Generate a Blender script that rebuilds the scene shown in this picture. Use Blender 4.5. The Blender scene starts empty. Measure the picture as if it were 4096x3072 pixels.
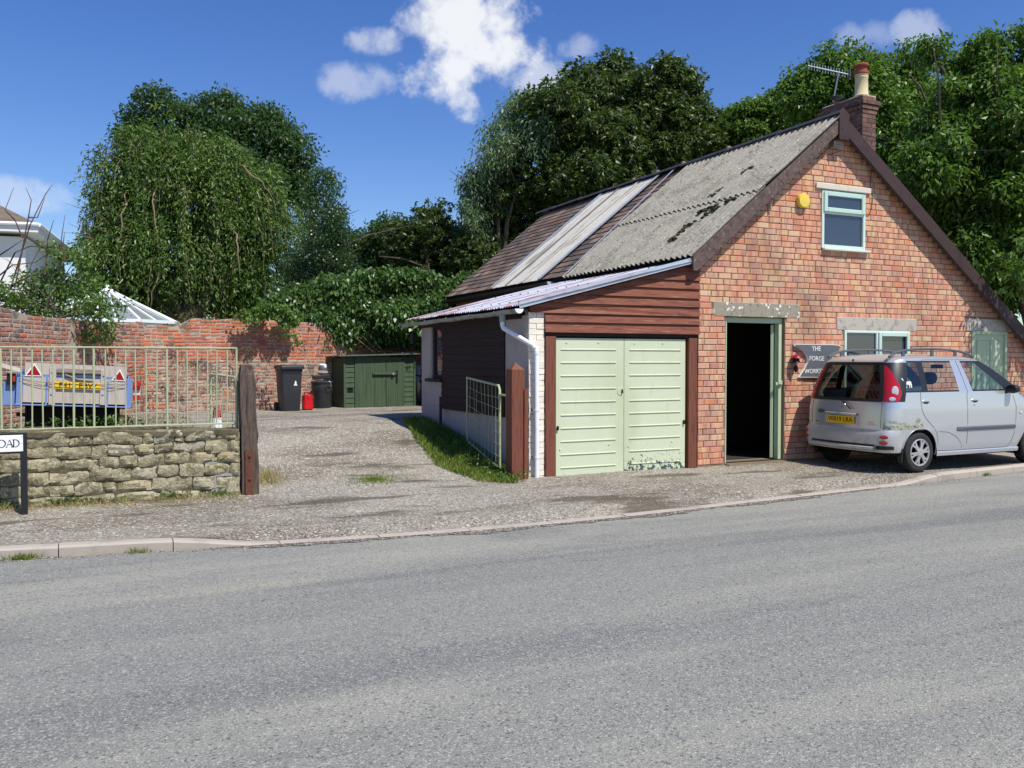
import bpy, bmesh, math, random
import numpy as np
from mathutils import Vector, Matrix
random.seed(7); RNG = np.random.default_rng(7)
SC = bpy.context.scene
COL = SC.collection
R = math.radians
# ---------------------------------------------------------------- camera
F, CX, CY, HZ, ZC = 3500.0, 2048.0, 1536.0, 1440.0, 1.6      # photo pixels (4096 wide)
YAW = math.atan((2048 - 381) / F); PITCH = math.atan((CY - HZ) / F)
cam = bpy.data.cameras.new('camera'); cam_o = bpy.data.objects.new('camera', cam); COL.objects.link(cam_o)
cam.sensor_width = 36; cam.lens = 36 * F / 4096; cam.clip_start = .05; cam.clip_end = 2000
cam_o.location = (0, 0, ZC); cam_o.rotation_euler = (R(90) - PITCH, 0, -YAW)
SC.camera = cam_o
# ---------------------------------------------------------------- exposure
SC.view_settings.view_transform = 'Standard'; SC.view_settings.look = 'None'
SC.view_settings.exposure = 0.12; SC.view_settings.gamma = 1
SC.cycles.use_denoising = True
SC.cycles.max_bounces = 6; SC.cycles.transparent_max_bounces = 12
# pixel -> place (the ray of a photo pixel met with a known plane or a known depth)
_f = Vector((math.sin(YAW) * math.cos(PITCH), math.cos(YAW) * math.cos(PITCH), -math.sin(PITCH)))
_r = Vector((math.cos(YAW), -math.sin(YAW), 0)); _u = _r.cross(_f); _c = Vector((0, 0, ZC))
def ray(x, y): return _f + _r * ((x - CX) / F) - _u * ((y - CY) / F)
def oz(x, y, z=0): d = ray(x, y); return _c + d * ((z - ZC) / d.z)
def oy(x, y, Y): d = ray(x, y); return _c + d * (Y / d.y)
def ox(x, y, X): d = ray(x, y); return _c + d * (X / d.x)
def at(x, y, D): return _c + ray(x, y) * D
def onpl(x, y, P, n): d = ray(x, y); return _c + d * ((P - _c).dot(n) / d.dot(n))
# ---------------------------------------------------------------- sun + sky
SAZ, SEL = R(20), R(57)
S = Vector((math.sin(SAZ) * math.cos(SEL), -math.cos(SAZ) * math.cos(SEL), math.sin(SEL)))
sun = bpy.data.lights.new('sun', 'SUN'); sun.energy = 5.0; sun.angle = R(.53); sun.color = (1, .965, .87)
sun_o = bpy.data.objects.new('sun', sun); COL.objects.link(sun_o)
sun_o.rotation_euler = S.to_track_quat('Z', 'Y').to_euler(); sun_o.location = (5, -10, 20)
W = bpy.data.worlds.new('World'); SC.world = W; W.use_nodes = True

def nd(nt, typ, ins=None, **props):
    n = nt.nodes.new('ShaderNode' + typ)
    for k, v in props.items(): setattr(n, k, v)
    for k, v in (ins or {}).items():
        s = n.inputs[k]
        if isinstance(v, bpy.types.NodeSocket): nt.links.new(v, s)
        else:
            if hasattr(s.default_value, '__len__') and not hasattr(v, '__len__'): v = (v, v, v)
            if hasattr(v, '__len__') and len(v) == 3 and s.type == 'RGBA': v = (*v, 1)
            s.default_value = v
    return n
def math_(nt, op, a, b=0, clamp=False): return nd(nt, 'Math', {0: a, 1: b}, operation=op, use_clamp=clamp).outputs[0]
def mixc(nt, f, a, b, blend='MIX'):
    n = nd(nt, 'MixRGB', {0: f, 1: a, 2: b}, blend_type=blend); return n.outputs[0]
def mrange(nt, v, lo, hi, a=0, b=1, smooth=True):
    n = nd(nt, 'MapRange', {0: v, 1: lo, 2: hi, 3: a, 4: b}); n.interpolation_type = 'SMOOTHSTEP' if smooth else 'LINEAR'; return n.outputs[0]

def build_world():
    nt = W.node_tree; nt.nodes.clear()
    sky = nd(nt, 'TexSky', sky_type='NISHITA'); sky.sun_disc = False
    sky.sun_elevation = SEL; sky.sun_rotation = math.atan2(S.x, S.y)
    sky.altitude = 100; sky.air_density = 1.0; sky.dust_density = .35; sky.ozone_density = 3.2
    tc = nd(nt, 'TexCoord'); d = tc.outputs['Generated']
    hsv = nd(nt, 'HueSaturation', {'Hue': .516, 'Saturation': 1.28, 'Value': 1.1, 'Color': sky.outputs[0]}).outputs[0]
    # small fair-weather clouds at their own places in the sky
    nz = nd(nt, 'TexNoise', {'Vector': d, 'Scale': 9.0, 'Detail': 7.0, 'Roughness': .62}).outputs[0]
    nz2 = nd(nt, 'TexNoise', {'Vector': d, 'Scale': 27.0, 'Detail': 5.0, 'Roughness': .6}).outputs[0]
    tot = None
    for (x, y, rx, ry, k) in [(1900, 110, 250, 150, 1), (1820, 290, 190, 110, 1), (2000, 200, 200, 120, 1), (1860, 410, 75, 80, .85), (2140, 320, 170, 90, .6), (1500, 165, 130, 50, .55), (1410, 320, 150, 70, .42),
                              (1700, 110, 90, 60, .6), (3660, 125, 90, 55, .42), (3470, 150, 110, 50, .25), (60, 790, 200, 60, .4), (2300, 190, 90, 45, .35)]:
        c = ray(x, y).normalized(); r = _r - c * _r.dot(c); r.normalize(); u = r.cross(c)
        a = nd(nt, 'VectorMath', {0: d, 1: tuple(r * (F / rx))}, operation='DOT_PRODUCT').outputs['Value']
        b = nd(nt, 'VectorMath', {0: d, 1: tuple(u * (F / ry))}, operation='DOT_PRODUCT').outputs['Value']
        fr = nd(nt, 'VectorMath', {0: d, 1: tuple(c)}, operation='DOT_PRODUCT').outputs['Value']
        q = math_(nt, 'ADD', math_(nt, 'MULTIPLY', a, a), math_(nt, 'MULTIPLY', b, b))
        m = math_(nt, 'SUBTRACT', 1, q)
        m = math_(nt, 'ADD', m, math_(nt, 'MULTIPLY', math_(nt, 'SUBTRACT', nz, .5), 3.6))
        m = math_(nt, 'ADD', m, math_(nt, 'MULTIPLY', math_(nt, 'SUBTRACT', nz2, .5), 3.2))
        m = mrange(nt, m, -.35, 1.05, 0, k)
        m = math_(nt, 'MULTIPLY', m, math_(nt, 'GREATER_THAN', fr, .5))
        tot = m if tot is None else math_(nt, 'MAXIMUM', tot, m)
    col = mixc(nt, math_(nt, 'MULTIPLY', tot, .92), hsv, (7.4, 7.5, 7.7))
    bg = nd(nt, 'Background', {'Color': col, 'Strength': .118})
    out = nd(nt, 'OutputWorld', {'Surface': bg.outputs[0]})
build_world()

# ---------------------------------------------------------------- materials
def c(r, g, b):
    f = lambda v: (v / 255 / 12.92) if v <= 10.3 else ((v / 255 + .055) / 1.055) ** 2.4
    return (f(r), f(g), f(b))
MATS = {}
def PM(name, base, rough=.75, jit=None, layers=(), bump=(), metal=0.0, spec=.35, trans=0, coat=0, alpha=None, val=None):
    """jit: ('obj'|'isl', [colours]); layers: (colour, scale, lo, hi, stretch, amount[, kind]); bump: (scale, strength, stretch, kind)"""
    m = bpy.data.materials.new(name); m.use_nodes = True; nt = m.node_tree; nt.nodes.clear(); MATS[name] = m
    pos = nd(nt, 'NewGeometry').outputs['Position']
    rnd = None
    if jit:
        rnd = nd(nt, 'ObjectInfo').outputs['Random'] if jit[0] == 'obj' else nd(nt, 'NewGeometry').outputs['Random Per Island']
        cr = nd(nt, 'ValToRGB', {0: rnd}); el = cr.color_ramp; el.interpolation = jit[2] if len(jit) > 2 else 'LINEAR'
        cs = jit[1]
        while len(el.elements) < len(cs): el.elements.new(.5)
        for i, cc in enumerate(cs): el.elements[i].position = i / max(1, len(cs) - (1 if el.interpolation == 'LINEAR' else 0)); el.elements[i].color = (*cc, 1)
        col = cr.outputs[0]
    else: col = nd(nt, 'RGB').outputs[0]; col.default_value = (*base, 1)
    def tex(scale, st, kind, off=0):
        mp = nd(nt, 'Mapping', {'Vector': pos, 'Scale': tuple(scale * s for s in st), 'Location': (off, off * 1.7, off * .6)}).outputs[0]
        if rnd is not None and kind.endswith('+'):
            mp = nd(nt, 'VectorMath', {0: mp, 1: nd(nt, 'CombineXYZ', {0: math_(nt, 'MULTIPLY', rnd, 97), 1: math_(nt, 'MULTIPLY', rnd, 53)}).outputs[0]}, operation='ADD').outputs[0]
        kind = kind.rstrip('+')
        if kind.startswith('low'):                                    # wear that gathers low down: noise minus height
            z0, k = (float(q) for q in kind[3:].split('/')); z = nd(nt, 'SeparateXYZ', {0: pos}).outputs[2]
            return math_(nt, 'SUBTRACT', nd(nt, 'TexNoise', {'Vector': mp, 'Scale': 1.0, 'Detail': 4.0, 'Roughness': .6}).outputs[0], math_(nt, 'MULTIPLY', math_(nt, 'SUBTRACT', z, z0), k))
        if kind == 'noise': return nd(nt, 'TexNoise', {'Vector': mp, 'Scale': 1.0, 'Detail': 4.0, 'Roughness': .6}).outputs[0]
        if kind == 'fine': return nd(nt, 'TexNoise', {'Vector': mp, 'Scale': 1.0, 'Detail': 1.0, 'Roughness': .5}).outputs[0]
        if kind == 'cell': return nd(nt, 'TexVoronoi', {'Vector': mp, 'Scale': 1.0}).outputs['Distance']
        if kind == 'cellc': 
            v = nd(nt, 'TexVoronoi', {'Vector': mp, 'Scale': 1.0}).outputs['Color']; return nd(nt, 'SeparateColor', {0: v}).outputs[0]
        if kind == 'wave': return nd(nt, 'TexWave', {'Vector': mp, 'Scale': 1.0, 'Distortion': 6.0, 'Detail': 3.0}).outputs[1]
    for i, l in enumerate(layers):
        colr, sc, lo, hi, st, amt = l[:6]; kind = l[6] if len(l) > 6 else 'noise'
        v = tex(sc, st, kind, i * 3.1 + 1)
        if len(l) > 7:                                                  # gate the layer with a second, broader noise
            g = tex(l[7], (1, 1, 1), 'noise', i * 5.3 + 2); v = math_(nt, 'MULTIPLY', mrange(nt, v, lo, hi) if lo < hi else mrange(nt, v, hi, lo, 1, 0), mrange(nt, g, l[8], l[9])); f = math_(nt, 'MULTIPLY', v, amt)
        else: f = math_(nt, 'MULTIPLY', mrange(nt, v, lo, hi) if lo < hi else mrange(nt, v, hi, lo, 1, 0), amt)
        col = mixc(nt, f, col, colr)
    p = nd(nt, 'BsdfPrincipled', {'Base Color': col, 'Roughness': rough, 'Metallic': metal, 'Specular IOR Level': spec})
    if coat: p.inputs['Coat Weight'].default_value = coat; p.inputs['Coat Roughness'].default_value = .05
    h = None
    for b in bump:
        v = math_(nt, 'MULTIPLY', tex(b[0], b[2] if len(b) > 2 else (1, 1, 1), b[3] if len(b) > 3 else 'noise', 9), b[1])
        h = v if h is None else math_(nt, 'ADD', h, v)
    if h is not None:
        bn = nd(nt, 'Bump', {'Height': h, 'Strength': 1.0, 'Distance': 1.0}); nt.links.new(bn.outputs[0], p.inputs['Normal'])
    sh = p.outputs[0]
    if trans:
        t = nd(nt, 'BsdfTranslucent', {'Color': mixc(nt, .5, col, (.25, .5, .05), 'MIX')}); sh = nd(nt, 'MixShader', {0: trans, 1: sh, 2: t.outputs[0]}).outputs[0]
    if alpha is not None:
        t = nd(nt, 'BsdfTransparent', {'Color': (*alpha[1], 1)}); sh = nd(nt, 'MixShader', {0: alpha[0], 1: sh, 2: t.outputs[0]}).outputs[0]
    nd(nt, 'OutputMaterial', {'Surface': sh})
    return m
def GLASS(name, tint, refl=.12, mixd=.0, dcol=(.1, .12, .15)):
    m = bpy.data.materials.new(name); m.use_nodes = True; nt = m.node_tree; nt.nodes.clear(); MATS[name] = m
    t = nd(nt, 'BsdfTransparent', {'Color': (*tint, 1)}).outputs[0]
    if mixd: t = nd(nt, 'MixShader', {0: mixd, 1: t, 2: nd(nt, 'BsdfDiffuse', {'Color': (*dcol, 1)}).outputs[0]}).outputs[0]
    g = nd(nt, 'BsdfGlossy', {'Color': (1, 1, 1, 1), 'Roughness': .02}).outputs[0]
    fc = nd(nt, 'LayerWeight', {'Blend': .5}).outputs['Facing']
    f = math_(nt, 'ADD', math_(nt, 'MULTIPLY', math_(nt, 'POWER', fc, 5), .8), refl, True)
    nd(nt, 'OutputMaterial', {'Surface': nd(nt, 'MixShader', {0: f, 1: t, 2: g}).outputs[0]}); return m

X1 = (1, 1, 1)
BR = [c(204, 144, 118), c(198, 130, 106), c(206, 154, 126), c(192, 138, 120), c(204, 128, 94), c(208, 176, 144), c(176, 132, 118), c(210, 152, 130), c(200, 132, 106), c(202, 160, 130), c(190, 142, 122)]
for k in ('obj', 'isl'):
    PM('gable_brick_' + k, None, .85, (k, BR), [(c(210, 176, 126), 13, .52, .60, (1, 1, .03), .55, 'fine+'), (c(150, 108, 98), 10, .55, .65, (1, 1, .03), .5, 'fine+'), (c(190, 120, 96), 20, .6, .7, (1, 1, .05), .5, 'fine+'), (c(104, 86, 74), .8, .52, .74, (1, 1, .6), .45), (c(226, 206, 184), 60, .64, .76, X1, .45), (c(120, 96, 84), 30, .66, .8, X1, .5)], [(140, .0012)])
    PM('old_brick_' + k, None, .9, (k, [c(190, 108, 78), c(200, 112, 80), c(172, 104, 86), c(208, 118, 80), c(160, 98, 84), c(192, 122, 98), c(202, 106, 70), c(150, 104, 92)]),
       [(c(150, 128, 116), 2.2, .54, .7, (1, 1, 1.6), .6), (c(104, 92, 84), 14, .58, .74, X1, .5), (c(206, 188, 170), 40, .62, .74, X1, .6), (c(92, 100, 58), 1.4, .62, .8, X1, .45)], [(60, .004), (190, .0015)])
    PM('grey_brick_' + k, None, .9, (k, [c(150, 112, 100), c(118, 94, 88), c(172, 110, 90), c(142, 124, 112), c(186, 104, 74), c(104, 88, 84), c(176, 146, 130), c(160, 100, 84), c(190, 164, 146)]),
       [(c(190, 178, 162), 9, .5, .64, (1, 1, 1.4), .6), (c(206, 196, 182), 34, .56, .7, X1, .6), (c(84, 78, 70), 7, .6, .75, X1, .5), (c(96, 104, 62), 1.7, .58, .8, X1, .5)], [(60, .004), (190, .0015)])
    PM('slate_' + k, None, .85, (k, [c(108, 94, 84), c(126, 104, 92), c(92, 84, 80), c(138, 116, 102), c(100, 88, 80), c(82, 80, 80), c(150, 130, 114), c(116, 84, 72)]),
       [(c(140, 130, 118), 6, .58, .78, (1, 3, 1), .5), (c(98, 72, 50), 1.0, .48, .7, X1, .7), (c(60, 56, 52), 18, .6, .8, X1, .5), (c(160, 156, 146), 50, .68, .78, X1, .5)], [(40, .004, (1, 4, 1))], spec=.2)
PM('mortar', c(134, 114, 94), .95, layers=[(c(110, 98, 84), 5, .45, .7, X1, .7), (c(188, 176, 158), 40, .6, .8, X1, .6)], bump=[(160, .003)])
PM('old_mortar', c(180, 166, 148), .95, layers=[(c(96, 84, 72), 4, .45, .65, X1, .8), (c(196, 184, 166), 30, .6, .8, X1, .7)], bump=[(70, .01)])
PM('white_brick', c(226, 218, 202), .7, layers=[(c(196, 176, 152), 9, .6, .78, X1, .6), (c(178, 110, 80), 14, .72, .8, X1, .8), (c(160, 150, 138), 2, .58, .8, (1, 1, .4), .35)], bump=[(70, .003)])
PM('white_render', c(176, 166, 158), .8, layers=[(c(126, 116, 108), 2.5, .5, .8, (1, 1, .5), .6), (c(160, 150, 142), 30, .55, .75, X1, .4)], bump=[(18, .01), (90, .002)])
PM('stone', None, .95, ('obj', [c(158, 148, 120), c(172, 162, 134), c(144, 138, 112), c(164, 152, 120), c(152, 146, 126), c(180, 170, 144)]),
   [(c(108, 104, 76), 9, .46, .62, X1, .8), (c(200, 192, 164), 26, .54, .66, X1, .7), (c(72, 70, 56), 40, .57, .68, X1, .75), (c(196, 158, 58), 7, .66, .74, X1, .75, 'noise', 1.1, .5, .62), (c(222, 218, 204), 120, .68, .76, X1, .6)], [(14, .022), (50, .014), (160, .005)])
PM('stone_core', c(100, 91, 70), .95, layers=[(c(70, 62, 48), 6, .4, .65, X1, .7), (c(128, 116, 90), 20, .6, .8, X1, .5)], bump=[(20, .02)])
PM('quoin_mortar', c(150, 150, 146), .9, layers=[(c(112, 110, 104), 12, .5, .7, X1, .6)], bump=[(60, .004)])
PM('kerb', c(172, 161, 149), .9, layers=[(c(136, 126, 116), 3, .5, .7, X1, .6), (c(190, 184, 168), 60, .58, .74, X1, .5), (c(112, 106, 96), 40, .64, .76, X1, .5)], bump=[(120, .003)])
PM('concrete', c(176, 168, 156), .95, layers=[(c(110, 106, 98), 10, .5, .7, X1, .6), (c(186, 178, 166), 60, .58, .74, X1, .6), (c(84, 82, 74), 90, .64, .76, X1, .5)], bump=[(90, .006)])
PM('lichen_concrete', c(150, 142, 126), .95, layers=[(c(96, 92, 80), 14, .5, .7, X1, .7), (c(168, 158, 140), 70, .58, .74, X1, .6), (c(232, 228, 216), 13, .34, .24, X1, .95, 'cell', 2.6, .42, .52)], bump=[(80, .007)])
PM('red_wood', c(126, 72, 50), .62, layers=[(c(70, 34, 26), 3, .45, .7, (1, 1, 9), .7), (c(118, 64, 46), 9, .5, .75, (.5, 1, 12), .6), (c(184, 150, 120), 8, .61, .70, (.3, 1, 13), .75)], bump=[(9, .004, (.4, 1, 12))])
PM('red_post', c(118, 70, 52), .62, layers=[(c(72, 36, 28), 6, .45, .7, (9, 9, .5), .7), (c(130, 72, 52), 10, .52, .75, (10, 10, .5), .55), (c(190, 156, 122), 2.0, .68, .86, (8, 8, .7), .8)], bump=[(12, .004, (9, 9, .4))])
PM('dark_boards', c(52, 36, 30), .8, layers=[(c(34, 24, 22), 5, .4, .7, (1, .3, 8), .7), (c(78, 56, 46), 16, .6, .8, (1, .3, 6), .5)], bump=[(12, .004, (1, .4, 10))])
PM('barge_wood', c(96, 80, 74), .85, layers=[(c(70, 56, 52), 8, .42, .66, (1, 1, 1), .7), (c(150, 138, 130), 30, .56, .7, (1, 1, .6), .75), (c(56, 46, 44), 40, .62, .75, X1, .6)], bump=[(40, .005)])
PM('barge_dark', c(64, 46, 44), .6, layers=[(c(48, 34, 34), 6, .45, .7, X1, .6), (c(88, 68, 64), 20, .62, .8, X1, .4)], bump=[(40, .003)])
PM('old_post', c(98, 84, 74), .9, layers=[(c(58, 44, 38), 9, .42, .66, (6, 6, .5), .8), (c(124, 104, 94), 16, .55, .72, (8, 8, .4), .6), (c(206, 196, 188), 12, .7, .76, (6, 6, .8), .8)], bump=[(14, .012, (8, 8, .4)), (60, .003)])
PM('rust', c(96, 60, 46), .85, layers=[(c(64, 40, 34), 12, .45, .7, X1, .7), (c(132, 84, 58), 20, .58, .75, X1, .6)], bump=[(50, .003)])
PM('garage_paint', c(198, 205, 175), .5, layers=[(c(180, 188, 152), 1.2, .46, .7, (1, 1, .5), .6), (c(166, 166, 132), 9, .6, .78, (1, 1, .35), .4), (c(150, 146, 116), 5, .52, .7, (1, 1, .6), .5, 'low.0/.6'), (c(92, 100, 88), 70, .7, .73, X1, .7)], bump=[(18, .0012)], spec=.5)
PM('chipped_paint', c(198, 205, 175), .5, layers=[(c(180, 188, 152), 1.2, .46, .7, (1, 1, .5), .6), (c(166, 166, 132), 9, .6, .78, (1, 1, .35), .4), (c(150, 146, 116), 5, .52, .7, (1, 1, .6), .5, 'low.0/.6'), (c(92, 100, 88), 70, .7, .73, X1, .7), (c(58, 84, 82), 15, .575, .59, (1, 1, 1), 1, 'low.16/.55'), (c(52, 66, 62), 48, .66, .675, X1, .9, 'low.3/.3')], bump=[(18, .0012)], spec=.5)
PM('sage_paint', c(176, 190, 156), .5, layers=[(c(150, 164, 132), 5, .55, .8, X1, .5), (c(112, 96, 76), 40, .7, .78, X1, .6)], bump=[(60, .001)])
PM('rail_paint', c(172, 178, 140), .55, layers=[(c(190, 198, 160), 30, .52, .75, X1, .5), (c(120, 96, 66), 50, .68, .76, X1, .7)], bump=[(90, .001)])
PM('upvc', c(200, 214, 202), .35, layers=[(c(170, 192, 178), 6, .6, .8, X1, .3)], spec=.5)
PM('upvc_teal', c(184, 208, 194), .35, spec=.5)
PM('white_pvc', c(226, 228, 232), .4, layers=[(c(176, 176, 172), 6, .6, .8, (1, 1, .5), .4)], spec=.5)
PM('grey_gutter', c(150, 150, 150), .5, layers=[(c(92, 92, 90), 5, .45, .7, X1, .7)], spec=.4)
PM('black_gutter', c(36, 38, 42), .5, spec=.4)
PM('iron_roof', c(196, 202, 212), .5, layers=[(c(172, 178, 190), 4, .5, .75, X1, .5), (c(142, 70, 56), 1.5, .525, .565, (.3, 3.2, .3), .9), (c(170, 130, 122), 3.0, .57, .64, (.22, 4, .22), .5), (c(120, 124, 128), 60, .7, .78, X1, .5)], bump=[(60, .001)], spec=.5, metal=.1)
PM('asbestos', c(150, 145, 133), .95, layers=[(c(118, 113, 102), 2.4, .46, .66, X1, .7), (c(190, 183, 168), 26, .55, .66, X1, .7), (c(82, 78, 68), 17, .585, .66, X1, .8), (c(70, 64, 44), 4, .6, .7, (1, 1, 1), .75, 'noise', .7, .5, .62), (c(222, 220, 206), 60, .72, .77, X1, .85)], bump=[(60, .006), (14, .01)])
PM('moss', c(62, 58, 34), .95, layers=[(c(36, 36, 22), 20, .45, .7, X1, .7), (c(104, 92, 52), 40, .6, .75, X1, .6)], bump=[(70, .01)])
PM('ridge_tile', c(58, 58, 62), .6, layers=[(c(84, 82, 82), 6, .5, .75, X1, .6), (c(136, 128, 116), 30, .68, .76, X1, .6)], bump=[(50, .003)])
PM('lead', c(186, 192, 200), .4, layers=[(c(140, 146, 154), 5, .5, .75, X1, .6)], metal=.3)
PM('old_white_wood', c(206, 198, 182), .7, layers=[(c(160, 150, 134), 7, .5, .7, X1, .5)])
PM('polycarb', c(226, 222, 214), .35, layers=[(c(150, 138, 122), 1.3, .5, .66, (1, 3, 1), .7), (c(244, 244, 242), 3, .52, .7, (.6, 5, .6), .7)], spec=.5, alpha=(.5, (.92, .9, .86)))
PM('shed_green', c(70, 86, 64), .75, layers=[(c(50, 66, 48), 3, .45, .7, (4, 4, .4), .7), (c(90, 112, 84), 14, .58, .76, (6, 6, .5), .5), (c(176, 176, 156), 60, .71, .77, X1, .5)], bump=[(16, .004, (6, 6, .4))])
PM('shed_felt', c(94, 104, 84), .9, layers=[(c(70, 82, 62), 6, .5, .7, X1, .6), (c(124, 128, 108), 40, .6, .75, X1, .5)], bump=[(60, .004)])
PM('black_plastic', c(48, 50, 54), .5, layers=[(c(66, 68, 70), 4, .5, .75, X1, .4), (c(120, 116, 108), 50, .72, .78, X1, .4)], spec=.4)
PM('dull_plastic', c(58, 56, 56), .7, layers=[(c(78, 74, 72), 6, .5, .75, X1, .5)])
PM('red_plastic', c(196, 24, 30), .4, spec=.5)
PM('white_plastic', c(224, 222, 218), .5)
PM('rubber', c(44, 43, 42), .85, layers=[(c(76, 70, 62), 10, .5, .75, X1, .5)], bump=[(60, .001)])
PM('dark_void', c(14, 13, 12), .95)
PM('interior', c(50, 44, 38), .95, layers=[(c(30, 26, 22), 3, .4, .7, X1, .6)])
PM('paint_silver', c(196, 198, 200), .26, layers=[(c(186, 189, 196), .9, .5, .8, X1, .3), (c(150, 146, 138), 3, .62, .85, X1, .2)], metal=.5, spec=.5, coat=.5)
PM('paint_worn', c(196, 198, 200), .26, layers=[(c(150, 148, 112), 8, .5, .56, (1, 1, 1.4), .85, 'low.70/1.9'), (c(104, 104, 66), 13, .54, .6, X1, .8, 'low.68/2.2'), (c(196, 192, 178), 20, .56, .6, X1, .7, 'low.72/1.6')], metal=.5, coat=.5)
PM('bumper_silver', c(190, 190, 188), .4, layers=[(c(130, 126, 112), 5, .52, .75, X1, .5)], metal=.35, coat=.2)
PM('trim_black', c(28, 29, 32), .45, spec=.5)
PM('trim_grey', c(84, 88, 94), .55)
PM('wheel_silver', c(176, 176, 176), .35, metal=.4, layers=[(c(120, 114, 104), 12, .55, .8, X1, .4)])
PM('lamp_red', c(176, 18, 24), .15, spec=.6, coat=.6); PM('lamp_clear', c(206, 206, 208), .15, spec=.6, coat=.6)
PM('dark_red', c(150, 16, 26), .4)
PM('seat_cloth', c(58, 66, 88), .9)
PM('plate_yellow', c(232, 184, 30), .5); PM('plate_yellow2', c(238, 190, 20), .5)
PM('ink', c(22, 22, 22), .6); PM('chrome', c(200, 200, 204), .18, metal=.9)
PM('white_paint', c(232, 232, 226), .6, layers=[(c(204, 202, 194), 20, .6, .8, X1, .4)])
PM('sign_white', c(236, 236, 238), .4); PM('sign_black', c(28, 28, 34), .45, spec=.5)
PM('board_grey', c(92, 96, 102), .75, layers=[(c(76, 80, 86), 8, .5, .75, X1, .5), (c(130, 132, 134), 60, .68, .77, X1, .4)], bump=[(80, .001)])
PM('alarm_yellow', c(226, 196, 76), .45, spec=.5)
PM('trailer_blue', c(112, 136, 186), .6, layers=[(c(80, 110, 176), 5, .5, .75, X1, .5), (c(120, 84, 62), 22, .66, .72, X1, .8), (c(176, 190, 214), 30, .64, .76, X1, .6)], bump=[(60, .002)])
PM('plywood', c(186, 174, 164), .9, layers=[(c(156, 142, 134), 4, .45, .7, (5, 5, .6), .6), (c(190, 178, 168), 14, .55, .75, (9, 9, .6), .6), (c(226, 222, 216), 30, .68, .74, (1, 1, .4), .7), (c(112, 138, 190), 20, .7, .76, (2, 2, .7), .8)], bump=[(20, .003, (6, 6, .5))])
PM('weathered_wood', c(150, 138, 126), .9, layers=[(c(104, 92, 84), 20, .48, .7, (.5, .5, 9), .8), (c(186, 178, 168), 30, .58, .75, (.5, .5, 12), .6)], bump=[(30, .006, (.4, .4, 10))])
PM('tarmac', c(118, 118, 118), .9)
PM('pot_cream', c(206, 190, 150), .8, layers=[(c(170, 150, 112), 6, .5, .75, X1, .5)], bump=[(60, .002)])
PM('terracotta', c(150, 82, 62), .85, layers=[(c(96, 60, 50), 10, .5, .75, X1, .6)])
PM('chimney_brick', None, .95, ('obj', [c(100, 76, 68), c(116, 84, 74), c(88, 70, 66), c(132, 92, 78), c(108, 92, 82)]), [(c(120, 116, 96), 14, .52, .7, X1, .7), (c(70, 62, 54), 5, .5, .7, X1, .5)], [(60, .004)])
PM('house_white', c(228, 226, 222), .8, layers=[(c(200, 196, 190), 1.5, .5, .8, X1, .5)])
PM('house_roof', c(112, 100, 88), .9, layers=[(c(86, 76, 68), 3, .45, .7, X1, .7), (c(140, 132, 112), 14, .58, .75, X1, .6)], bump=[(14, .02)])
PM('conserv_white', c(232, 234, 236), .4, spec=.5)
GLASS('conserv_pane', (.62, .66, .66), .16, .45, (.5, .55, .55))
GLASS('car_glass', (.78, .84, .82), .06); GLASS('car_glass_dark', (.3, .33, .33), .09)
GLASS('window_glass', (.2, .22, .26), .10, .7, (.045, .055, .085))
PM('frosted', c(176, 180, 196), .3, layers=[(c(120, 126, 150), 40, .5, .6, X1, .7), (c(224, 226, 236), 70, .6, .7, X1, .8)], bump=[(60, .004)], spec=.5)
PM('bark', c(96, 84, 70), .95, layers=[(c(60, 52, 44), 6, .45, .7, (5, 5, .7), .8)], bump=[(10, .02, (5, 5, .6))])
PM('twig', c(132, 112, 92), .9); PM('pale_twig', c(176, 160, 132), .9); PM('dark_twig', c(84, 66, 58), .9)
def leafmat(name, cols, trans=.3, rough=.45, spec=.4): return PM(name, None, rough, ('isl', cols), trans=trans, spec=spec, layers=[(tuple(v * .62 for v in cols[0]), .9, .45, .7, X1, .5)])
leafmat('leaf_ash', [c(78, 106, 46), c(104, 130, 58), c(64, 94, 44), c(128, 144, 74), c(88, 116, 52), c(56, 82, 40)], .25)
leafmat('leaf_dark', [c(54, 78, 48), c(66, 92, 52), c(46, 70, 44), c(78, 100, 58)], .22)
leafmat('leaf_chestnut', [c(56, 74, 36), c(72, 92, 42), c(46, 64, 34), c(96, 106, 52), c(64, 84, 40), c(78, 82, 42)], .18)
leafmat('leaf_blue', [c(98, 120, 84), c(116, 136, 96), c(84, 108, 78), c(130, 146, 106)], .25)
leafmat('leaf_holly', [c(44, 68, 36), c(58, 84, 42), c(38, 60, 34)], .1, .36, .5)
leafmat('leaf_ivy', [c(58, 88, 38), c(80, 112, 48), c(44, 70, 32), c(104, 132, 66), c(68, 100, 44)], .18, .4, .5)
leafmat('leaf_bright', [c(76, 106, 38), c(94, 126, 44), c(64, 94, 36), c(116, 142, 56), c(84, 116, 42), c(56, 80, 34)], .3)
leafmat('leaf_shrub', [c(84, 116, 48), c(104, 132, 60), c(70, 100, 44), c(130, 146, 84)], .3)
leafmat('grass', [c(104, 128, 48), c(126, 142, 58), c(88, 112, 42), c(150, 150, 80)], .25, .6, .25)
leafmat('dry_grass', [c(176, 156, 108), c(150, 130, 88), c(196, 180, 134), c(130, 116, 80)], .2, .8, .2)
leafmat('dry_weed', [c(134, 108, 78), c(112, 92, 68), c(120, 118, 72), c(150, 126, 90)], .2, .8, .2)

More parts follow.
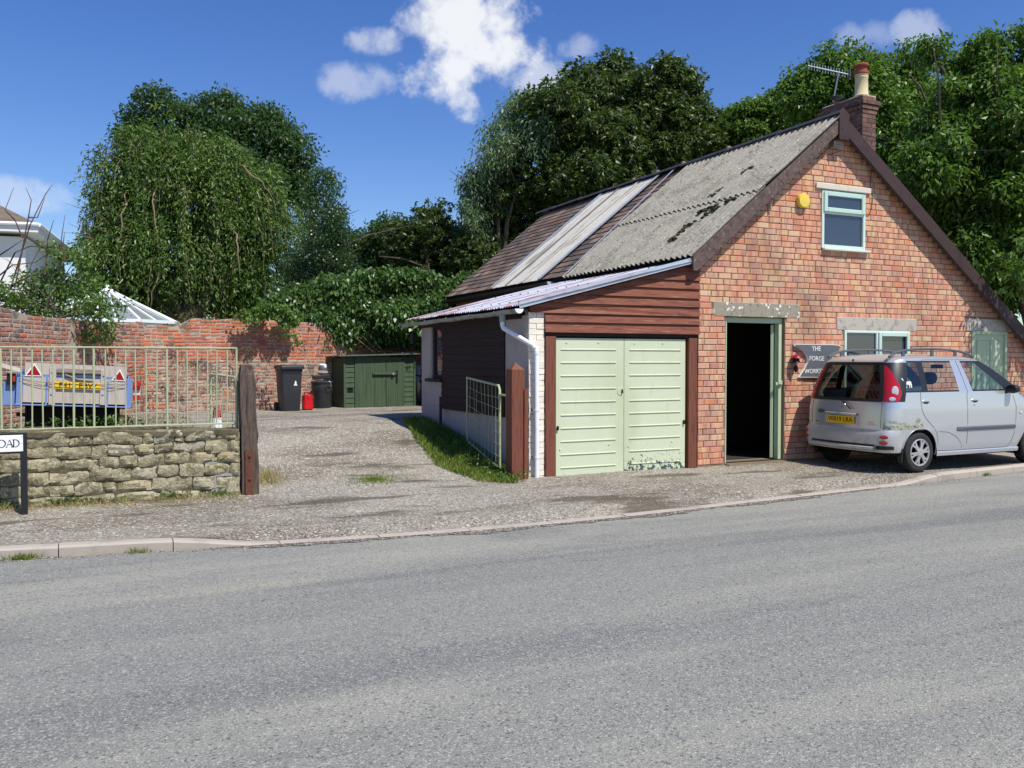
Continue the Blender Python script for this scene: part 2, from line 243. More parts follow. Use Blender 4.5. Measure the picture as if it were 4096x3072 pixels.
# road and gravel need finer mixing
PM('asphalt', c(125, 125, 119), .85, layers=[(c(98, 100, 100), .75, .47, .57, (.07, 1.1, 1), .85), (c(150, 148, 136), .6, .5, .62, (.09, .9, 1), .75), (c(112, 113, 112), 1.5, .5, .66, (.22, 1.4, 1), .55), (c(88, 89, 90), .5, .58, .68, (.5, .8, 1), .55), (c(160, 154, 138), 1.1, .6, .72, (.35, .9, 1), .4), (c(158, 155, 147), 150, .5, .64, X1, .75, 'fine'), (c(82, 84, 88), 120, .56, .68, X1, .75, 'fine'), (c(176, 172, 160), 95, .8, .95, X1, .6, 'cellc'), (c(66, 68, 72), 75, .88, .98, X1, .6, 'cellc'), (c(160, 142, 110), 1.2, .72, .8, X1, .5)], bump=[(110, .006, X1, 'fine'), (45, .004, X1, 'fine')], spec=.3)
PM('gravel', c(142, 135, 122), .95, layers=[(c(108, 98, 82), .7, .45, .58, (.7, 1.3, 1), .8), (c(160, 153, 138), .6, .5, .66, (.7, 1.2, 1), .7), (c(190, 183, 168), 70, .55, .9, X1, .75, 'cellc'), (c(112, 102, 96), 55, .25, .08, X1, .75, 'cellc'), (c(218, 214, 206), 46, .9, .97, X1, .7, 'cellc'), (c(86, 76, 62), 1.1, .54, .64, (.5, 1.7, 1), .8), (c(150, 132, 106), .9, .6, .7, (.5, 1.3, 1), .5)], bump=[(70, .012, X1, 'cell'), (30, .01, X1, 'fine')])
PM('dirt', c(120, 106, 88), .95, layers=[(c(92, 80, 64), 2, .45, .7, X1, .7), (c(104, 112, 64), 1.1, .5, .7, X1, .6), (c(160, 146, 126), 60, .62, .75, X1, .6)], bump=[(30, .02)])
PM('lawn', c(84, 104, 50), .95, layers=[(c(110, 112, 62), .6, .45, .7, X1, .6)], bump=[(20, .03)])
PM('silt', c(92, 86, 78), .95, layers=[(c(120, 110, 98), 4, .48, .7, X1, .6), (c(190, 182, 172), 60, .72, .9, X1, .8, 'cellc'), (c(66, 60, 54), 9, .55, .7, X1, .6)], bump=[(60, .01, X1, 'cell')])
PM('pebble', None, .9, ('isl', [c(168, 160, 146), c(144, 134, 120), c(190, 184, 170), c(116, 106, 94), c(158, 146, 128)]))
# ---------------------------------------------------------------- geometry helpers
WM = {}
def link(o, parent=None, world=True, mtx=None):
    COL.objects.link(o); m = mtx or Matrix.Identity(4)
    if parent is not None:
        o.parent = parent
        if world: o.matrix_parent_inverse = WM[parent].inverted()
        else: m = WM[parent] @ m
    WM[o] = m
    return o
def thing(name, label, cat, loc=(0, 0, 0), rz=0, group=None, kind=None):
    o = bpy.data.objects.new(name, None); o.location = loc; o.rotation_euler = (0, 0, rz); o.empty_display_size = .2
    link(o, None, mtx=Matrix.Translation(Vector(loc)) @ Matrix.Rotation(rz, 4, 'Z')); tag(o, label, cat, group, kind); return o
def tag(o, label=None, cat=None, group=None, kind=None):
    if label: o['label'] = label
    if cat: o['category'] = cat
    if group: o['group'] = group
    if kind: o['kind'] = kind
    return o
class MB:
    def __init__(s): s.v = []; s.f = []
    def add(s, vs, fs):
        n = len(s.v); s.v += [tuple(p) for p in vs]; s.f += [tuple(i + n for i in f) for f in fs]; return s
    def box(s, x0, x1, y0, y1, z0, z1):
        return s.add([(x0, y0, z0), (x1, y0, z0), (x1, y1, z0), (x0, y1, z0), (x0, y0, z1), (x1, y0, z1), (x1, y1, z1), (x0, y1, z1)],
                     [(0, 3, 2, 1), (4, 5, 6, 7), (0, 1, 5, 4), (1, 2, 6, 5), (2, 3, 7, 6), (3, 0, 4, 7)])
    def hexa(s, p): return s.add(p, [(0, 3, 2, 1), (4, 5, 6, 7), (0, 1, 5, 4), (1, 2, 6, 5), (2, 3, 7, 6), (3, 0, 4, 7)])
    def prism(s, poly, a, b, ax='y'):
        """polygon given in the plane across axis ax, counter-clockwise seen from the low side, extruded from a to b"""
        mk = {'y': lambda p, t: (p[0], t, p[1]), 'x': lambda p, t: (t, p[0], p[1]), 'z': lambda p, t: (p[0], p[1], t)}[ax]
        n = len(poly); vs = [mk(p, a) for p in poly] + [mk(p, b) for p in poly]
        fs = [tuple(range(n)), tuple(range(2 * n - 1, n - 1, -1))] + [(i, i + n, (i + 1) % n + n, (i + 1) % n) for i in range(n)]
        return s.add(vs, fs)
    def beam(s, a, b, w, h, up=(0, 0, 1)):
        a, b, up = Vector(a), Vector(b), Vector(up); d = (b - a).normalized(); x = d.cross(up)
        if x.length < 1e-4: x = d.cross(Vector((1, 0, 0)))
        x.normalize(); z = x.cross(d); x *= w / 2; z *= h / 2
        return s.hexa([a - x - z, a + x - z, b + x - z, b - x - z, a - x + z, a + x + z, b + x + z, b - x + z])
    def tube(s, pts, r, n=8, caps=True):
        pts = [Vector(p) for p in pts]; rs = r if hasattr(r, '__len__') else [r] * len(pts); base = len(s.v); prev = None
        for i, p in enumerate(pts):
            d = (pts[min(i + 1, len(pts) - 1)] - pts[max(i - 1, 0)]).normalized()
            if prev is None: x = d.cross(Vector((0, 0, 1))); x = x if x.length > .05 else d.cross(Vector((1, 0, 0)))
            else: x = prev - d * prev.dot(d)
            x.normalize(); prev = x; y = d.cross(x)
            for k in range(n): a = 2 * math.pi * k / n; s.v.append(tuple(p + (x * math.cos(a) + y * math.sin(a)) * rs[i]))
        for i in range(len(pts) - 1):
            for k in range(n): a, b = base + i * n + k, base + i * n + (k + 1) % n; s.f.append((a, b, b + n, a + n))
        if caps: s.f.append(tuple(base + k for k in range(n))[::-1]); s.f.append(tuple(base + (len(pts) - 1) * n + k for k in range(n)))
        return s
    def lathe(s, prof, o=(0, 0, 0), n=20, ax='z', sx=1, sy=1):
        base = len(s.v); o = Vector(o)
        for r, z in prof:
            for k in range(n):
                a = 2 * math.pi * k / n; p = (r * math.cos(a) * sx, r * math.sin(a) * sy, z)
                if ax == 'y': p = (p[0], -p[2], p[1])
                if ax == 'x': p = (p[2], p[0], p[1])
                s.v.append(tuple(o + Vector(p)))
        for i in range(len(prof) - 1):
            for k in range(n): a, b = base + i * n + k, base + i * n + (k + 1) % n; s.f.append((a, b, b + n, a + n))
        s.f.append(tuple(base + k for k in range(n))[::-1]); s.f.append(tuple(base + (len(prof) - 1) * n + k for k in range(n)))
        return s
    def grid(s, P):
        h, w = len(P), len(P[0]); b = len(s.v); s.v += [tuple(p) for r in P for p in r]
        s.f += [(b + i * w + j, b + i * w + j + 1, b + (i + 1) * w + j + 1, b + (i + 1) * w + j) for i in range(h - 1) for j in range(w - 1)]; return s
    def mesh(s, name, mat, smooth=False, bevel=0, fix=True):
        me = bpy.data.meshes.new(name); me.from_pydata(s.v, [], s.f)
        if fix or bevel:
            bm = bmesh.new(); bm.from_mesh(me)
            if bevel: bmesh.ops.bevel(bm, geom=[e for e in bm.edges if len(e.link_faces) == 2 and e.calc_face_angle(0) > .5], offset=bevel, segments=1, affect='EDGES', clamp_overlap=True)
            bmesh.ops.recalc_face_normals(bm, faces=bm.faces); bm.to_mesh(me); bm.free()
        if mat: me.materials.append(MATS[mat] if isinstance(mat, str) else mat)
        if smooth:
            for p in me.polygons: p.use_smooth = True
            me.set_sharp_from_angle(angle=R(40 if smooth is True else smooth))
        me.update(); return me
    def obj(s, name, mat, parent=None, world=True, **k):
        return link(bpy.data.objects.new(name, s.mesh(name, mat, **k)), parent, world)
def inst(name, me, loc, parent, rot=(0, 0, 0), scale=(1, 1, 1), mat=None, world=True):
    o = bpy.data.objects.new(name, me); o.location = loc; o.rotation_euler = rot; o.scale = scale
    return link(o, parent, world, Matrix.LocRotScale(Vector(loc), None, None))
def text_mesh(txt, size, mat, name='lettering', depth=.002, sx=1.0):
    cu = bpy.data.curves.new('t', 'FONT'); cu.body = txt; cu.size = size; cu.extrude = depth; cu.align_x = 'CENTER'; cu.align_y = 'CENTER'; cu.resolution_u = 3
    o = bpy.data.objects.new('t', cu); COL.objects.link(o); bpy.context.view_layer.update()
    me = bpy.data.meshes.new_from_object(o); bpy.data.objects.remove(o); bpy.data.curves.remove(cu)
    me.name = name; me.materials.clear(); me.materials.append(MATS[mat])
    if sx != 1: me.transform(Matrix.Diagonal((sx, 1, 1, 1)))
    return me
def npmesh(name, V, Fq, mat, parent=None, world=True, smooth=False):
    """big meshes straight from numpy: V (n,3), Fq (m,k)"""
    me = bpy.data.meshes.new(name); k = Fq.shape[1]
    me.vertices.add(len(V)); me.vertices.foreach_set('co', V.astype(np.float32).ravel())
    me.loops.add(Fq.size); me.loops.foreach_set('vertex_index', Fq.astype(np.int32).ravel())
    me.polygons.add(len(Fq)); me.polygons.foreach_set('loop_start', np.arange(0, Fq.size, k, dtype=np.int32)); me.polygons.foreach_set('loop_total', np.full(len(Fq), k, dtype=np.int32))
    if smooth: me.polygons.foreach_set('use_smooth', np.ones(len(Fq), dtype=bool))
    me.materials.append(MATS[mat]); me.update(calc_edges=True)
    return link(bpy.data.objects.new(name, me), parent, world)
def vnoise(p, s, seed=0):
    """cheap smooth value noise in numpy/scalars, -1..1"""
    return math.sin(p[0] * s * 1.7 + seed) * math.sin(p[1] * s * 1.3 + seed * 2.1 + 1.3) * .6 + math.sin((p[0] + p[1]) * s * 2.9 + seed * .7) * .4
def sstep(a, b, x): t = min(1, max(0, (x - a) / (b - a))); return t * t * (3 - 2 * t)
def lerp(a, b, t): return a + (b - a) * t
def interp(tab, x):
    if x <= tab[0][0]: return tab[0][1]
    for (a, va), (b, vb) in zip(tab, tab[1:]):
        if x <= b: return va + (vb - va) * (x - a) / (b - a)
    return tab[-1][1]
# ---------------------------------------------------------------- ground
YG = 10.6                                              # front of gable and garage
KY = [(-14, 11.2), (-6, 9.4), (-2.5, 8.72), (-.74, 8.40), (1.14, 8.08), (2.6, 7.88), (3.96, 7.80), (5.3, 7.86), (6.64, 7.98), (9.9, 8.30), (12.55, 8.52), (20, 9.2), (40, 11.2)]
def kerb_y(x):
    return (interp(KY, x - .8) + 2 * interp(KY, x) + interp(KY, x + .8)) / 4
RISE = [(9.0, .0), (10.4, .0), (11.2, .07), (12.4, .27), (13.6, .46), (14.8, .57), (16.3, .56), (18.5, .47), (20, .45), (60, .45)]
def gz(x, y):
    d = interp(RISE, y)
    left = sstep(1.9, 1.3, x) * sstep(10.9, 11.3, y); d = lerp(d, max(d, .5), left)
    d *= 1 - max(sstep(5.36, 5.6, x) * sstep(15.1, 14.8, y), sstep(8.3, 8.6, x) * sstep(20.5, 20.2, y))
    d += .012 * vnoise((x, y), 1.1, 2) + .006 * vnoise((x, y), 3.7, 5)
    fr = sstep(9.6, 8.3, y - (kerb_y(x) - 7.9) * .5); d = lerp(d, -.03, fr * .6)
    return d
def kerb_h(x):                                         # how far the kerb stands above the road
    return .012 + .085 * (1 - sstep(.45, 1.5, x) + sstep(9.6, 10.7, x))
ROADZ = -.075
def road_z(x, y): return ROADZ + .05 * (1 - ((y - 4.2) / 4.2) ** 2) * .4
def ground():
    m = MB(); m.box(-400, 500, -300, 700, -1.2, -.42); o = m.obj('ground', 'lawn'); tag(o, kind='structure')
    xs = np.concatenate([np.linspace(-60, -14, 8), np.linspace(-13, 22, 71), np.linspace(24, 90, 10)])
    P = [[(x, lerp(kerb_y(x) - .02, -2.5, t), 0) for x in xs] for t in np.linspace(0, 1, 22)]
    P = [[(x, y, road_z(x, y)) for x, y, _ in r] for r in P]
    P.append([(x, -60, ROADZ - .05) for x in xs])
    o = MB().grid(P).obj('road', 'asphalt', smooth=True); tag(o, kind='structure')
    xs = np.concatenate([np.linspace(-13, -1.5, 20), np.linspace(-1.3, 7, 84), np.linspace(7.2, 24, 50)])
    P = []
    for t in np.linspace(0, 1, 130):
        row = []
        for x in xs:
            y0 = kerb_y(x) + .125; y = y0 + (27 - y0) * t ** 1.5
            z = gz(x, y)
            e = sstep(.0, .35, y - y0); z = lerp(ROADZ + kerb_h(x) - .006, z, e)
            row.append((x, y, z))
        P.append(row)
    o = MB().grid(P).obj('gravel_yard', 'gravel', smooth=True); tag(o, kind='structure')
    # kerb stones
    k = link(bpy.data.objects.new('kerb', None)); tag(k, kind='structure')
    x = -12.0; i = 0
    while x < 19:
        L = .9; a, b = x + .004, x + L - .004; n = 4; vs = []; m = MB()
        for q in range(n + 1):
            xx = lerp(a, b, q / n); y = kerb_y(xx); h = ROADZ + kerb_h(xx)
            if i % 3 == 0 and q == n: h -= .004
            vs.append([(xx, y, ROADZ - .1), (xx, y, h - .018), (xx, y + .02, h), (xx, y + .125, h + .002), (xx, y + .125, ROADZ - .1)])
        for q in range(n):
            for r_ in range(4): m.add([vs[q][r_], vs[q + 1][r_], vs[q + 1][r_ + 1], vs[q][r_ + 1]], [(0, 1, 2, 3)])
        for e in (0, n): m.add(vs[e], [(0, 1, 2, 3, 4)])
        m.obj('kerb_stone', 'kerb', k); x += L; i += 1
    # silt washed into the gutter
    P = [[], []]
    for x in np.linspace(.9, 9.6, 120):
        w = (.05 + .14 * max(0, .5 + .5 * vnoise((x, 0), 1.9, 3)) + .05 * vnoise((x, 1), 9, 1)) * sstep(.8, 1.6, x) * sstep(9.7, 8, x); y = kerb_y(x) - .003
        P[0].append((x, y, road_z(x, y) + .006)); P[1].append((x, y - max(w, .012), road_z(x, y - w) + .005))
    tag(MB().grid(P).obj('gutter_silt', 'silt'), kind='structure')
    # loose chippings along the kerb and over the yard
    n = 11000; xs = RNG.uniform(-2, 13, n); t = RNG.uniform(0, 1, n) ** 1.6; V = []; Fq = []
    tri = np.array([(0, 1, 2), (0, 2, 3), (0, 3, 4), (0, 4, 1), (5, 2, 1), (5, 3, 2), (5, 4, 3), (5, 1, 4)])
    for i in range(n):
        x = xs[i]; y = kerb_y(x) - .10 + t[i] * 6.5
        if x > 5.0 and y > YG - .1: continue
        if x < 1.8 and y > 10.6: continue
        yk = kerb_y(x)
        if yk < y < yk + .13: continue
        z = gz(x, y) if y > yk + .3 else (road_z(x, y) if y < yk else lerp(ROADZ + kerb_h(x), gz(x, y), (y - yk) / .3))
        s_ = random.uniform(.004, .012); b = len(V)
        for d in ((0, 0, 1), (1, 0, 0), (0, 1, 0), (-1, 0, 0), (0, -1, 0), (0, 0, -1)):
            V.append((x + d[0] * s_ * random.uniform(.7, 1.5), y + d[1] * s_ * random.uniform(.7, 1.5), z + .003 + d[2] * s_ * random.uniform(.5, .9)))
        Fq += [tuple(b + q for q in f) for f in tri]
    o = npmesh('loose_gravel', np.array(V), np.array(Fq), 'pebble'); tag(o, 'pale loose gravel chippings strewn over the yard and along the kerb', 'gravel', kind='stuff')
ground()
# ---------------------------------------------------------------- bricks
def brick_mesh(name, l, h, d, ch, mat, seed=0, rough=0.0):
    rr = random.Random(seed); j = lambda: rr.uniform(-rough, rough); l2, h2 = l / 2, h / 2; vs = []
    for (dx, dy, y) in ((0, 0, d), (0, 0, ch), (ch, ch, 0)):
        for sx, sz in ((-1, -1), (1, -1), (1, 1), (-1, 1)): vs.append((sx * (l2 - dx) + j(), y + (j() if y == 0 else 0), sz * (h2 - dy) + j()))
    fs = [(8, 9, 10, 11)]
    for a in (0, 4):
        for q in range(4): fs.append((a + q, a + (q + 1) % 4, a + 4 + (q + 1) % 4, a + 4 + q))
    m = MB(); m.add(vs, fs); return m.mesh(name, mat)
def bond(x0, x1, L, H, row, rr, joint=.01, headers=.35):
    """brick spans of one course"""
    x = x0 - (L * .5 if row % 2 else 0) - rr.uniform(0, .04); out = []
    while x < x1:
        l = L if rr.random() > headers else L * .5
        a, b = max(x, x0), min(x + l - joint, x1)
        if b - a > .035: out.append((a, b))
        x += l
    return out
def lay(parent, spans, to_world, mats, H, depth, name='brick', limit=300, key=None, seed=1, rough=.0015, ch=.006, joint=.01, stuffname='bricks_beyond', nvar=3):
    """spans: [(u0,u1,zc)] bricks in wall coordinates; the `limit` best by key become parts, the rest one stuff part"""
    rr = random.Random(seed); spans = sorted(spans, key=key); cache = {}
    for (a, b, z) in spans[:limit]:
        l = round((b - a) / .02) * .02; kk = (l, rr.randrange(nvar))
        if kk not in cache: cache[kk] = brick_mesh(name, l, H - joint, depth, ch, mats[0], hash(kk) % 9999, rough)
        P, rz = to_world((a + b) / 2, z); me = cache[kk]
        inst(name, me, P + Vector((0, rr.uniform(-.003, .004), 0)), parent, (rr.gauss(0, .006), rr.gauss(0, .004), rz + rr.gauss(0, .006)), ((b - a) / l, 1, 1))
    rest = spans[limit:]
    if rest:
        m = MB()
        for (a, b, z) in rest:
            P, rz = to_world((a + b) / 2, z); M = Matrix.Translation(P + Vector((0, rr.uniform(-.003, .004), 0))) @ Matrix.Rotation(rz, 4, 'Z')
            l2, h2 = (b - a) / 2, (H - joint) / 2; vs = []
            for (dx, y) in ((0, depth), (0, ch), (ch, 0)):
                for sx, sz in ((-1, -1), (1, -1), (1, 1), (-1, 1)): vs.append(M @ Vector((sx * (l2 - dx) + rr.uniform(-rough, rough), y, sz * (h2 - dx) + rr.uniform(-rough, rough))))
            fs = [(8, 9, 10, 11)]
            for q0 in (0, 4):
                for q in range(4): fs.append((q0 + q, q0 + (q + 1) % 4, q0 + 4 + (q + 1) % 4, q0 + 4 + q))
            m.add(vs, fs)
        o = m.obj(stuffname, mats[1], parent); tag(o, kind='stuff')
# ================================================================ the brick workshop
XL, XA, ZA, SL_, SR_ = 8.13, 10.83, 5.47, .81, .735       # gable corner, ridge, roof slopes
YB = 20.55                                               # back of the building
def roof_top(x): return ZA - SL_ * (XA - x) if x < XA else ZA - SR_ * (x - XA)
TH = math.atan(SL_); CT, ST = math.cos(TH), math.sin(TH)
XE = 8.0; ZE = roof_top(XE)
def RP(Y, v, off=0): return Vector((XE + v * CT - off * ST, Y, ZE + v * ST + off * CT))
VL = (XA - XE) / CT
RN = Vector((-ST, 0, CT))
def on_roof(px, py):                                     # pixel -> (Y, v) on the left roof slope
    P = onpl(px, py, RP(12, 0), RN); return P.y, (P.x - XE) / CT
OPEN = [(8.64, 9.81, 0, 2.26), (10.55, 11.51, 3.40, 4.33), (11.07, 12.58, .95, 2.09), (14.15, 15.10, 0, 2.12)]   # openings x0 x1 z0 z1
LINT = [(8.40, 10.11, 2.26, 2.48), (10.90, 12.75, 2.09, 2.30), (14.0, 15.28, 2.12, 2.34)]
def forge():
    T = thing('brick_workshop', 'red brick workshop with a steep gable, patched slate and corrugated roof and a chimney', 'workshop', (8.13, 10.6, 0))
    XR = 16.2
    # wall body (mortar face)
    cuts = sorted({XL, XA, XR, *[v for o in OPEN for v in o[:2]]})
    m = MB()
    for a, b in zip(cuts, cuts[1:]):
        mid = (a + b) / 2; segs = []; z = -.3
        for (x0, x1, z0, z1) in sorted(OPEN, key=lambda o_: o_[2]):
            if x0 < mid < x1:
                if z0 > 0: segs.append((z, z0))
                z = z1
        segs.append((z, None))
        for z0, z1 in segs:
            ta, tb = (roof_top(a) - .1, roof_top(b) - .1) if z1 is None else (z1, z1)
            m.prism([(a, z0), (b, z0), (b, tb), (a, ta)], YG + .011, YG + .24)
    w = m.obj('wall', 'mortar', T, fix=False)
    H = .0905; L = .245; rr = random.Random(3); spans = []
    for row in range(62):
        zc = .02 + (row + .5) * H
        zt = zc + H / 2
        xa = max(XL, XA - (ZA - .06 - zt) / SL_); xb = min(15.9, XA + (ZA - .06 - zt) / SR_)
        if xb - xa < .1: continue
        for (a, b) in bond(xa, xb, L, H, row, rr, headers=.10):
            parts = [(a, b)]
            for (x0, x1, z0, z1) in OPEN + LINT:
                if z0 - .02 < zc < z1 + .02:
                    nw = []
                    for (p, q) in parts:
                        if q <= x0 or p >= x1: nw.append((p, q)); continue
                        if x0 - p > .04: nw.append((p, x0 - .004))
                        if q - x1 > .04: nw.append((x1 + .004, q))
                    parts = nw
            spans += [(p, q, zc) for p, q in parts]
    lay(w, spans, lambda u, z: (Vector((u, YG, z)), 0), ('gable_brick_obj', 'gable_brick_isl'), H, .05, key=lambda s: s[0] * 1.0 + abs(s[2] - 1.5) * .15, seed=5)
    # corner return (west face just behind the garage) and other walls
    m = MB(); m.box(XL, XL + .23, YG + .25, YB, -.3, ZE - .06); m.obj('side_wall', 'mortar', T)
    m = MB(); m.prism([(XL, -.3), (XR, -.3), (XR, roof_top(XR) - .1), (XA, ZA - .1), (XL, roof_top(XL) - .1)], YB - .23, YB); m.obj('rear_wall', 'mortar', T)
    m = MB(); m.box(XR, XR + .2, YG + .011, YB, -.3, roof_top(XR) - .1); m.obj('far_wall', 'mortar', T)
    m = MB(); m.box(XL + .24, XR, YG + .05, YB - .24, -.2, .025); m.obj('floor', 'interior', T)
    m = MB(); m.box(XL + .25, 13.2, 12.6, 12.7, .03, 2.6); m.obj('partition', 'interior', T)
    # lintels
    for (a, b, z0, z1), mt in zip(LINT, ('lichen_concrete', 'concrete', 'concrete')):
        MB().box(a, b, YG - .006, YG + .22, z0, z1).obj('lintel', mt, T, bevel=.008)
    # roof decks
    m = MB(); m.prism([(XE, ZE - .09), (XA, ZA - .09 + .0), (XA, ZA - .015), (XE, ZE - .015)], YG - .12, YB + .1); m.obj('roof_deck', 'dark_void', T)
    XRE = 16.6
    m = MB(); m.prism([(XA + .002, ZA - .1), (XRE, roof_top(XRE) - .1), (XRE, roof_top(XRE)), (XA + .002, ZA)], YG - .12, YB + .1); m.obj('rear_roof_slope', 'slate_isl', T)
    # ---- slates
    s_y0 = 12.9; EXP = .192; nrow = 19; sp = []; rr = random.Random(9)
    la = on_roof(2264, 1120); lb = on_roof(2740, 658)       # edge of the corrugated sheets
    def edge(v): return la[0] + (lb[0] - la[0]) * (v - la[1]) / (lb[1] - la[1])
    for row in range(nrow):
        v = row * EXP; y = s_y0 + (.14 if row % 2 else 0)
        while y < YB + .08:
            wd = rr.choice((.25, .28, .28, .3)); 
            if y + wd > edge(v) - .12: sp.append((y, min(wd, YB + .1 - y) - .006, v))
            y += wd
    cache = {}
    def slate_me(wd, mt, sd):
        k = (round(wd, 2), mt, sd)
        if k not in cache:
            r2 = random.Random(sd); l = .39; t = .011; j = lambda: r2.uniform(-.012, .012)
            b = [(0 + j(), j()), (wd, j()), (wd, l), (0, l)]
            vs = [(0, p[0], p[1]) for p in b] + [(t, p[0], p[1]) for p in b]
            m = MB(); m.add([(p[2], p[1], p[0]) for p in vs], [(0, 1, 2, 3), (7, 6, 5, 4), (0, 4, 5, 1), (1, 5, 6, 2), (2, 6, 7, 3), (3, 7, 4, 0)]); cache[k] = m.mesh('slate', mt)
        return cache[k]
    pa, pb = on_roof(1997, 1164), on_roof(2399, 776); pc, pd = on_roof(2200, 1133), on_roof(2605, 711)     # the clear sheets
    def pl(v): return pa[0] + (pb[0] - pa[0]) * (v - pa[1]) / (pb[1] - pa[1])
    def prr(v): return pc[0] + (pd[0] - pc[0]) * (v - pc[1]) / (pd[1] - pc[1])
    yl, yr = (pl(.5) + pl(3)) / 2, (prr(.5) + prr(3)) / 2; yl, yr = max(yl, yr), min(yl, yr)
    hid = [s for s in sp if yr < s[0] + s[1] / 2 < yl]; vis = [s for s in sp if s not in hid]
    vis.sort(key=lambda s: s[0]); sm = MB(); tilt = math.atan(.030 / .39)
    def put(s, obj):
        y, wd, v = s; rot = Matrix(((CT, 0, -ST), (0, 1, 0), (ST, 0, CT))) @ Matrix.Rotation(rr.gauss(0, .02), 3, 'Z') @ Matrix.Rotation(tilt + rr.gauss(0, .009), 3, 'Y')
        P = RP(y, v - .03, .02)
        if obj:
            o = bpy.data.objects.new('slate', slate_me(wd, 'slate_obj', rr.randrange(4))); o.matrix_basis = Matrix.Translation(P) @ rot.to_4x4(); link(o, slr, True, o.matrix_basis)
        else:
            me = slate_me(wd, 'slate_isl', 0); sm.add([Matrix.Translation(P) @ rot.to_4x4() @ vv.co for vv in me.vertices], [tuple(p.vertices) for p in me.polygons])
    slr = MB().hexa([RP(13.2, 0, -.012), RP(YB, 0, -.012), RP(YB, VL, -.012), RP(13.2, VL, -.012), RP(13.2, 0, .0), RP(YB, 0, .0), RP(YB, VL, .0), RP(13.2, VL, .0)]).obj('slate_roof', 'dark_void', T)
    for s in vis[:300]: put(s, True)
    for s in vis[300:] + hid: put(s, False)
    tag(sm.obj('slates_beyond', 'slate_isl', slr), kind='stuff')
    # ---- corrugated sheets
    def corr(name, mat, y0, y1, v0, v1, pitch, amp, thick, off0, off1, Pf, parent, nv=6, ph=0.0, sag=.0):
        n = max(8, int((y1 - y0) / pitch * 8)); top = []; bot = []
        for i in range(nv + 1):
            t = i / nv; v = lerp(v0, v1, t); o_ = lerp(off0, off1, t); rt, rb = [], []
            for k in range(n + 1):
                y = lerp(y0, y1, k / n); w_ = amp * (1 - math.cos(2 * math.pi * (y + ph) / pitch)) + sag * vnoise((y * 2, v * 2), 1)
                dv = (.006 * vnoise((y, 0), 9, v0)) if i in (0, nv) else 0
                rt.append(Pf(y, v + dv, o_ + w_)); rb.append(Pf(y, v + dv, o_ + w_ - thick))
            top.append(rt); bot.append(rb)
        m = MB(); m.grid(top); m.grid([r_[::-1] for r_ in bot])
        for e in (0, nv): m.grid([top[e], bot[e]])
        for e in (0, n): m.grid([[r_[e] for r_ in top], [r_[e] for r_ in bot]])
        o = m.obj(name, mat, parent, smooth=50); return o
    edges = [YG - .14]; yend = max(edge(.3), 13.0); N = 4; wd = (yend - edges[0]) / N
    vm = on_roof(2500, 912)[1]
    for i in range(N):
        a = edges[0] + i * wd
        for (v0, v1, o0, o1) in ((-.13, vm + .12, .03, .035), (vm - .02, VL - .03, .062, .045)):
            corr('corrugated_sheet', 'asbestos', a - .05, a + wd + .03, v0, v1, .136, .024, .009, o0 + .003 * (i % 2), o1 + .003 * (i % 2), RP, T, ph=.02, sag=.006)
    # moss lines in the troughs
    for (p0, p1, n) in (((3022, 684), (2985, 708), 7), ((2900, 770), (2850, 806), 8), ((2945, 812), (2800, 866), 14), ((2885, 845), (2790, 905), 9), ((2775, 905), (2690, 985), 10)):
        m = MB(); a, b = on_roof(*p0), on_roof(*p1)
        for k in range(n * 2):
            t = random.random(); y, v = lerp(a[0], b[0], t) + random.gauss(0, .03), lerp(a[1], b[1], t) + random.gauss(0, .02)
            P = RP(y, v, .085); r_ = random.uniform(.015, .04); m.lathe([(r_ * .9, -.02), (r_, 0), (r_ * .6, .014), (.003, .02)], P, 7, sx=1.5)
        tag(m.obj('moss', 'moss', T, smooth=True), kind='stuff')
    # clear sheets with battens, flashing
    n = 3; ws = (yl - yr) / n
    for i in range(n): corr('clear_sheet', 'polycarb', yr + i * ws - .02, yr + (i + 1) * ws + .02, -.08, VL - .06, .032, .006, .002, .055 + .003 * (i % 2), .055, RP, T, nv=2)
    for i in range(n + 1):
        y = yr + i * ws; mt = ('lead', 'old_white_wood', 'weathered_wood', 'lead')[i]
        MB().beam(RP(y, -.08, .083), RP(y, VL - .06, .083), .05 if mt != 'lead' else .09, .012, RN).obj('batten' if mt != 'lead' else 'flashing', mt, T)
    MB().beam(RP(edge(.0), -.05, .09), RP(edge(VL), VL - .05, .09), .035, .01, RN).obj('flashing', 'lead', T)
    # ridge tiles
    y = YG - .16; k = 0
    while y < YB + .1:
        l = .46; m = MB(); P = []
        for q in range(2):
            row = []
            for a in np.linspace(-62, 62, 9): row.append((XA + math.sin(R(a)) * .155, y + q * (l - .006), ZA - .035 + math.cos(R(a)) * .155 + (.008 if q == 0 else 0) - .004 * (k % 3)))
            P.append(row)
        P.append([(x_, y_, z_ - .015) for x_, y_, z_ in P[1]]); P.insert(0, [(x_, y_, z_ - .015) for x_, y_, z_ in P[0]])
        m.grid(P); m.obj('ridge_tile', 'ridge_tile', T, smooth=True); y += l; k += 1
    for yy in (13.2, 14.6, 15.5, 16.4):                       # mortar dabs on the ridge
        MB().lathe([(.06, -.02), (.05, .02), (.02, .04)], (XA - .03, yy, ZA + .11), 7).obj('mortar_dab', 'mortar', T, smooth=True)
    # bargeboards
    f0, f1 = YG - .17, YG - .135
    def bl(x): return roof_top(x) + .05
    m = MB(); m.prism([(7.90, bl(7.9) - .24), (7.98, bl(7.9) - .24), (XA - .1, bl(XA - .1) - .235), (XA - .1, bl(XA - .1) - .02), (7.90, bl(7.9) - .02)], f0, f1); m.obj('bargeboard', 'barge_wood', T, bevel=.004)['label'] = 'weathered grey brown left bargeboard'
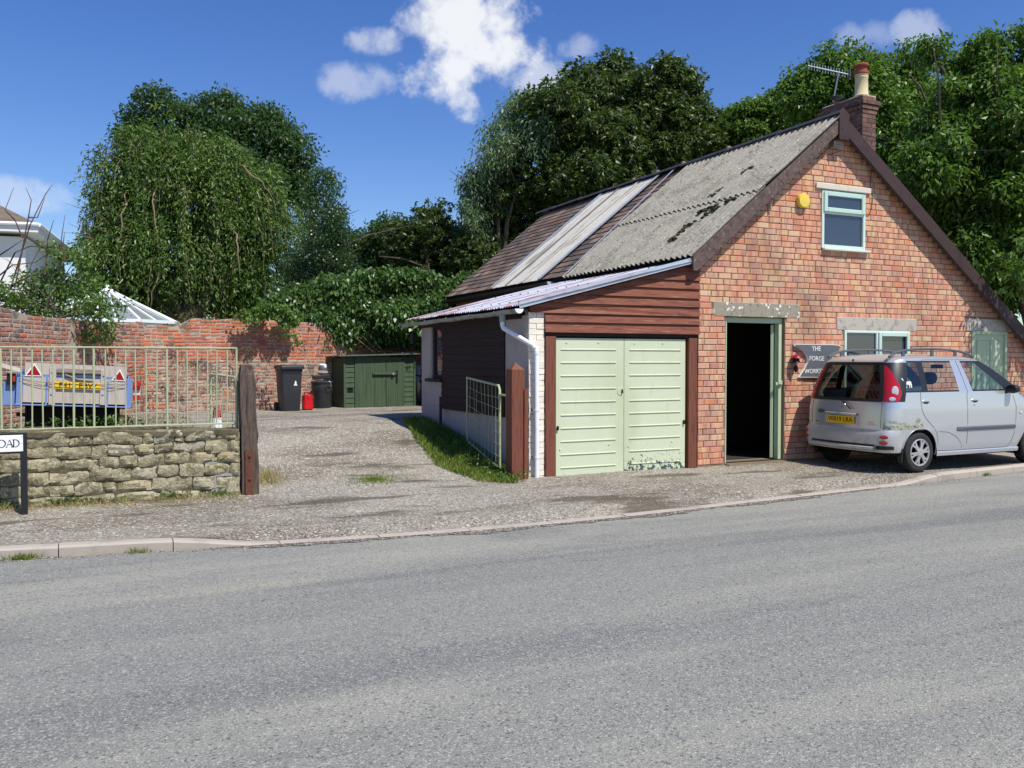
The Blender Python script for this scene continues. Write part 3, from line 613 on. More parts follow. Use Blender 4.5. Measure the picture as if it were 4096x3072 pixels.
    m = MB(); m.prism([(XA + .08, bl(XA + .08) - .27), (XR + .2, bl(XR + .2) - .27), (XR + .2, bl(XR + .2)), (XA + .08, bl(XA + .08))], f0, f1); m.obj('bargeboard', 'barge_dark', T, bevel=.004)
    m = MB(); m.prism([(XA - .11, ZA - .36), (XA + .1, ZA - .36), (XA + .1, ZA + .04), (XA - .02, ZA + .15), (XA - .11, ZA + .06)], f0 - .025, f1); m.obj('apex_board', 'barge_dark', T, bevel=.004)
    m = MB(); m.box(XA - .14, XA + .06, YG - .12, YG + .1, ZA - .47, ZA - .37); m.obj('purlin_end', 'weathered_wood', T, bevel=.004)
    MB().hexa([(XE + .1, f1, ZE - .13), (XE + .16, f1, ZE - .13), (XE + .16, YG, ZE - .13), (XE + .1, YG, ZE - .13), (XE + .1, f1, ZE - .02), (XE + .16, f1, ZE - .02), (XE + .16, YG, ZE - .02), (XE + .1, YG, ZE - .02)]).obj('eaves_block', 'barge_dark', T)
    # eaves gutter of the slate part
    def gutter(name, mat, P0, P1, r_, parent, n=10, steps=8):
        P0, P1 = Vector(P0), Vector(P1); rows = []
        for i in range(steps + 1):
            p = P0.lerp(P1, i / steps); rows.append([(p.x + math.cos(R(a)) * r_, p.y, p.z + math.sin(R(a)) * r_) for a in np.linspace(180, 360, n)] + [(p.x + math.cos(R(a)) * (r_ - .004), p.y, p.z + math.sin(R(a)) * (r_ - .004)) for a in np.linspace(360, 180, n)])
        m = MB(); m.grid(rows); return m.obj(name, mat, parent, smooth=True)
    gutter('gutter', 'black_gutter', (XE - .07, 14.95, ZE - .07), (XE - .07, YB + .1, ZE - .1), .065, T)
    m = MB(); m.prism([(XE - .14, ZE - .07)] + [(XE - .07 + .07 * math.cos(R(a)), ZE - .07 + .07 * math.sin(R(a))) for a in range(180, 361, 20)], 14.93, 14.95); m.obj('gutter_end_cap', 'lead', T)
    MB().box(XE, XE + .03, 13.2, YB, ZE - .2, ZE - .07).obj('fascia', 'dark_boards', T)
    # ---- chimney
    c0, c1, d0, d1, zt = 12.50, 12.84, 11.6, 12.58, 6.36
    zb = roof_top(c1) - .1
    ch = MB().box(c0 + .01, c1 - .01, d0 + .01, d1 - .01, zb, zt - .06).obj('chimney', 'old_mortar', T)
    H = .081; z = zt - .08; row = 0; bm_ = {}
    def bk(nm, x0, x1, y0, y1, z0, z1):
        MB().box(x0, x1, y0, y1, z0 + .004, z1 - .004).obj('brick', 'chimney_brick', ch, bevel=.004)
    zz = zt
    for row, ov in enumerate((.0, .055, .03, .012, 0, 0, 0, 0, 0, 0, 0, 0, 0, 0, 0, 0, 0, 0, 0)):
        z1 = zt - row * H; z0 = z1 - H
        if z0 < roof_top(c0) - .1: break
        xa, xb, ya, yb = c0 - ov, c1 + ov, d0 - ov, d1 + ov; off = .115 if row % 2 else .23
        # front face bricks
        xs = [xa, xa + (.115 if row % 2 else .235), xb]
        for p, q in zip(xs, xs[1:]): bk('b', p + .004, q - .004, ya, ya + .11, z0, z1)
        ys = [ya + .115]; 
        while ys[-1] < yb - .12: ys.append(min(yb, ys[-1] + (.235 if len(ys) > 1 or row % 2 else .12)))
        if ys[-1] < yb: ys.append(yb)
        for p, q in zip(ys, ys[1:]): bk('b', xa, xa + .11, p + .004, q - .004, z0, z1)
    MB().box(c0 - .0, c1 + .0, d0 - .0, d1 + .0, zt - .02, zt + .02).obj('flaunching', 'old_mortar', ch, bevel=.012)
    pc_ = ((c0 + c1) / 2, d0 + .19, zt)
    m = MB(); m.lathe([(.135, 0), (.14, .05), (.118, .08), (.112, .36), (.118, .37), (.118, .385), (.11, .395), (.12, .41), (.12, .43)], pc_, 24); pt = m.obj('chimney_pot', 'pot_cream', ch, smooth=True)
    m = MB(); m.lathe([(.12, .43), (.132, .44), (.132, .475), (.10, .49), (.095, .56), (.13, .575), (.135, .60), (.11, .625), (.05, .64)], pc_, 24); m.obj('pot_cap', 'terracotta', pt, smooth=True)
    pd_ = ((c0 + c1) / 2, d1 - .2, zt)
    m = MB(); m.lathe([(.07, 0), (.06, .08), (.06, .1)], pd_, 16); pt = m.obj('chimney_pot', 'terracotta', ch, smooth=True)
    m = MB(); m.lathe([(.12, .16), (.125, .185), (.09, .2)], pd_, 16); m.obj('pot_cap', 'black_plastic', pt, smooth=True)
    # ---- upstairs window
    x0, x1, z0, z1 = OPEN[1]; yf = YG - .012
    wn = MB().box(x0, x0 + .055, yf, yf + .07, z0, z1).box(x1 - .055, x1, yf, yf + .07, z0, z1).box(x0 + .055, x1 - .055, yf, yf + .07, z1 - .05, z1).box(x0 + .055, x1 - .055, yf, yf + .07, z0, z0 + .06).box(x0 + .055, x1 - .055, yf, yf + .07, 3.955, 4.005).obj('window', 'upvc', T, bevel=.006)
    wn['label'] = 'pale green upstairs window with an obscured top light'
    m = MB(); a, b, e, f_ = x0 + .03, x1 - .03, 3.985, z1 - .02
    for q in ((a, a + .075, e, f_), (b - .075, b, e, f_), (a + .075, b - .075, e, e + .07), (a + .075, b - .075, f_ - .07, f_)): m.box(q[0], q[1], yf - .025, yf + .02, q[2], q[3])
    m.obj('top_sash', 'upvc_teal', wn, bevel=.008)
    MB().box(x0 + .05, x1 - .05, yf + .035, yf + .04, z0 + .05, 3.97).obj('pane', 'window_glass', wn)
    MB().box(x0 + .1, x1 - .1, yf + .005, yf + .009, 4.04, 4.25).obj('pane', 'window_glass', wn)
    m = MB(); m.prism([(x0 + .15 + (.0 if k in (0, 3) else 0), z) for k, z in []] or [(x0 + .14, 4.08), (x0 + .16, 4.06), (x1 - .16, 4.06), (x1 - .14, 4.08), (x1 - .14, 4.21), (x1 - .16, 4.23), (x0 + .16, 4.23), (x0 + .14, 4.21)], yf + .012, yf + .018); m.obj('obscured_panel', 'frosted', wn)
    MB().box(x0 + .005, x1 + .06, YG - .075, YG - .0125, z0 - .035, z0 - .001).obj('sill', 'upvc', wn, bevel=.006)
    MB().box(x0 - .14, x1 + .1, YG - .035, YG + .05, z1 + .012, z1 + .105).obj('drip_board', 'old_white_wood', T, bevel=.008)
    MB().box(x0, x1, YG + .3, YG + .31, z0, z1).obj('blind', 'house_white', wn) if False else None
    m = MB(); m.box(x0 - .3, x1 + .3, YG + .35, YG + .37, z0 - .3, z1 + .2); m.obj('back_board', 'trim_grey', wn)
    # ---- ground floor window
    x0, x1, z0, z1 = OPEN[2]; xm = (x0 + x1) / 2; m = MB()
    for q in ((x0, x0 + .05, z0, z1), (x1 - .05, x1, z0, z1), (xm - .04, xm + .03, z0 + .05, z1 - .045), (x0 + .05, x1 - .05, z1 - .045, z1), (x0 + .05, x1 - .05, z0, z0 + .05)): m.box(q[0], q[1], yf, yf + .07, q[2], q[3])
    wn = m.obj('window', 'upvc', T, bevel=.006); wn['label'] = 'pale green ground floor casement window behind the car'
    m = MB(); a, b = xm + .0, x1 - .025
    for q in ((a, a + .07, z0 + .03, z1 - .025), (b - .07, b, z0 + .03, z1 - .025), (a + .07, b - .07, z1 - .095, z1 - .025), (a + .07, b - .07, z0 + .03, z0 + .1)): m.box(q[0], q[1], yf - .025, yf + .02, q[2], q[3])
    m.obj('casement', 'upvc_teal', wn, bevel=.008)
    for a, b in ((x0 + .04, xm - .02), (xm + .06, x1 - .08)): MB().box(a, b, yf + .03, yf + .035, z0 + .04, z1 - .04).obj('pane', 'window_glass', wn)
    MB().box(x0 - .06, x1 + .06, YG - .075, YG - .0125, z0 - .04, z0 - .001).obj('sill', 'upvc', wn, bevel=.006)
    # ---- workshop doorway
    x0, x1, z0, z1 = OPEN[0]; yj = YG + .06
    fr = MB().box(x0 + .0, x0 + .022, YG + .0, yj + .12, .03, z1 - .085).box(x1 - .075, x1 - .002, yj, yj + .1, .03, z1 - .085).box(x0 + .0, x1 - .002, yj, yj + .1, z1 - .085, z1 - .003).obj('door_frame', 'sage_paint', T, bevel=.004)
    hd = Vector((.70, .71, 0)); hn = Vector((-.71, .70, 0)) * .045; h0 = Vector((x1 - .115, yj + .075, 0)); h1 = h0 + hd * .95; zz = lambda p, z: Vector((p.x, p.y, z))
    dl = MB().hexa([zz(h0, .05), zz(h1, .05), zz(h1 + hn, .05), zz(h0 + hn, .05), zz(h0, z1 - .1), zz(h1, z1 - .1), zz(h1 + hn, z1 - .1), zz(h0 + hn, z1 - .1)]).obj('door', 'sage_paint', T, bevel=.004); dl['label'] = 'sage green workshop door standing open inwards'
    MB().box(x1 - .15, x1 - .02, yj - .03, yj - .0, 1.20, 1.25).box(x1 - .11, x1 - .03, yj - .045, yj - .03, 1.215, 1.275).obj('bolt', 'sage_paint', dl, bevel=.004)
    m = MB(); m.hexa([(x0, YG - .12, -.05), (x1, YG - .12, -.05), (x1, YG + .3, -.05), (x0, YG + .3, -.05), (x0, YG - .1, .012), (x1, YG - .1, .012), (x1, YG + .3, .032), (x0, YG + .3, .032)]); m.obj('door_step', 'dirt', T)
    # ---- panelled door on the right
    x0, x1, z0, z1 = OPEN[3]; m = MB()
    for q in ((x0, x0 + .06, 0.02, z1), (x1 - .06, x1, .02, z1), (x0 + .06, x1 - .06, z1 - .06, z1)): m.box(q[0], q[1], yf, yf + .08, q[2], q[3])
    m.obj('door_frame', 'sage_paint', T, bevel=.004)
    dr = MB().box(x0 + .062, x1 - .062, yf + .035, yf + .075, .03, z1 - .062).obj('door', 'sage_paint', T); dr['label'] = 'sage green panelled door at the right end'
    for (a, b) in ((x0 + .16, x0 + .44), (x0 + .52, x1 - .16)):
        for (e, f_) in ((1.42, 1.95), (.75, 1.32), (.15, .65)):
            MB().box(a, b, yf + .02, yf + .034, e, f_).obj('panel', 'sage_paint', dr, bevel=.01)
    # small ironwork on the gable
    P = oy(3075, 827, YG); MB().beam((P.x - .01, YG - .05, P.z + .05), (P.x + .02, YG - .03, P.z - .06), .02, .03).obj('bracket', 'sage_paint', T)
    def wire(name, pts, r_, mat, parent): return MB().tube(pts, r_, 5).obj(name, mat, parent)
    wire('cable', [(11.62, YG - .012, 4.72), (11.6, YG - .014, 4.45), (11.66, YG - .014, 4.3), (11.64, YG - .012, 4.12), (11.58, YG - .01, 3.98), (11.5, YG - .008, 3.99)], .005, 'ink', T)
    A = Vector((XA - .06, f0 - .03, ZA - .2)); B = at(4300, 545, 22)
    wire('telephone_wire', [A.lerp(B, t) - Vector((0, 0, .35 * 4 * t * (1 - t))) for t in np.linspace(0, 1, 12)], .006, 'ink', T)
    wire('loose_wire', [(XA - .1, YG - .02, ZA - .42), (XA - .35, YG - .012, ZA - .62), (XA - .42, YG - .01, ZA - .66), (XA - .1, YG - .012, ZA - .56), (XA + .12, YG - .012, ZA - .48)], .004, 'ink', T)
    return T
forge()
# aerial on the chimney
def aerial():
    T = thing('television_aerial', 'grid style television aerial on a mast beside the chimney pot', 'aerial', (12.66, 12.45, 6.36))
    D = 17.6; a, b = at(3232, 263, D + .25), at(3396, 298, D); mid = at(3354, 288, D + .08)
    base = Vector((12.66, 12.47, 6.33)); top = mid
    MB().tube([base, Vector((base.x, base.y, base.z + .1)), top - Vector((0, 0, .02)), top + Vector((0, 0, .05))], .016, 8).obj('mast', 'trim_grey', T)
    bo = MB().tube([a, b], .012, 6).obj('boom', 'lead', T)
    for t in np.linspace(.02, .97, 15):
        p = a.lerp(b, t); MB().tube([p - Vector((0, 0, .075)), p + Vector((0, 0, .075))], .006, 5).obj('element', 'lead', bo)
    p = b; MB().box(p.x - .006, p.x + .006, p.y - .03, p.y + .03, p.z - .11, p.z + .11).obj('reflector', 'trim_grey', T)
aerial()
# alarm box, workshop sign, hanging ornament (they hang on the wall: things of their own)
def wallthings():
    P = oy(3216, 802, YG - .06); T = thing('alarm_box', 'round yellow alarm box beside the upstairs window', 'alarm', (P.x, YG, P.z))
    m = MB(); m.lathe([(.108, 0), (.114, .01), (.114, .065), (.106, .078), (.04, .084)], (P.x, YG - .002, P.z), 28, 'y'); m.obj('housing', 'alarm_yellow', T, smooth=True)
    MB().lathe([(.098, .0), (.1, -.012)], (P.x, YG, P.z), 20, 'y').obj('back_plate', 'white_plastic', T)
    q = lambda x, y: (lambda p: (p.x, p.z))(oy(2700 + .6311 * x, 1200 + .6311 * y, YG - .03))
    outl = [q(*p) for p in ((752, 279), (1000, 282), (1035, 286), (1052, 297), (1030, 315), (1005, 345), (990, 372), (1000, 420), (1030, 470), (1040, 492), (785, 490), (800, 465), (822, 430), (838, 395), (840, 375), (832, 352), (815, 328), (785, 305), (755, 292))]
    T = thing('workshop_sign', 'dark grey anvil shaped board lettered in white beside the doorway', 'sign', (outl[0][0], YG, outl[10][1]))
    m = MB(); m.prism(outl[::-1], YG - .045, YG - .008); m.obj('board', 'white_paint', T)
    cxm = sum(p[0] for p in outl) / len(outl); czm = sum(p[1] for p in outl) / len(outl)
    m = MB(); m.prism([(cxm + (p[0] - cxm) * .975, czm + (p[1] - czm) * .965) for p in outl][::-1], YG - .0475, YG - .043); m.obj('face', 'board_grey', T)
    for txt, (px, py), sz in (('THE', (890, 310), .105), ('FORGE', (893, 372), .102), ('WORKSHOP', (818, 452), .1)):
        u, z = q(px, py); me = text_mesh(txt, sz, 'white_paint'); 
        me.transform(Matrix.Rotation(R(90), 4, 'X'))
        inst('lettering', me, (u + (.0 if txt != 'WORKSHOP' else .27), YG - .05, z), T, (0, R(1 if txt == 'FORGE' else -1), 0))
    P = oy(2700 + .6311 * 770, 1200 + .6311 * 380, YG - .08)
    T = thing('hanging_ornament', 'small hanging bell ornament with a red top left of the grey sign', 'ornament', (P.x, YG, P.z - .1))
    MB().tube([(P.x, YG - .005, P.z + .14), (P.x, YG - .08, P.z + .13), (P.x, YG - .08, P.z + .08)], .006, 5).obj('hook', 'ink', T)
    MB().lathe([(.01, .09), (.05, .075), (.085, .04), (.09, .025), (.07, .02)], (P.x, YG - .08, P.z), 14).obj('cap', 'dark_red', T, smooth=True)
    MB().lathe([(.05, .02), (.06, -.02), (.075, -.045), (.03, -.05)], (P.x - .01, YG - .08, P.z), 12).obj('bell', 'ink', T, smooth=True)
    MB().tube([(P.x - .01, YG - .08, P.z - .05), (P.x - .01, YG - .08, P.z - .09)], .004, 5).obj('cord', 'ink', T)
    MB().lathe([(.005, -.08), (.03, -.1), (.036, -.14), (.02, -.18), (.004, -.2)], (P.x - .01, YG - .08, P.z), 12).obj('weight', 'ink', T, smooth=True)
wallthings()
# ================================================================ the lean-to garage
GX = 5.30
def garage():
    T = thing('lean_to_garage', 'lean-to garage with pale green doors, dark red boards and a white corner pier', 'garage', (GX, YG, 0))
    Y1 = 14.92
    E0, E1 = Vector((5.12, 0, 2.30)), Vector((8.125, 0, 3.075)); sl = (E1 - E0); Ln = sl.length; d = sl.normalized(); n = Vector((-d.z, 0, d.x))
    def LP(Y, v, off=0): p = E0 + d * v + n * off; return Vector((p.x, Y, p.z))
    # roof sheets
    NS = 7; y0, y1 = YG - .12, Y1 + .2; w = (y1 - y0) / NS
    for i in range(NS):
        a = y0 + i * w; m = MB(); nn = max(8, int((w + .06) / .076 * 8)); top = []; bot = []
        for t in (0, .25, .5, .75, 1):
            rt, rb = [], []
            for k in range(nn + 1):
                y = lerp(a - .03, a + w + .03, k / nn); h = .009 * (1 - math.cos(2 * math.pi * y / .076)) + .004 * (i % 2) + .008 * vnoise((y * 1.5, t * 3), 1)
                P = LP(y, t * Ln + (.01 * vnoise((y, 0), 7) if t == 0 else 0), h + .02); rt.append(P); rb.append(P - Vector((0, 0, .003)))
            top.append(rt); bot.append(rb)
        m.grid(top); m.grid(bot); m.grid([top[0], bot[0]]); m.grid([[r_[0] for r_ in top], [r_[0] for r_ in bot]])
        sh = m.obj('roof_sheet', 'iron_roof', T, smooth=50)
        for t in (.12, .5, .86):
            for yy in (a + .12, a + .42):
                MB().lathe([(.014, 0), (.012, .012), (.004, .018)], LP(yy, t * Ln, .04), 8).obj('roof_bolt', 'trim_grey', sh)
    MB().beam(LP(y0 - .005, -.02, .035), LP(y0 - .005, Ln, .035), .012, .085, n).obj('verge_flashing', 'lead', T)
    MB().beam(LP(y0, 0, -.015), LP(y0, Ln, -.015), .02, .06, n).obj('verge_board', 'dark_boards', T) if False else None
    m = MB(); m.prism([(5.2, 2.26), (8.12, 3.015), (8.12, 3.04), (5.2, 2.29)], YG + .05, Y1 + .15); m.obj('roof_boarding', 'dark_boards', T)
    # front boards
    def rl(x): return LP(0, (x - E0.x) / d.x, -.03).z
    ys = [1088, 1124.8, 1158, 1195.6, 1229.6, 1267, 1299.6, 1338]; zb = [oy(2796, y, YG - .02).z for y in ys]; prev = None; XRt = 8.125
    for i, z in enumerate(zb):
        ztop = (zb[i - 1] + .018) if i else rl(XRt)
        xl = 5.535 if z < 2.2 else 5.31
        def xat(zz): return E0.x + (zz + .03 / d.x - E0.z) / (d.z / d.x)
        a, b = max(xl, xat(z)), max(xl, xat(ztop))
        if i == 0: poly = [(a, z), (XRt, z), (XRt, rl(XRt))]
        else: poly = [(a, z), (XRt, z), (XRt, min(ztop, rl(XRt)))] + ([(b, ztop)] if b < XRt else []) + ([(xl, min(ztop, rl(xl)))] if b > xl and rl(xl) > z else [])
        f = YG - .022; k = len(poly)
        vs = [(x, f - .03 if abs(zz - z) < 1e-6 else f + .004, zz) for x, zz in poly] + [(x, f + .02, zz) for x, zz in poly]
        m = MB(); m.add(vs, [tuple(range(k)), tuple(range(2 * k - 1, k - 1, -1))] + [(q, q + k, (q + 1) % k + k, (q + 1) % k) for q in range(k)]); m.obj('board', 'red_wood', T)
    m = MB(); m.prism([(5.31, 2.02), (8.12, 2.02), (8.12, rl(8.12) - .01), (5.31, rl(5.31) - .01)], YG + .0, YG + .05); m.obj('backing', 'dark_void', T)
    MB().box(5.54, 8.12, YG - .012, YG + .08, 1.925, 2.02).obj('header', 'dark_boards', T)
    for (a, b, z0) in ((5.545, 5.705, -.07), (7.935, 8.085, -.04)): MB().box(a, b, YG - .03, YG + .09, z0, 1.922).obj('door_post', 'red_post', T, bevel=.004)
    MB().box(8.09, 8.128, YG + .01, YG + .1, -.1, 2.0).obj('gap_board', 'dark_boards', T)
    # garage door
    x0, x1, z0, z1 = 5.712, 7.902, -.055, 1.905; xm = 6.83; yd = YG + .012
    def zl(x): return z0
    gd = MB().box(x0, x1, yd + .025, yd + .04, z0 + .01, z1).obj('garage_door', 'garage_paint', T)
    for (a, b, mt) in ((x0, xm - .003, 'garage_paint'), (xm + .003, x1, 'garage_paint')):
        lf = MB().box(a, b, yd, yd + .024, z0, z1).obj('door_leaf', 'chipped_paint' if a > 6 else 'garage_paint', gd, bevel=.003)
        wl = b - a
        for k in range(10):
            zz = lerp(1.745, .105, k / 9); xa, xb = a + .09 * (1 if a < 6 else 1.0), b - .09 * (1.5 if a < 6 else 1)
            MB().tube([(xa - .006, yd + .006, zz), (xa + .008, yd - .002, zz), (xb - .008, yd - .002, zz), (xb + .006, yd + .006, zz)], .0105, 8).obj('rib', 'garage_paint' if a < 6 else 'chipped_paint', gd, smooth=True)
        for (fx, zz) in ((.16, 1.84), (.62, 1.845), (.07, .36), (.78, .40)): MB().lathe([(.014, 0), (.012, .008), (.004, .011)], (a + wl * fx, yd, zz), 10, 'y').obj('rivet', 'garage_paint', gd, smooth=True)
    m = MB(); pl_ = [(xm - .062 + .055 * math.cos(R(a)) * (1 if math.cos(R(a)) < 0 else 1.0), 1.155 + .062 * math.sin(R(a))) for a in range(0, 360, 24)]; m.prism(pl_[::-1], yd - .006, yd + .002); lk = m.obj('lock_plate', 'garage_paint', gd, bevel=.002)
    MB().box(xm - .046, xm - .034, yd - .03, yd - .006, 1.125, 1.18).obj('handle', 'ink', lk)
    for (xx, zz) in ((x0 + .035, .66), (x1 - .03, .68)): MB().box(xx - .012, xx + .012, yd - .03, yd, zz - .03, zz + .03).obj('catch', 'ink', gd, bevel=.004)
    # white corner pier
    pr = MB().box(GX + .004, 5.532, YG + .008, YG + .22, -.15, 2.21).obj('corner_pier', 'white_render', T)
    H = .077; r2 = random.Random(4)
    for row in range(30):
        z = -.06 + row * H
        if z + H > 2.25: break
        xs = [GX, GX + (.115 if row % 2 else .235), 5.535] if row % 2 else [GX, 5.535]
        for a, b in zip(xs, xs[1:]):
            if b - a < .03: continue
            me = brick_mesh('brick', b - a - .004, H - .004, .03, .004, 'white_brick', r2.randrange(999), .004); inst('brick', me, ((a + b) / 2, YG - .004 + r2.uniform(-.003, .003), z + H / 2), pr, (0, 0, r2.gauss(0, .01)))
    # west side: white low wall, near column, far column, boards, window
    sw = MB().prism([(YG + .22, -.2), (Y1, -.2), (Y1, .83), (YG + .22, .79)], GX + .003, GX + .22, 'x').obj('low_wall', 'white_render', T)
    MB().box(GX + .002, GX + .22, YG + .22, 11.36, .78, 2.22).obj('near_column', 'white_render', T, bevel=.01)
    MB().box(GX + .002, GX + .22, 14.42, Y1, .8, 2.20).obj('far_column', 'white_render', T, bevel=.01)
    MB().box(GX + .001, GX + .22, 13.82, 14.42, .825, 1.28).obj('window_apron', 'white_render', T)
    zz = .78; i = 0
    while zz < 2.19:
        h = .115; yb = 13.84 + .02 * math.sin(i * 7)
        m = MB(); m.hexa([(GX - .03, 11.35, zz), (GX + .02, 11.35, zz), (GX + .02, yb, zz), (GX - .03, yb, zz), (GX - .012, 11.35, zz + h + .01), (GX + .02, 11.35, zz + h + .01), (GX + .02, yb, zz + h + .01), (GX - .012, yb, zz + h + .01)]); m.obj('side_board', 'dark_boards', T); zz += h; i += 1
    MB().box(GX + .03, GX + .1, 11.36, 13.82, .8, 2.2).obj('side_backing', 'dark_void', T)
    wn = MB().box(GX + .04, GX + .1, 13.85, 13.93, 1.28, 2.2).box(GX + .04, GX + .1, 14.34, 14.42, 1.28, 2.2).box(GX + .04, GX + .1, 13.93, 14.34, 2.12, 2.2).box(GX + .04, GX + .1, 13.93, 14.34, 1.28, 1.34).obj('side_window', 'dark_boards', T)
    MB().box(GX + .065, GX + .07, 13.93, 14.34, 1.34, 2.12).obj('pane', 'window_glass', wn)
    MB().box(GX - .07, GX + .06, 13.8, 14.56, 1.225, 1.28).obj('sill', 'dark_boards', wn, bevel=.005)
    MB().box(GX - .03, GX + .05, YG + .22, Y1 + .1, 2.17, 2.27).obj('wall_plate', 'dark_boards', T)
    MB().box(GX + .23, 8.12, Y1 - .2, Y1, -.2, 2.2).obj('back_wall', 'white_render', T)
    MB().box(GX - .02, GX + .0, 13.9, 13.97, .3, .98).obj('iron_stay', 'ink', T)
    # gutter, downpipe
    gx, gz0 = 5.075, 2.275; rows = []
    for i in range(13):
        t = i / 12; y = lerp(YG - .16, Y1 + .32, t); z = gz0 - .025 * t + .006 * math.sin(i * 1.9)
        rows.append([(gx + math.cos(R(a)) * .058, y, z + math.sin(R(a)) * .058) for a in np.linspace(180, 360, 9)] + [(gx + math.cos(R(a)) * .053, y, z + math.sin(R(a)) * .053) for a in np.linspace(360, 180, 9)])
    gt = MB().grid(rows).obj('gutter', 'grey_gutter', T, smooth=True)
    m = MB(); m.prism([(gx + .062 * math.cos(R(a)), gz0 + .004 + .062 * math.sin(R(a))) for a in range(180, 361, 20)], YG - .172, YG - .158); m.obj('end_cap', 'white_pvc', gt)
    for t in (.12, .33, .55, .78): y = lerp(YG, Y1, t); MB().tube([(gx - .06, y, gz0), (gx - .055, y, gz0 - .03), (gx, y, gz0 - .066), (gx + .06, y, gz0 - .03), (GX - .03, y, gz0)], .009, 5).obj('bracket', 'grey_gutter', gt)
    pts = [(gx, 10.97, gz0 - .05), (gx + .005, 10.97, gz0 - .2), (gx + .01, 10.95, gz0 - .235), (5.335, 10.56, 1.80), (5.375, 10.535, 1.755), (5.38, 10.53, 1.70), (5.385, 10.53, -.06)]
    dp = MB().tube(pts, .034, 14).obj('downpipe', 'white_pvc', T, smooth=True)
    MB().tube([(gx, 10.97, gz0 - .04), (gx + .004, 10.97, gz0 - .15)], .044, 14).obj('outlet', 'grey_gutter', dp, smooth=True)
    for z in (1.705, 1.785): MB().tube([(5.38 - (z > 1.75) * .02, 10.531, z - .03), (5.38 - (z > 1.75) * .035, 10.531 + (z > 1.75) * .03, z + .02)], .039, 14).obj('collar', 'white_pvc', dp, smooth=True)
    for z in (.92, .28): MB().tube([(5.384, 10.53, z - .014), (5.384, 10.53, z + .014)], .039, 14).obj('clip', 'white_pvc', dp, smooth=True); MB().box(5.33, 5.345, 10.52, YG + .0, z - .012, z + .012).obj('clip_screw', 'grey_gutter', dp)
    MB().tube([(5.385, 10.53, -.12), (5.385, 10.53, -.05)], .05, 12).obj('drain_collar', 'terracotta', dp, smooth=True)
    # lamp under the far eaves
    MB().box(GX - .16, GX - .06, Y1 + .02, Y1 + .12, 1.9, 2.08).box(GX - .06, GX + .0, Y1 - .0, Y1 + .05, 1.98, 2.02).obj('flood_lamp', 'ink', T, bevel=.01)
garage()
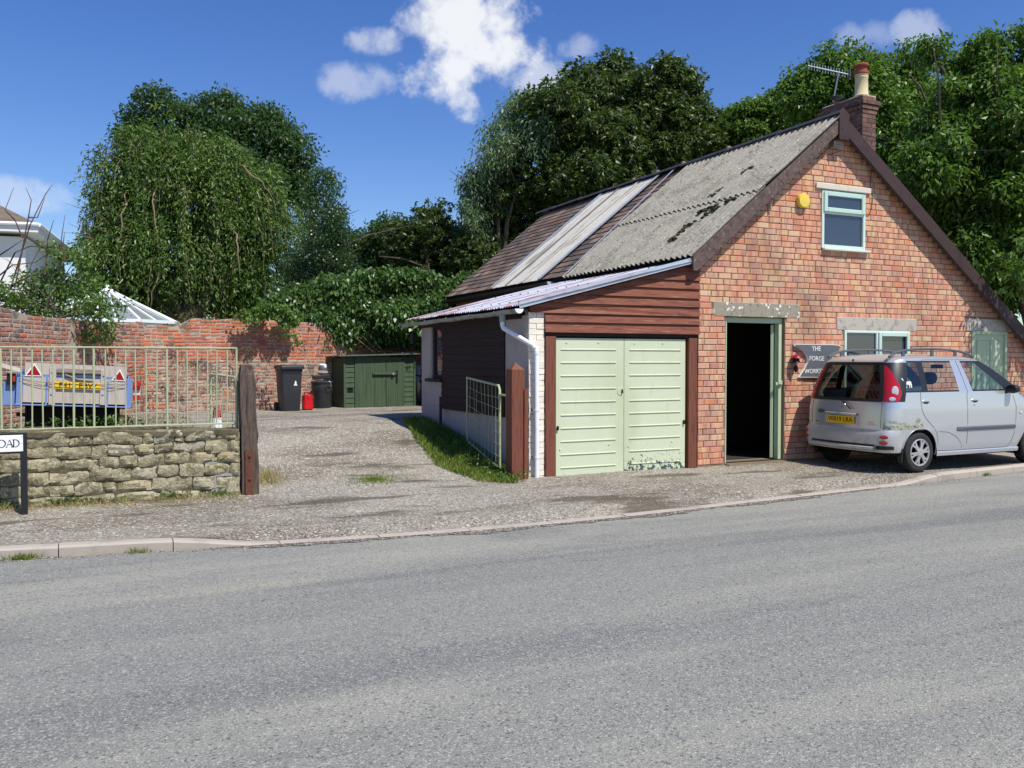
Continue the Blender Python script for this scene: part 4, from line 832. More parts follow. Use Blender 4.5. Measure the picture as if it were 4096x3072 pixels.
# ================================================================ the parked car
def car():
    T = thing('parked_car', 'silver five door people carrier parked nose away against the brick workshop wall', 'car', (9.93, 9.575, -.012))
    SRt = [(.2, .07), (.3, .03), (.42, .0), (.55, .0), (.605, .025), (.625, .055), (.8, .055), (.95, .07), (1.02, .085), (1.2, .13), (1.4, .19), (1.56, .255), (1.62, .30), (1.66, .38), (1.69, .55), (1.705, .8)]
    SFt = [(.2, 3.70), (.35, 3.86), (.55, 3.88), (.7, 3.82), (.88, 3.6), (1.0, 3.25), (1.1, 3.0), (1.26, 2.76), (1.5, 2.36), (1.6, 2.14), (1.66, 1.9), (1.69, 1.6), (1.705, 1.3)]
    WT = [(.2, .785), (.35, .825), (.6, .845), (.9, .84), (1.15, .818), (1.4, .755), (1.6, .69), (1.64, .66), (1.665, .60), (1.69, .44), (1.705, .22)]
    def w(z): return interp(WT, z)
    AR = [(.69, .345), (3.22, .345)]
    KB, KT = [None, .74, .86, 1.51, 1.80, 2.55, None], [None, .74, .86, 1.45, 1.66, 1.92, None]
    NSEG = [11, 3, 13, 5, 10, 18]; NR, NCn, NF, NFr = 6, 11, 6, 5
    # columns: rear face (0..NR), corner, side, front corner, front face
    cols = [('r', f) for f in np.linspace(0, 1, NR + 1)[:-1]] + [('c', a) for a in np.linspace(0, 90, NCn)] + [('s', (k, t)) for k in range(6) for t in np.linspace(0, 1, NSEG[k] + 1)[1:]] + [('f', a) for a in np.linspace(0, 90, NF)[1:]] + [('n', f) for f in np.linspace(1, 0, NFr + 1)[1:]]
    def pt(col, z):
        k, a = col; sr, sf, W_ = interp(SRt, z), interp(SFt, z), w(z); cr = min(.16, W_ * .4); L = .24 if z < 1.6 else .2; L = min(L, (sf - sr) * .2); yc = W_ - cr
        ce, fe = sr + .05 + L, sf - .3 if z < 1.0 else sf - max(.06, min(.3, .3 - (z - 1) * 1.2)); fe = max(fe, ce + .1)
        if k == 'r': return Vector((sr + .05 * a * a, -yc * a, z))
        if k == 'c': return Vector((sr + .05 + L * (1 - math.cos(R(a))), -(yc + cr * math.sin(R(a))), z))
        if k == 's':
            t = min(1.12, max(0, (z - 1.15) / .45)); ks = []
            for b, tp in zip(KB[1:-1], KT[1:-1]): ks.append(lerp(b, tp, t))
            ks = [ce] + ks + [fe]
            if z > 1.62 or ks[-1] < ks[-2]: ks = [min(max(q, ce), fe) for q in ks]
            for q in range(1, 7): ks[q] = max(ks[q], ks[q - 1] + .002)
            s_ = lerp(ks[a[0]], ks[a[0] + 1], a[1]); pl = 1 - .012 * ((s_ - 1.9) / 1.6) ** 2
            return Vector((s_, -W_ * pl, z))
        if k == 'f': return Vector((fe + (sf - fe) * .75 * math.sin(R(a)), -(yc + cr * math.cos(R(a))) * .985, z))
        if k == 'n': return Vector((fe + (sf - fe) * (.75 + .25 * (1 - a * a)), -yc * a * .985, z))
    zr = [.62, .66, .74, .84, .92, .98, 1.02, 1.08, 1.15, 1.172, 1.25, 1.34, 1.43, 1.52, 1.575, 1.60, 1.64, 1.665, 1.69, 1.705]
    NB = 6
    def zb(col):
        p = pt(col, .5); z = .215 if p.x > .4 else .30
        for sc, r_ in AR:
            if abs(p.x - sc) < r_ and col[0] == 's': z = max(z, .29 + math.sqrt(r_ * r_ - (p.x - sc) ** 2))
        return min(z, .617)
    grid = []
    for col in cols:
        b = zb(col); c_ = [pt(col, lerp(b, .62, q / NB)) for q in range(NB)] + [pt(col, z) for z in zr]; grid.append(c_)
    # flare round the rear arch
    nrow = NB + len(zr); parts = {}
    def seg(j): 
        k, a = cols[j]; return a[0] if k == 's' else {'r': -2, 'c': -1, 'f': 6, 'n': 7}[k]
    def put(nm, i, j, mir):
        P = [grid[j][i], grid[j + 1][i], grid[j + 1][i + 1], grid[j][i + 1]]
        if mir: P = [Vector((p.x, -p.y, p.z)) for p in P][::-1]
        parts.setdefault((nm, mir), []).append(P)
    for j in range(len(cols) - 1):
        sg = seg(j + 1) if cols[j + 1][0] == 's' else (seg(j) if cols[j][0] != 's' else seg(j + 1))
        for i in range(nrow - 1):
            zm = (grid[j][i].z + grid[j + 1][i + 1].z) / 2; sm = (grid[j][i].x + grid[j + 1][i].x) / 2
            nm = 'body'
            if zm < .62 and (sg < 0 or (sg == 0 and sm < .36)): nm = 'rear_bumper'
            elif sg == -2: nm = 'tailgate' if zm < 1.02 else ('rear_window' if zm < 1.575 else 'body')
            elif sg == -1:
                if .62 <= zm < .92: nm = 'rear_wing'
                elif 1.02 < zm < 1.575: nm = 'lamp_surround'
            elif sg == 0:
                if .62 <= zm < .92: nm = 'rear_wing'
                if 1.172 < zm < 1.575: nm = 'quarter_window'
                elif 1.15 < zm < 1.6: nm = 'window_trim'
            elif sg == 1:
                if 1.15 < zm < 1.6: nm = 'window_trim'
                elif zm < 1.15: nm = 'body' if zm < .62 else 'rear_door' if zm > .98 else 'body'
            elif sg == 2:
                if 1.172 < zm < 1.575: nm = 'rear_door_window'
                elif 1.15 < zm < 1.6: nm = 'window_trim'
                elif zm < 1.15 and zm > .30 and (sm > 1.07 or zm > .72): nm = 'rear_door'
            elif sg == 3:
                nm = ('rear_door' if cols[j + 1][1][1] <= .61 else 'front_door') if .3 < zm < 1.6 else 'body'
            elif sg == 4:
                if 1.172 < zm < 1.575: nm = 'front_door_window'
                elif 1.15 < zm < 1.6: nm = 'window_trim'
                elif .3 < zm < 1.15: nm = 'front_door'
            elif sg == 5:
                if 1.172 < zm < 1.6: nm = 'window_trim'
                elif .3 < zm < 1.15 and sm < 2.74: nm = 'front_door'
            elif sg == 6: nm = 'body' if zm < 1.1 or zm > 1.6 else 'windscreen'
            elif sg == 7: nm = 'body' if zm < 1.1 or zm > 1.6 else 'windscreen'
            if nm == 'rear_door' and sm < 1.09 and zm < .8: nm = 'body'
            for mir in (False, True): put(nm, i, j, mir)
    paint = {'body': 'paint_silver', 'rear_bumper': 'bumper_silver', 'tailgate': 'paint_silver', 'rear_wing': 'paint_worn', 'rear_window': 'car_glass_dark', 'quarter_window': 'car_glass_dark', 'rear_door_window': 'car_glass', 'front_door_window': 'car_glass',
             'window_trim': 'trim_black', 'lamp_surround': 'trim_black', 'windscreen': 'car_glass', 'rear_door': 'paint_silver', 'front_door': 'paint_silver'}
    O = {}
    single = ('body', 'rear_bumper', 'tailgate', 'rear_window', 'windscreen')
    for nm in paint:
        for grp in ([(False, True)] if nm in single else [(False,), (True,)]):
            m = MB(); idx = {}
            for mir in grp:
                for P in parts.get((nm, mir), []):
                    f = []
                    for p in P:
                        k = (round(p.x, 4), round(p.y, 4), round(p.z, 4))
                        if k not in idx: idx[k] = len(m.v); m.v.append(k)
                        if not f or f[-1] != idx[k]: f.append(idx[k])
                    if len(set(f)) >= 3: m.f.append(tuple(dict.fromkeys(f)))
            if nm == 'body': pass
            par = T
            o = m.obj(nm, paint[nm], par, False, smooth=60); O[(nm, grp[0])] = o
    # close the roof centre
    m = MB(); top = [g[-1] for g in grid]; 
    for j in range(len(top) - 1): m.add([top[j], top[j + 1], Vector((top[j + 1].x, -top[j + 1].y, top[j + 1].z)), Vector((top[j].x, -top[j].y, top[j].z))], [(0, 1, 2, 3)])
    m.obj('roof_centre', 'paint_silver', T, False)
    def onside(s_, z, off=.003, mir=False):
        W_ = w(z) * (1 - .012 * ((s_ - 1.9) / 1.6) ** 2); return Vector((s_, -(W_ + off) if not mir else W_ + off, z))
    # panel gaps
    def gap(pts, r_=.0035, nm='panel_gap'): MB().tube(pts, r_, 5).obj(nm, 'trim_black', T, False)
    gap([onside(1.665, z, 0) for z in (.27, .4, .55, .7, .85, 1.0, 1.1)] + [onside(lerp(1.68, 1.575, t), lerp(1.15, 1.6, t), 0) for t in (0, .3, .6, 1)])
    gap([onside(s_, z, 0) for s_, z in ((.70, 1.15), (.70, .98), (.72, .88), (.80, .77), (.93, .66), (1.02, .56), (1.06, .42), (1.08, .30), (1.3, .292), (1.65, .292), (2.1, .292), (2.58, .292), (2.66, .36), (2.72, .5), (2.75, .7), (2.76, .9), (2.70, 1.08))])
    gap([onside(s_, z, .001) for s_, z in ((1.07, .58), (1.25, .565), (1.42, .50), (1.52, .42), (1.57, .33))], .0025)
    gap([onside(.86, 1.60, .0)] + [onside(s_, 1.615, .0) for s_ in (.9, 1.2, 1.5, 1.75, 1.95)] + [onside(2.1, 1.58, .0)], .003)
    def onrear(y, z, off=.004):
        W_ = w(z); cr = .16; yc = W_ - cr; a = min(1, abs(y) / yc); return Vector((interp(SRt, z) + .05 * a * a - off, y, z))
    gap([onrear(y, .63, .002) for y in np.linspace(-.62, .62, 15)]); 
    for sg in (-1, 1): gap([onrear(sg * .655, z, .001) for z in (.63, .75, .9, 1.01)])
    for y_ in (1,): gap([onrear(y, 1.015, .002) for y in np.linspace(-.64, .64, 15)], .004)
    # black lower lip, step pads, bumper reflectors
    m = MB(); m.grid([[onrear(y, z, .004 + o_) + Vector((0, 0, 0)) for y in np.linspace(-.6, .6, 13)] for z, o_ in ((.385, .0), (.395, .012), (.40, .012), (.41, 0))]); m.obj('bumper_shadow_line', 'trim_black', T, False)
    m = MB(); m.grid([[onrear(y, z, -.002 + o_) for y in np.linspace(-.62, .62, 13)] for z, o_ in ((.32, .03), (.335, .062), (.372, .062), (.385, .02))]); m.obj('bumper_lip', 'bumper_silver', T, False, smooth=True)
    m = MB(); m.grid([[pt(('c', a), z) + Vector((-.02 * math.cos(R(a)), -.012 * math.sin(R(a)), 0)) for a in np.linspace(-25, 62, 9)] for z in (.345, .352, .39, .397)]); m.obj('bumper_pad', 'trim_black', T, False, smooth=True)
    def lampdisc(a, z, rx, rz, mat, nm, mir=False, off=.012, par=T):
        m = MB(); c0 = pt(('c', a), z); e = .6; n_ = Vector((-math.cos(R(a)), -math.sin(R(a)) * 1.2, 0)).normalized(); tx = Vector((0, 0, 1)).cross(n_).normalized(); ring = []
        for o_, k in ((off * .2, 1), (off, .92), (off * 1.15, .5)): ring.append([c0 + n_ * o_ + tx * rx * k * math.cos(q) + Vector((0, 0, rz * k * math.sin(q))) for q in np.linspace(0, 2 * math.pi, 17)])
        ring.append([c0 + n_ * off * 1.2] * 17)
        if mir: ring = [[Vector((p.x, -p.y, p.z)) for p in r_] for r_ in ring]
        m.grid(ring); return m.obj(nm, mat, par, False, smooth=True)
    for mir in (False, True):
        lampdisc(22, .525, .062, .03, 'lamp_red', 'reflector', mir); lampdisc(22, .445, .062, .03, 'lamp_red', 'reflector', mir)
        g = [[pt(('c', a), z) + Vector((-.005 * math.cos(R(a)), -.006 * math.sin(R(a)), 0)) for a in np.linspace(-4, interp([(1.02, 58), (1.05, 68), (1.14, 72), (1.24, 64), (1.36, 46), (1.46, 28), (1.53, 8)], z), 12)] for z in np.linspace(1.022, 1.53, 22)]
        if mir: g = [[Vector((p.x, -p.y, p.z)) for p in r_] for r_ in g]
        tl = MB().grid(g).obj('tail_lamp', 'lamp_red', T, False, smooth=True)
        lampdisc(46, 1.17, .05, .075, 'lamp_clear', 'lamp_lens', mir, .014, tl); lampdisc(38, 1.06, .045, .03, 'lamp_clear', 'lamp_lens', mir, .014, tl)
    # black bead round the rear glass
    m = MB(); g = []
    m.grid([[onrear(y, z, .003) for y in np.linspace(-.60, .60, 13)] for z in (1.02, 1.06)]); m.grid([[onrear(y, z, .003) for y in np.linspace(-.5, .5, 13)] for z in (1.54, 1.575)])
    for sg in (-1, 1): m.grid([[onrear(sg * f * (w(z) - .16), z, .003) for f in (.88, .94, 1.0)] for z in (1.02, 1.15, 1.3, 1.45, 1.575)])
    m.obj('glass_border', 'trim_black', T, False, smooth=True, fix=False)
    m = MB(); m.grid([[onrear(y, z, o_) for y in np.linspace(-.52, .52, 15)] for z, o_ in ((1.575, .004), (1.585, .03), (1.61, .034), (1.635, .02), (1.65, -.03))]); m.obj('spoiler', 'paint_silver', T, False, smooth=True)
    m = MB(); m.lathe([(.016, 0), (.012, .02), (.004, .024)], onrear(0, 1.61, .045), 10, 'x'); m.obj('washer_jet', 'trim_black', T, False)
    # number plate, handle bar, badge, wiper
    pl_ = MB(); zc, yc = .735, .03; P = onrear(yc, zc, .014)
    pl_.box(P.x - .006, P.x, yc - .26, yc + .26, zc - .056, zc + .056); po = pl_.obj('number_plate', 'plate_yellow', T, False, bevel=.003)
    me = text_mesh('W819 LRA', .1, 'ink', depth=.0015, sx=1.02); me.transform(Matrix.Rotation(R(90), 4, 'X')); me.transform(Matrix.Rotation(R(-90), 4, 'Z'))
    o = bpy.data.objects.new('lettering', me); o.location = (P.x - .008, yc, zc); link(o, po, False)
    m = MB(); m.grid([[onrear(y, z, o_) for y in np.linspace(-.27, .33, 9)] for z, o_ in ((.80, .004), (.806, .03), (.83, .034), (.845, .006))]); m.obj('plate_light_bar', 'paint_silver', T, False, smooth=True)
    m = MB(); m.grid([[onrear(y, z, .0025) for y in (-.30, .36)] for z in (.66, .80)]); m.obj('plate_recess', 'bumper_silver', T, False)
    m = MB(); m.lathe([(.03, 0), (.05, .012), (.052, .02), (.03, .026)], onrear(.45, .83, .0), 16, 'x', sy=.45); 
    MB().add([onrear(.45 + .075 * math.cos(q), .84 + .032 * math.sin(q), .006) for q in np.linspace(0, 2 * math.pi, 16)[:-1]], [tuple(range(15))]).obj('tailgate_handle', 'trim_grey', T, False)
    m = MB(); m.tube([onrear(.045 * math.cos(q), .945 + .032 * math.sin(q), .01) for q in np.linspace(0, 2 * math.pi, 20)], .006, 6); m.tube([onrear(.018 * math.cos(q), .945 + .03 * math.sin(q), .01) for q in np.linspace(0, 2 * math.pi, 16)], .004, 5); m.tube([onrear(.035 * math.cos(q), .955 + .01 * math.sin(q), .01) for q in np.linspace(0, 2 * math.pi, 16)], .004, 5); m.obj('badge', 'chrome', T, False, smooth=True)
    MB().box(onrear(-.5, .7).x - .002, onrear(-.5, .7).x + .004, -.55, -.42, .68, .705).box(onrear(-.5, .7).x - .002, onrear(-.5, .7).x + .004, -.53, -.43, .712, .73).obj('model_badge', 'chrome', T, False, bevel=.002)
    MB().box(onrear(.5, .69).x - .001, onrear(.5, .69).x + .004, .46, .56, .675, .69).obj('model_badge', 'chrome', T, False, bevel=.002)
    MB().tube([onrear(.02, 1.02, .03), onrear(-.08, .97, .045), onrear(-.17, .90, .04)], [.012, .009, .012], 6).obj('wiper', 'trim_black', T, False)
    # handles, rub strip, indicator, mirror, rails
    for s_ in (.80, 1.83):
        P = onside(s_, 1.015, .0); m = MB(); m.lathe([(.075, -.002), (.078, .003), (.07, .008), (.02, .009)], P, 18, 'y', sy=.42); o = m.obj('door_handle', 'paint_silver', T, False, smooth=True)
        MB().lathe([(.055, .006), (.05, .0092), (.01, .0095)], P - Vector((0, 0, .012)), 14, 'y', sy=.3).obj('handle_recess', 'ink', o, False)
        MB().box(P.x - .06, P.x + .06, P.y - .022, P.y - .004, P.z - .004, P.z + .018).obj('handle_grip', 'paint_silver', o, False, bevel=.006)
    MB().lathe([(.012, 0), (.009, .008)], onside(1.81, .945, 0), 10, 'y').obj('lock', 'chrome', T, False)
    m = MB(); m.grid([[onside(s_, z, o_ * (1 if s_ > 1.47 else .2)) for s_ in np.linspace(1.43, 2.73, 14)] for z, o_ in ((.575, .0), (.585, .016), (.62, .018), (.635, .0))]); m.obj('rub_strip', 'trim_grey', T, False, smooth=True)
    m = MB(); m.grid([[onside(s_, z, o_) for s_ in np.linspace(1.05, 2.85, 14)] for z, o_ in ((.215, .0), (.225, .02), (.27, .018), (.29, .0))]); m.obj('sill_moulding', 'paint_silver', T, False, smooth=True)
    MB().box(2.84, 2.89, -.85, -.835, .80, .825).obj('side_indicator', 'lamp_clear', T, False, bevel=.004)
    m = MB(); M0 = Vector((2.55, -.90, 1.175)); m.lathe([(.02, -.02), (.085, -.01), (.095, .03), (.085, .085), (.05, .11)], M0, 18, 'x', sx=1.0, sy=.72); mr = m.obj('wing_mirror', 'trim_black', T, False, smooth=True)
    MB().beam((2.54, -.80, 1.13), (2.57, -.86, 1.15), .06, .06).obj('mirror_arm', 'trim_black', mr, False)
    m = MB(); m.lathe([(.02, -.02), (.08, -.01), (.09, .03), (.05, .1)], Vector((2.55, .86, 1.175)), 14, 'x', sx=.5, sy=.72); m.obj('wing_mirror', 'trim_black', T, False, smooth=True)
    for sg in (-1, 1):
        y = sg * .575; pts = [(.34, y, 1.655), (.46, y, 1.715), (.62, y, 1.748), (.9, y, 1.768), (1.25, y, 1.773), (1.6, y, 1.762), (1.85, y, 1.735), (2.0, y, 1.70), (2.12, y, 1.66)]
        rl_ = MB().tube(pts, [.02, .02, .018, .017, .017, .017, .018, .02, .02], 8).obj('roof_rail', 'trim_grey', T, False, smooth=True)
        for s_ in (.62, 1.22, 1.72): MB().box(s_ - .03, s_ + .03, y - .012, y + .012, 1.66, 1.755).obj('rail_foot', 'trim_grey', rl_, False, bevel=.006)
    # arches, wheels
    for wi, (sc, r_) in enumerate(AR):
        for sg in (-1, 1):
            m = MB(); rows = []
            for q in np.linspace(-20, 200, 23): rows.append([(sc + (r_ + .004) * math.cos(R(q)), sg * yv, .29 + (r_ + .004) * math.sin(R(q))) for yv in (.828, .74, .5)])
            m.grid(rows); m.obj('wheel_arch', 'dark_void', T, False, smooth=True)
            if wi == 0: MB().tube([(sc + (r_ + .004) * math.cos(R(q)), sg * (w(.29 + r_ * math.sin(R(q))) - .002), .29 + (r_ + .004) * math.sin(R(q))) for q in np.linspace(-8, 188, 21)], .006, 6).obj('arch_lip', 'paint_silver', T, False, smooth=True)
            yo = -.825; Wc = Vector((sc, 0, .29)); wh = link(bpy.data.objects.new('wheel', None), T, False)
            mm = MB(); tw = .175
            prof = [(.19, -.02), (.205, -.0), (.235, .006), (.26, .004), (.277, -.008), (.288, -.03), (.29, -.06), (.29, -.115), (.288, -.145), (.277, -.167), (.26, -.178), (.2, -.175), (.19, -.15)]
            mm.lathe([(r1, z1) for r1, z1 in prof], (Wc.x, yo, Wc.z), 48, 'y')
            if sg == 1: mm.v = [(a, -b, c_) for a, b, c_ in mm.v]
            mm.obj('tyre', 'rubber', wh, False, smooth=True)
            m2 = MB(); m2.lathe([(.192, -.012), (.188, -.028), (.12, -.045), (.01, -.045)], (Wc.x, yo, Wc.z), 32, 'y')
            if sg == 1: m2.v = [(a, -b, c_) for a, b, c_ in m2.v]
            m2.obj('rim_well', 'ink', wh, False, smooth=True)
            m3 = MB(); m3.lathe([(.196, -.014), (.197, .004), (.188, .009), (.176, .004), (.172, -.012)], (Wc.x, yo, Wc.z), 40, 'y'); m3.lathe([(.062, -.02), (.06, .012), (.04, .018), (.02, .016), (.004, .015)], (Wc.x, yo, Wc.z), 24, 'y')
            for k in range(6):
                a = R(60 * k + 12); ca, sa = math.cos(a), math.sin(a); pr_ = [(.045, -.026), (.045, .026), (.11, .026), (.182, .05), (.182, .018), (.125, .0), (.182, -.018), (.182, -.05), (.11, -.026)]
                vs = [(Wc.x + r1 * ca - t1 * sa, yo - (.011 if r1 < .06 else .008 if r1 < .15 else .004), Wc.z + r1 * sa + t1 * ca) for r1, t1 in pr_]; vb = [(x_, yo + .018, z_) for x_, y_, z_ in vs]
                n9 = len(pr_); m3.add(vs + vb, [(0, 1, 2, 5, 8), (2, 3, 4, 5), (5, 6, 7, 8)] + [(q, q + n9, (q + 1) % n9 + n9, (q + 1) % n9) for q in range(n9)])
            if sg == 1: m3.v = [(a, -b, c_) for a, b, c_ in m3.v]
            m3.obj('hubcap', 'wheel_silver', wh, False, smooth=30)
            if wi == 0:
                MB().hexa([(sc - .37, sg * .80 - .03, .16), (sc - .37, sg * .80 + .03, .16), (sc - .352, sg * .8 + .03, .16), (sc - .352, sg * .8 - .03, .16), (sc - .36, sg * .77 - .06, .36), (sc - .36, sg * .77 + .05, .36), (sc - .34, sg * .77 + .05, .36), (sc - .34, sg * .77 - .06, .36)]).obj('mud_flap', 'trim_black', T, False)
    # inside: tub, seats, dashboard
    MB().box(.22, 3.2, -.77, .77, .25, .62).box(.22, .9, -.72, .72, .62, .86).box(2.45, 2.95, -.74, .74, .62, 1.08).obj('cabin_floor', 'dark_void', T, False, bevel=.03)
    MB().box(1.62, 3.0, -.74, .74, .2, .3).obj('underbody', 'dark_void', T, False)
    for s_, ys in ((1.55, (-.37, .37)), (.86, (-.42, 0, .42))):
        for y in ys:
            st = MB().hexa([(s_ + .0, y - .22, .6), (s_ + .14, y - .22, .6), (s_ + .14, y + .22, .6), (s_ + .0, y + .22, .6), (s_ - .16, y - .19, 1.15), (s_ - .07, y - .19, 1.15), (s_ - .07, y + .19, 1.15), (s_ - .16, y + .19, 1.15)]).obj('seat', 'seat_cloth', T, False, bevel=.04)
            m = MB(); m.lathe([(.05, -.085), (.1, -.06), (.125, 0), (.11, .07), (.06, .1)], (s_ - .13, y, 1.33), 16, sx=.5, sy=1.1); m.obj('headrest', 'seat_cloth', st, False, smooth=True)
            for e in (-.05, .05): MB().tube([(s_ - .12, y + e, 1.13), (s_ - .13, y + e, 1.26)], .006, 5).obj('headrest_post', 'chrome', st, False)
    m = MB(); m.tube([(2.25 + .05 * math.sin(q), -.37 + .18 * math.cos(q), 1.0 + .17 * math.sin(q)) for q in np.linspace(0, 2 * math.pi, 20)], .014, 6); m.obj('steering_wheel', 'trim_black', T, False)
    MB().box(2.02, 2.05, -.12, .1, 1.48, 1.54).obj('interior_mirror', 'trim_black', T, False, bevel=.01)
    # white dog sticker on the quarter window
    def q(x, y): return (lambda p: (p.x - 9.93, p.z + .012))(oy(3596 + .33761 * x, 1340 + .33761 * y, 8.79))
    dog = [(38, 518), (52, 512), (66, 535), (80, 556), (118, 552), (136, 548), (152, 560), (146, 566), (150, 596), (146, 625), (139, 626), (140, 600), (130, 580), (126, 626), (118, 626), (120, 588), (98, 586), (86, 596), (90, 626), (82, 627), (78, 600), (74, 627), (67, 627), (70, 584), (62, 552), (52, 532)]
    vs = [q(*p) for p in dog]; m = MB(); vv = [onside(a, b, .004) for a, b in vs]; m.add(vv, [tuple(range(len(vv)))]); m.obj('dog_sticker', 'white_paint', O[('quarter_window', False)], False)
car()
# ================================================================ stone wall, railing, gates
YW = 10.62
def stonewall():
    T = thing('stone_wall', 'low rubble stone retaining wall with mossy olive stones beside the driveway', 'stone wall', (1.5, YW, 0))
    s = .5727; q = lambda x, y: (lambda p: (p.x, p.z))(oy(s * x, 1300 + s * y, YW))
    X0 = -4.2
    def top(x): return lerp(.795, .87, (1.52 - x) / 2.5)
    m = MB(); m.prism([(X0, -.2), (1.50, -.2), (1.50, .74), (X0, .9)], YW + .02, YW + .36); core = m.obj('wall_core', 'stone_core', T)
    L = [(185, 745, 480, 850), (485, 790, 545, 845), (545, 755, 650, 835), (650, 745, 990, 830), (995, 750, 1070, 825), (1075, 735, 1215, 825), (1225, 785, 1290, 815), (1295, 735, 1505, 805), (1510, 745, 1675, 800), (1218, 735, 1292, 783),
         (190, 855, 400, 930), (402, 855, 635, 930), (640, 842, 750, 935), (755, 838, 935, 910), (940, 830, 1075, 900), (1080, 830, 1205, 885), (1215, 818, 1430, 882), (1435, 805, 1590, 890), (1595, 803, 1675, 885),
         (190, 938, 420, 1020), (425, 940, 690, 1015), (695, 925, 830, 998), (835, 912, 960, 990), (965, 905, 1145, 985), (1155, 895, 1325, 965), (1340, 888, 1515, 960), (1520, 890, 1675, 955),
         (195, 1035, 340, 1118), (345, 1030, 620, 1110), (630, 1003, 915, 1085), (920, 992, 1100, 1075), (1105, 980, 1245, 1055), (1255, 968, 1425, 1055), (1430, 968, 1600, 1045), (1605, 963, 1675, 1045),
         (195, 1128, 340, 1200), (345, 1125, 515, 1195), (520, 1103, 715, 1185), (720, 1090, 820, 1165), (825, 1090, 1060, 1158), (1064, 1062, 1340, 1155), (1350, 1062, 1500, 1148), (1510, 1052, 1675, 1145),
         (200, 1208, 500, 1270), (505, 1195, 800, 1255), (803, 1170, 1120, 1240), (1125, 1163, 1190, 1215), (1192, 1160, 1400, 1225), (1402, 1152, 1675, 1220),
         (0, 745, 180, 850), (0, 858, 185, 932), (0, 945, 185, 1030), (0, 1040, 190, 1120), (0, 1130, 190, 1205), (0, 1215, 195, 1275)]
    st = []
    for (a, b, c_, d) in L:
        x0, z1 = q(a, b); x1, z0 = q(c_, d); z1 = (z1 + q(c_, b)[1]) / 2; z0 = (z0 + q(a, d)[1]) / 2; st.append((x0, x1, z0, z1))
    rr = random.Random(12); z = -.06
    while z < .8:
        h = rr.uniform(.11, .16); x = X0
        while x < -.98:
            w = rr.uniform(.2, .5); st.append((x, min(x + w - .015, -.965), z, min(z + h - .012, .9))); x += w
        z += h
    for (x0, x1, z0, z1) in st:
        if x1 - x0 < .04 or z1 - z0 < .03: continue
        x0 -= .002; x1 += .002; z0 -= .003; z1 += .003
        nx, nz = max(4, min(7, int((x1 - x0) / .05))), 4; P = []; sd = rr.uniform(0, 50); tilt = rr.gauss(0, .02); d0 = rr.uniform(-.016, .004)
        for i in range(nz + 1):
            row = []
            for k in range(nx + 1):
                u, v = k / nx, i / nz; e = min(u * (x1 - x0), (1 - u) * (x1 - x0), v * (z1 - z0), (1 - v) * (z1 - z0)); r_ = max(0, 1 - e / .008)
                jx = .005 * math.sin(sd + v * 7) * (1 if k in (0, nx) else .3); jz = .005 * math.sin(sd * 1.3 + u * 6) * (1 if i in (0, nz) else .3)
                cut = .008 * ((u - .5) ** 2 + (v - .5) ** 2 > .45)
                y = YW + d0 + .016 * r_ ** 1.6 + .009 * math.sin(sd + u * 5 + v * 3) + .006 * math.sin(sd * 2 + u * 11 - v * 9) + rr.uniform(-.006, .006)
                row.append((lerp(x0, x1, u) + jx + (cut if u < .5 else -cut), y, lerp(z0, z1, v) + jz + tilt * (u - .5) * .5 + (cut * .6 if v < .5 else -cut * .6)))
            P.append(row)
        m = MB(); m.grid(P); b = len(m.v)
        ring = [P[0][k] for k in range(nx + 1)] + [P[i][nx] for i in range(1, nz + 1)] + [P[nz][k] for k in range(nx - 1, -1, -1)] + [P[i][0] for i in range(nz - 1, 0, -1)]
        back = [(x, YW + .12, z) for x, y, z in ring]; n = len(ring); m.add(ring + back, [(k, (k + 1) % n, (k + 1) % n + n, k + n) for k in range(n)])
        m.obj('stone', 'stone', T, smooth=24)
    # levelled top bed
    m = MB(); P = []
    for y in (YW - .01, YW + .02, YW + .12, YW + .25, YW + .37):
        P.append([(x, y + .006 * math.sin(x * 13), top(x) - .005 + .012 * math.sin(x * 5.1 + y * 9) - (.02 if y < YW else 0)) for x in np.linspace(X0, 1.51, 60)])
    P.insert(0, [(x, y, z - .05) for x, y, z in P[0]]); m.grid(P); m.obj('coping_bed', 'stone_core', T, smooth=True)
    # pale repointing by the gate end
    for (a, b, c_, d) in ((1510, 1040, 1675, 1050), (1497, 1050, 1510, 1145), (1430, 960, 1520, 968), (1480, 1143, 1675, 1152), (1592, 890, 1600, 960)):
        x0, z1 = q(a, b); x1, z0 = q(c_, d); MB().box(x0, x1, YW + .004, YW + .05, z0, z1).obj('pointing', 'quoin_mortar', core)
stonewall()
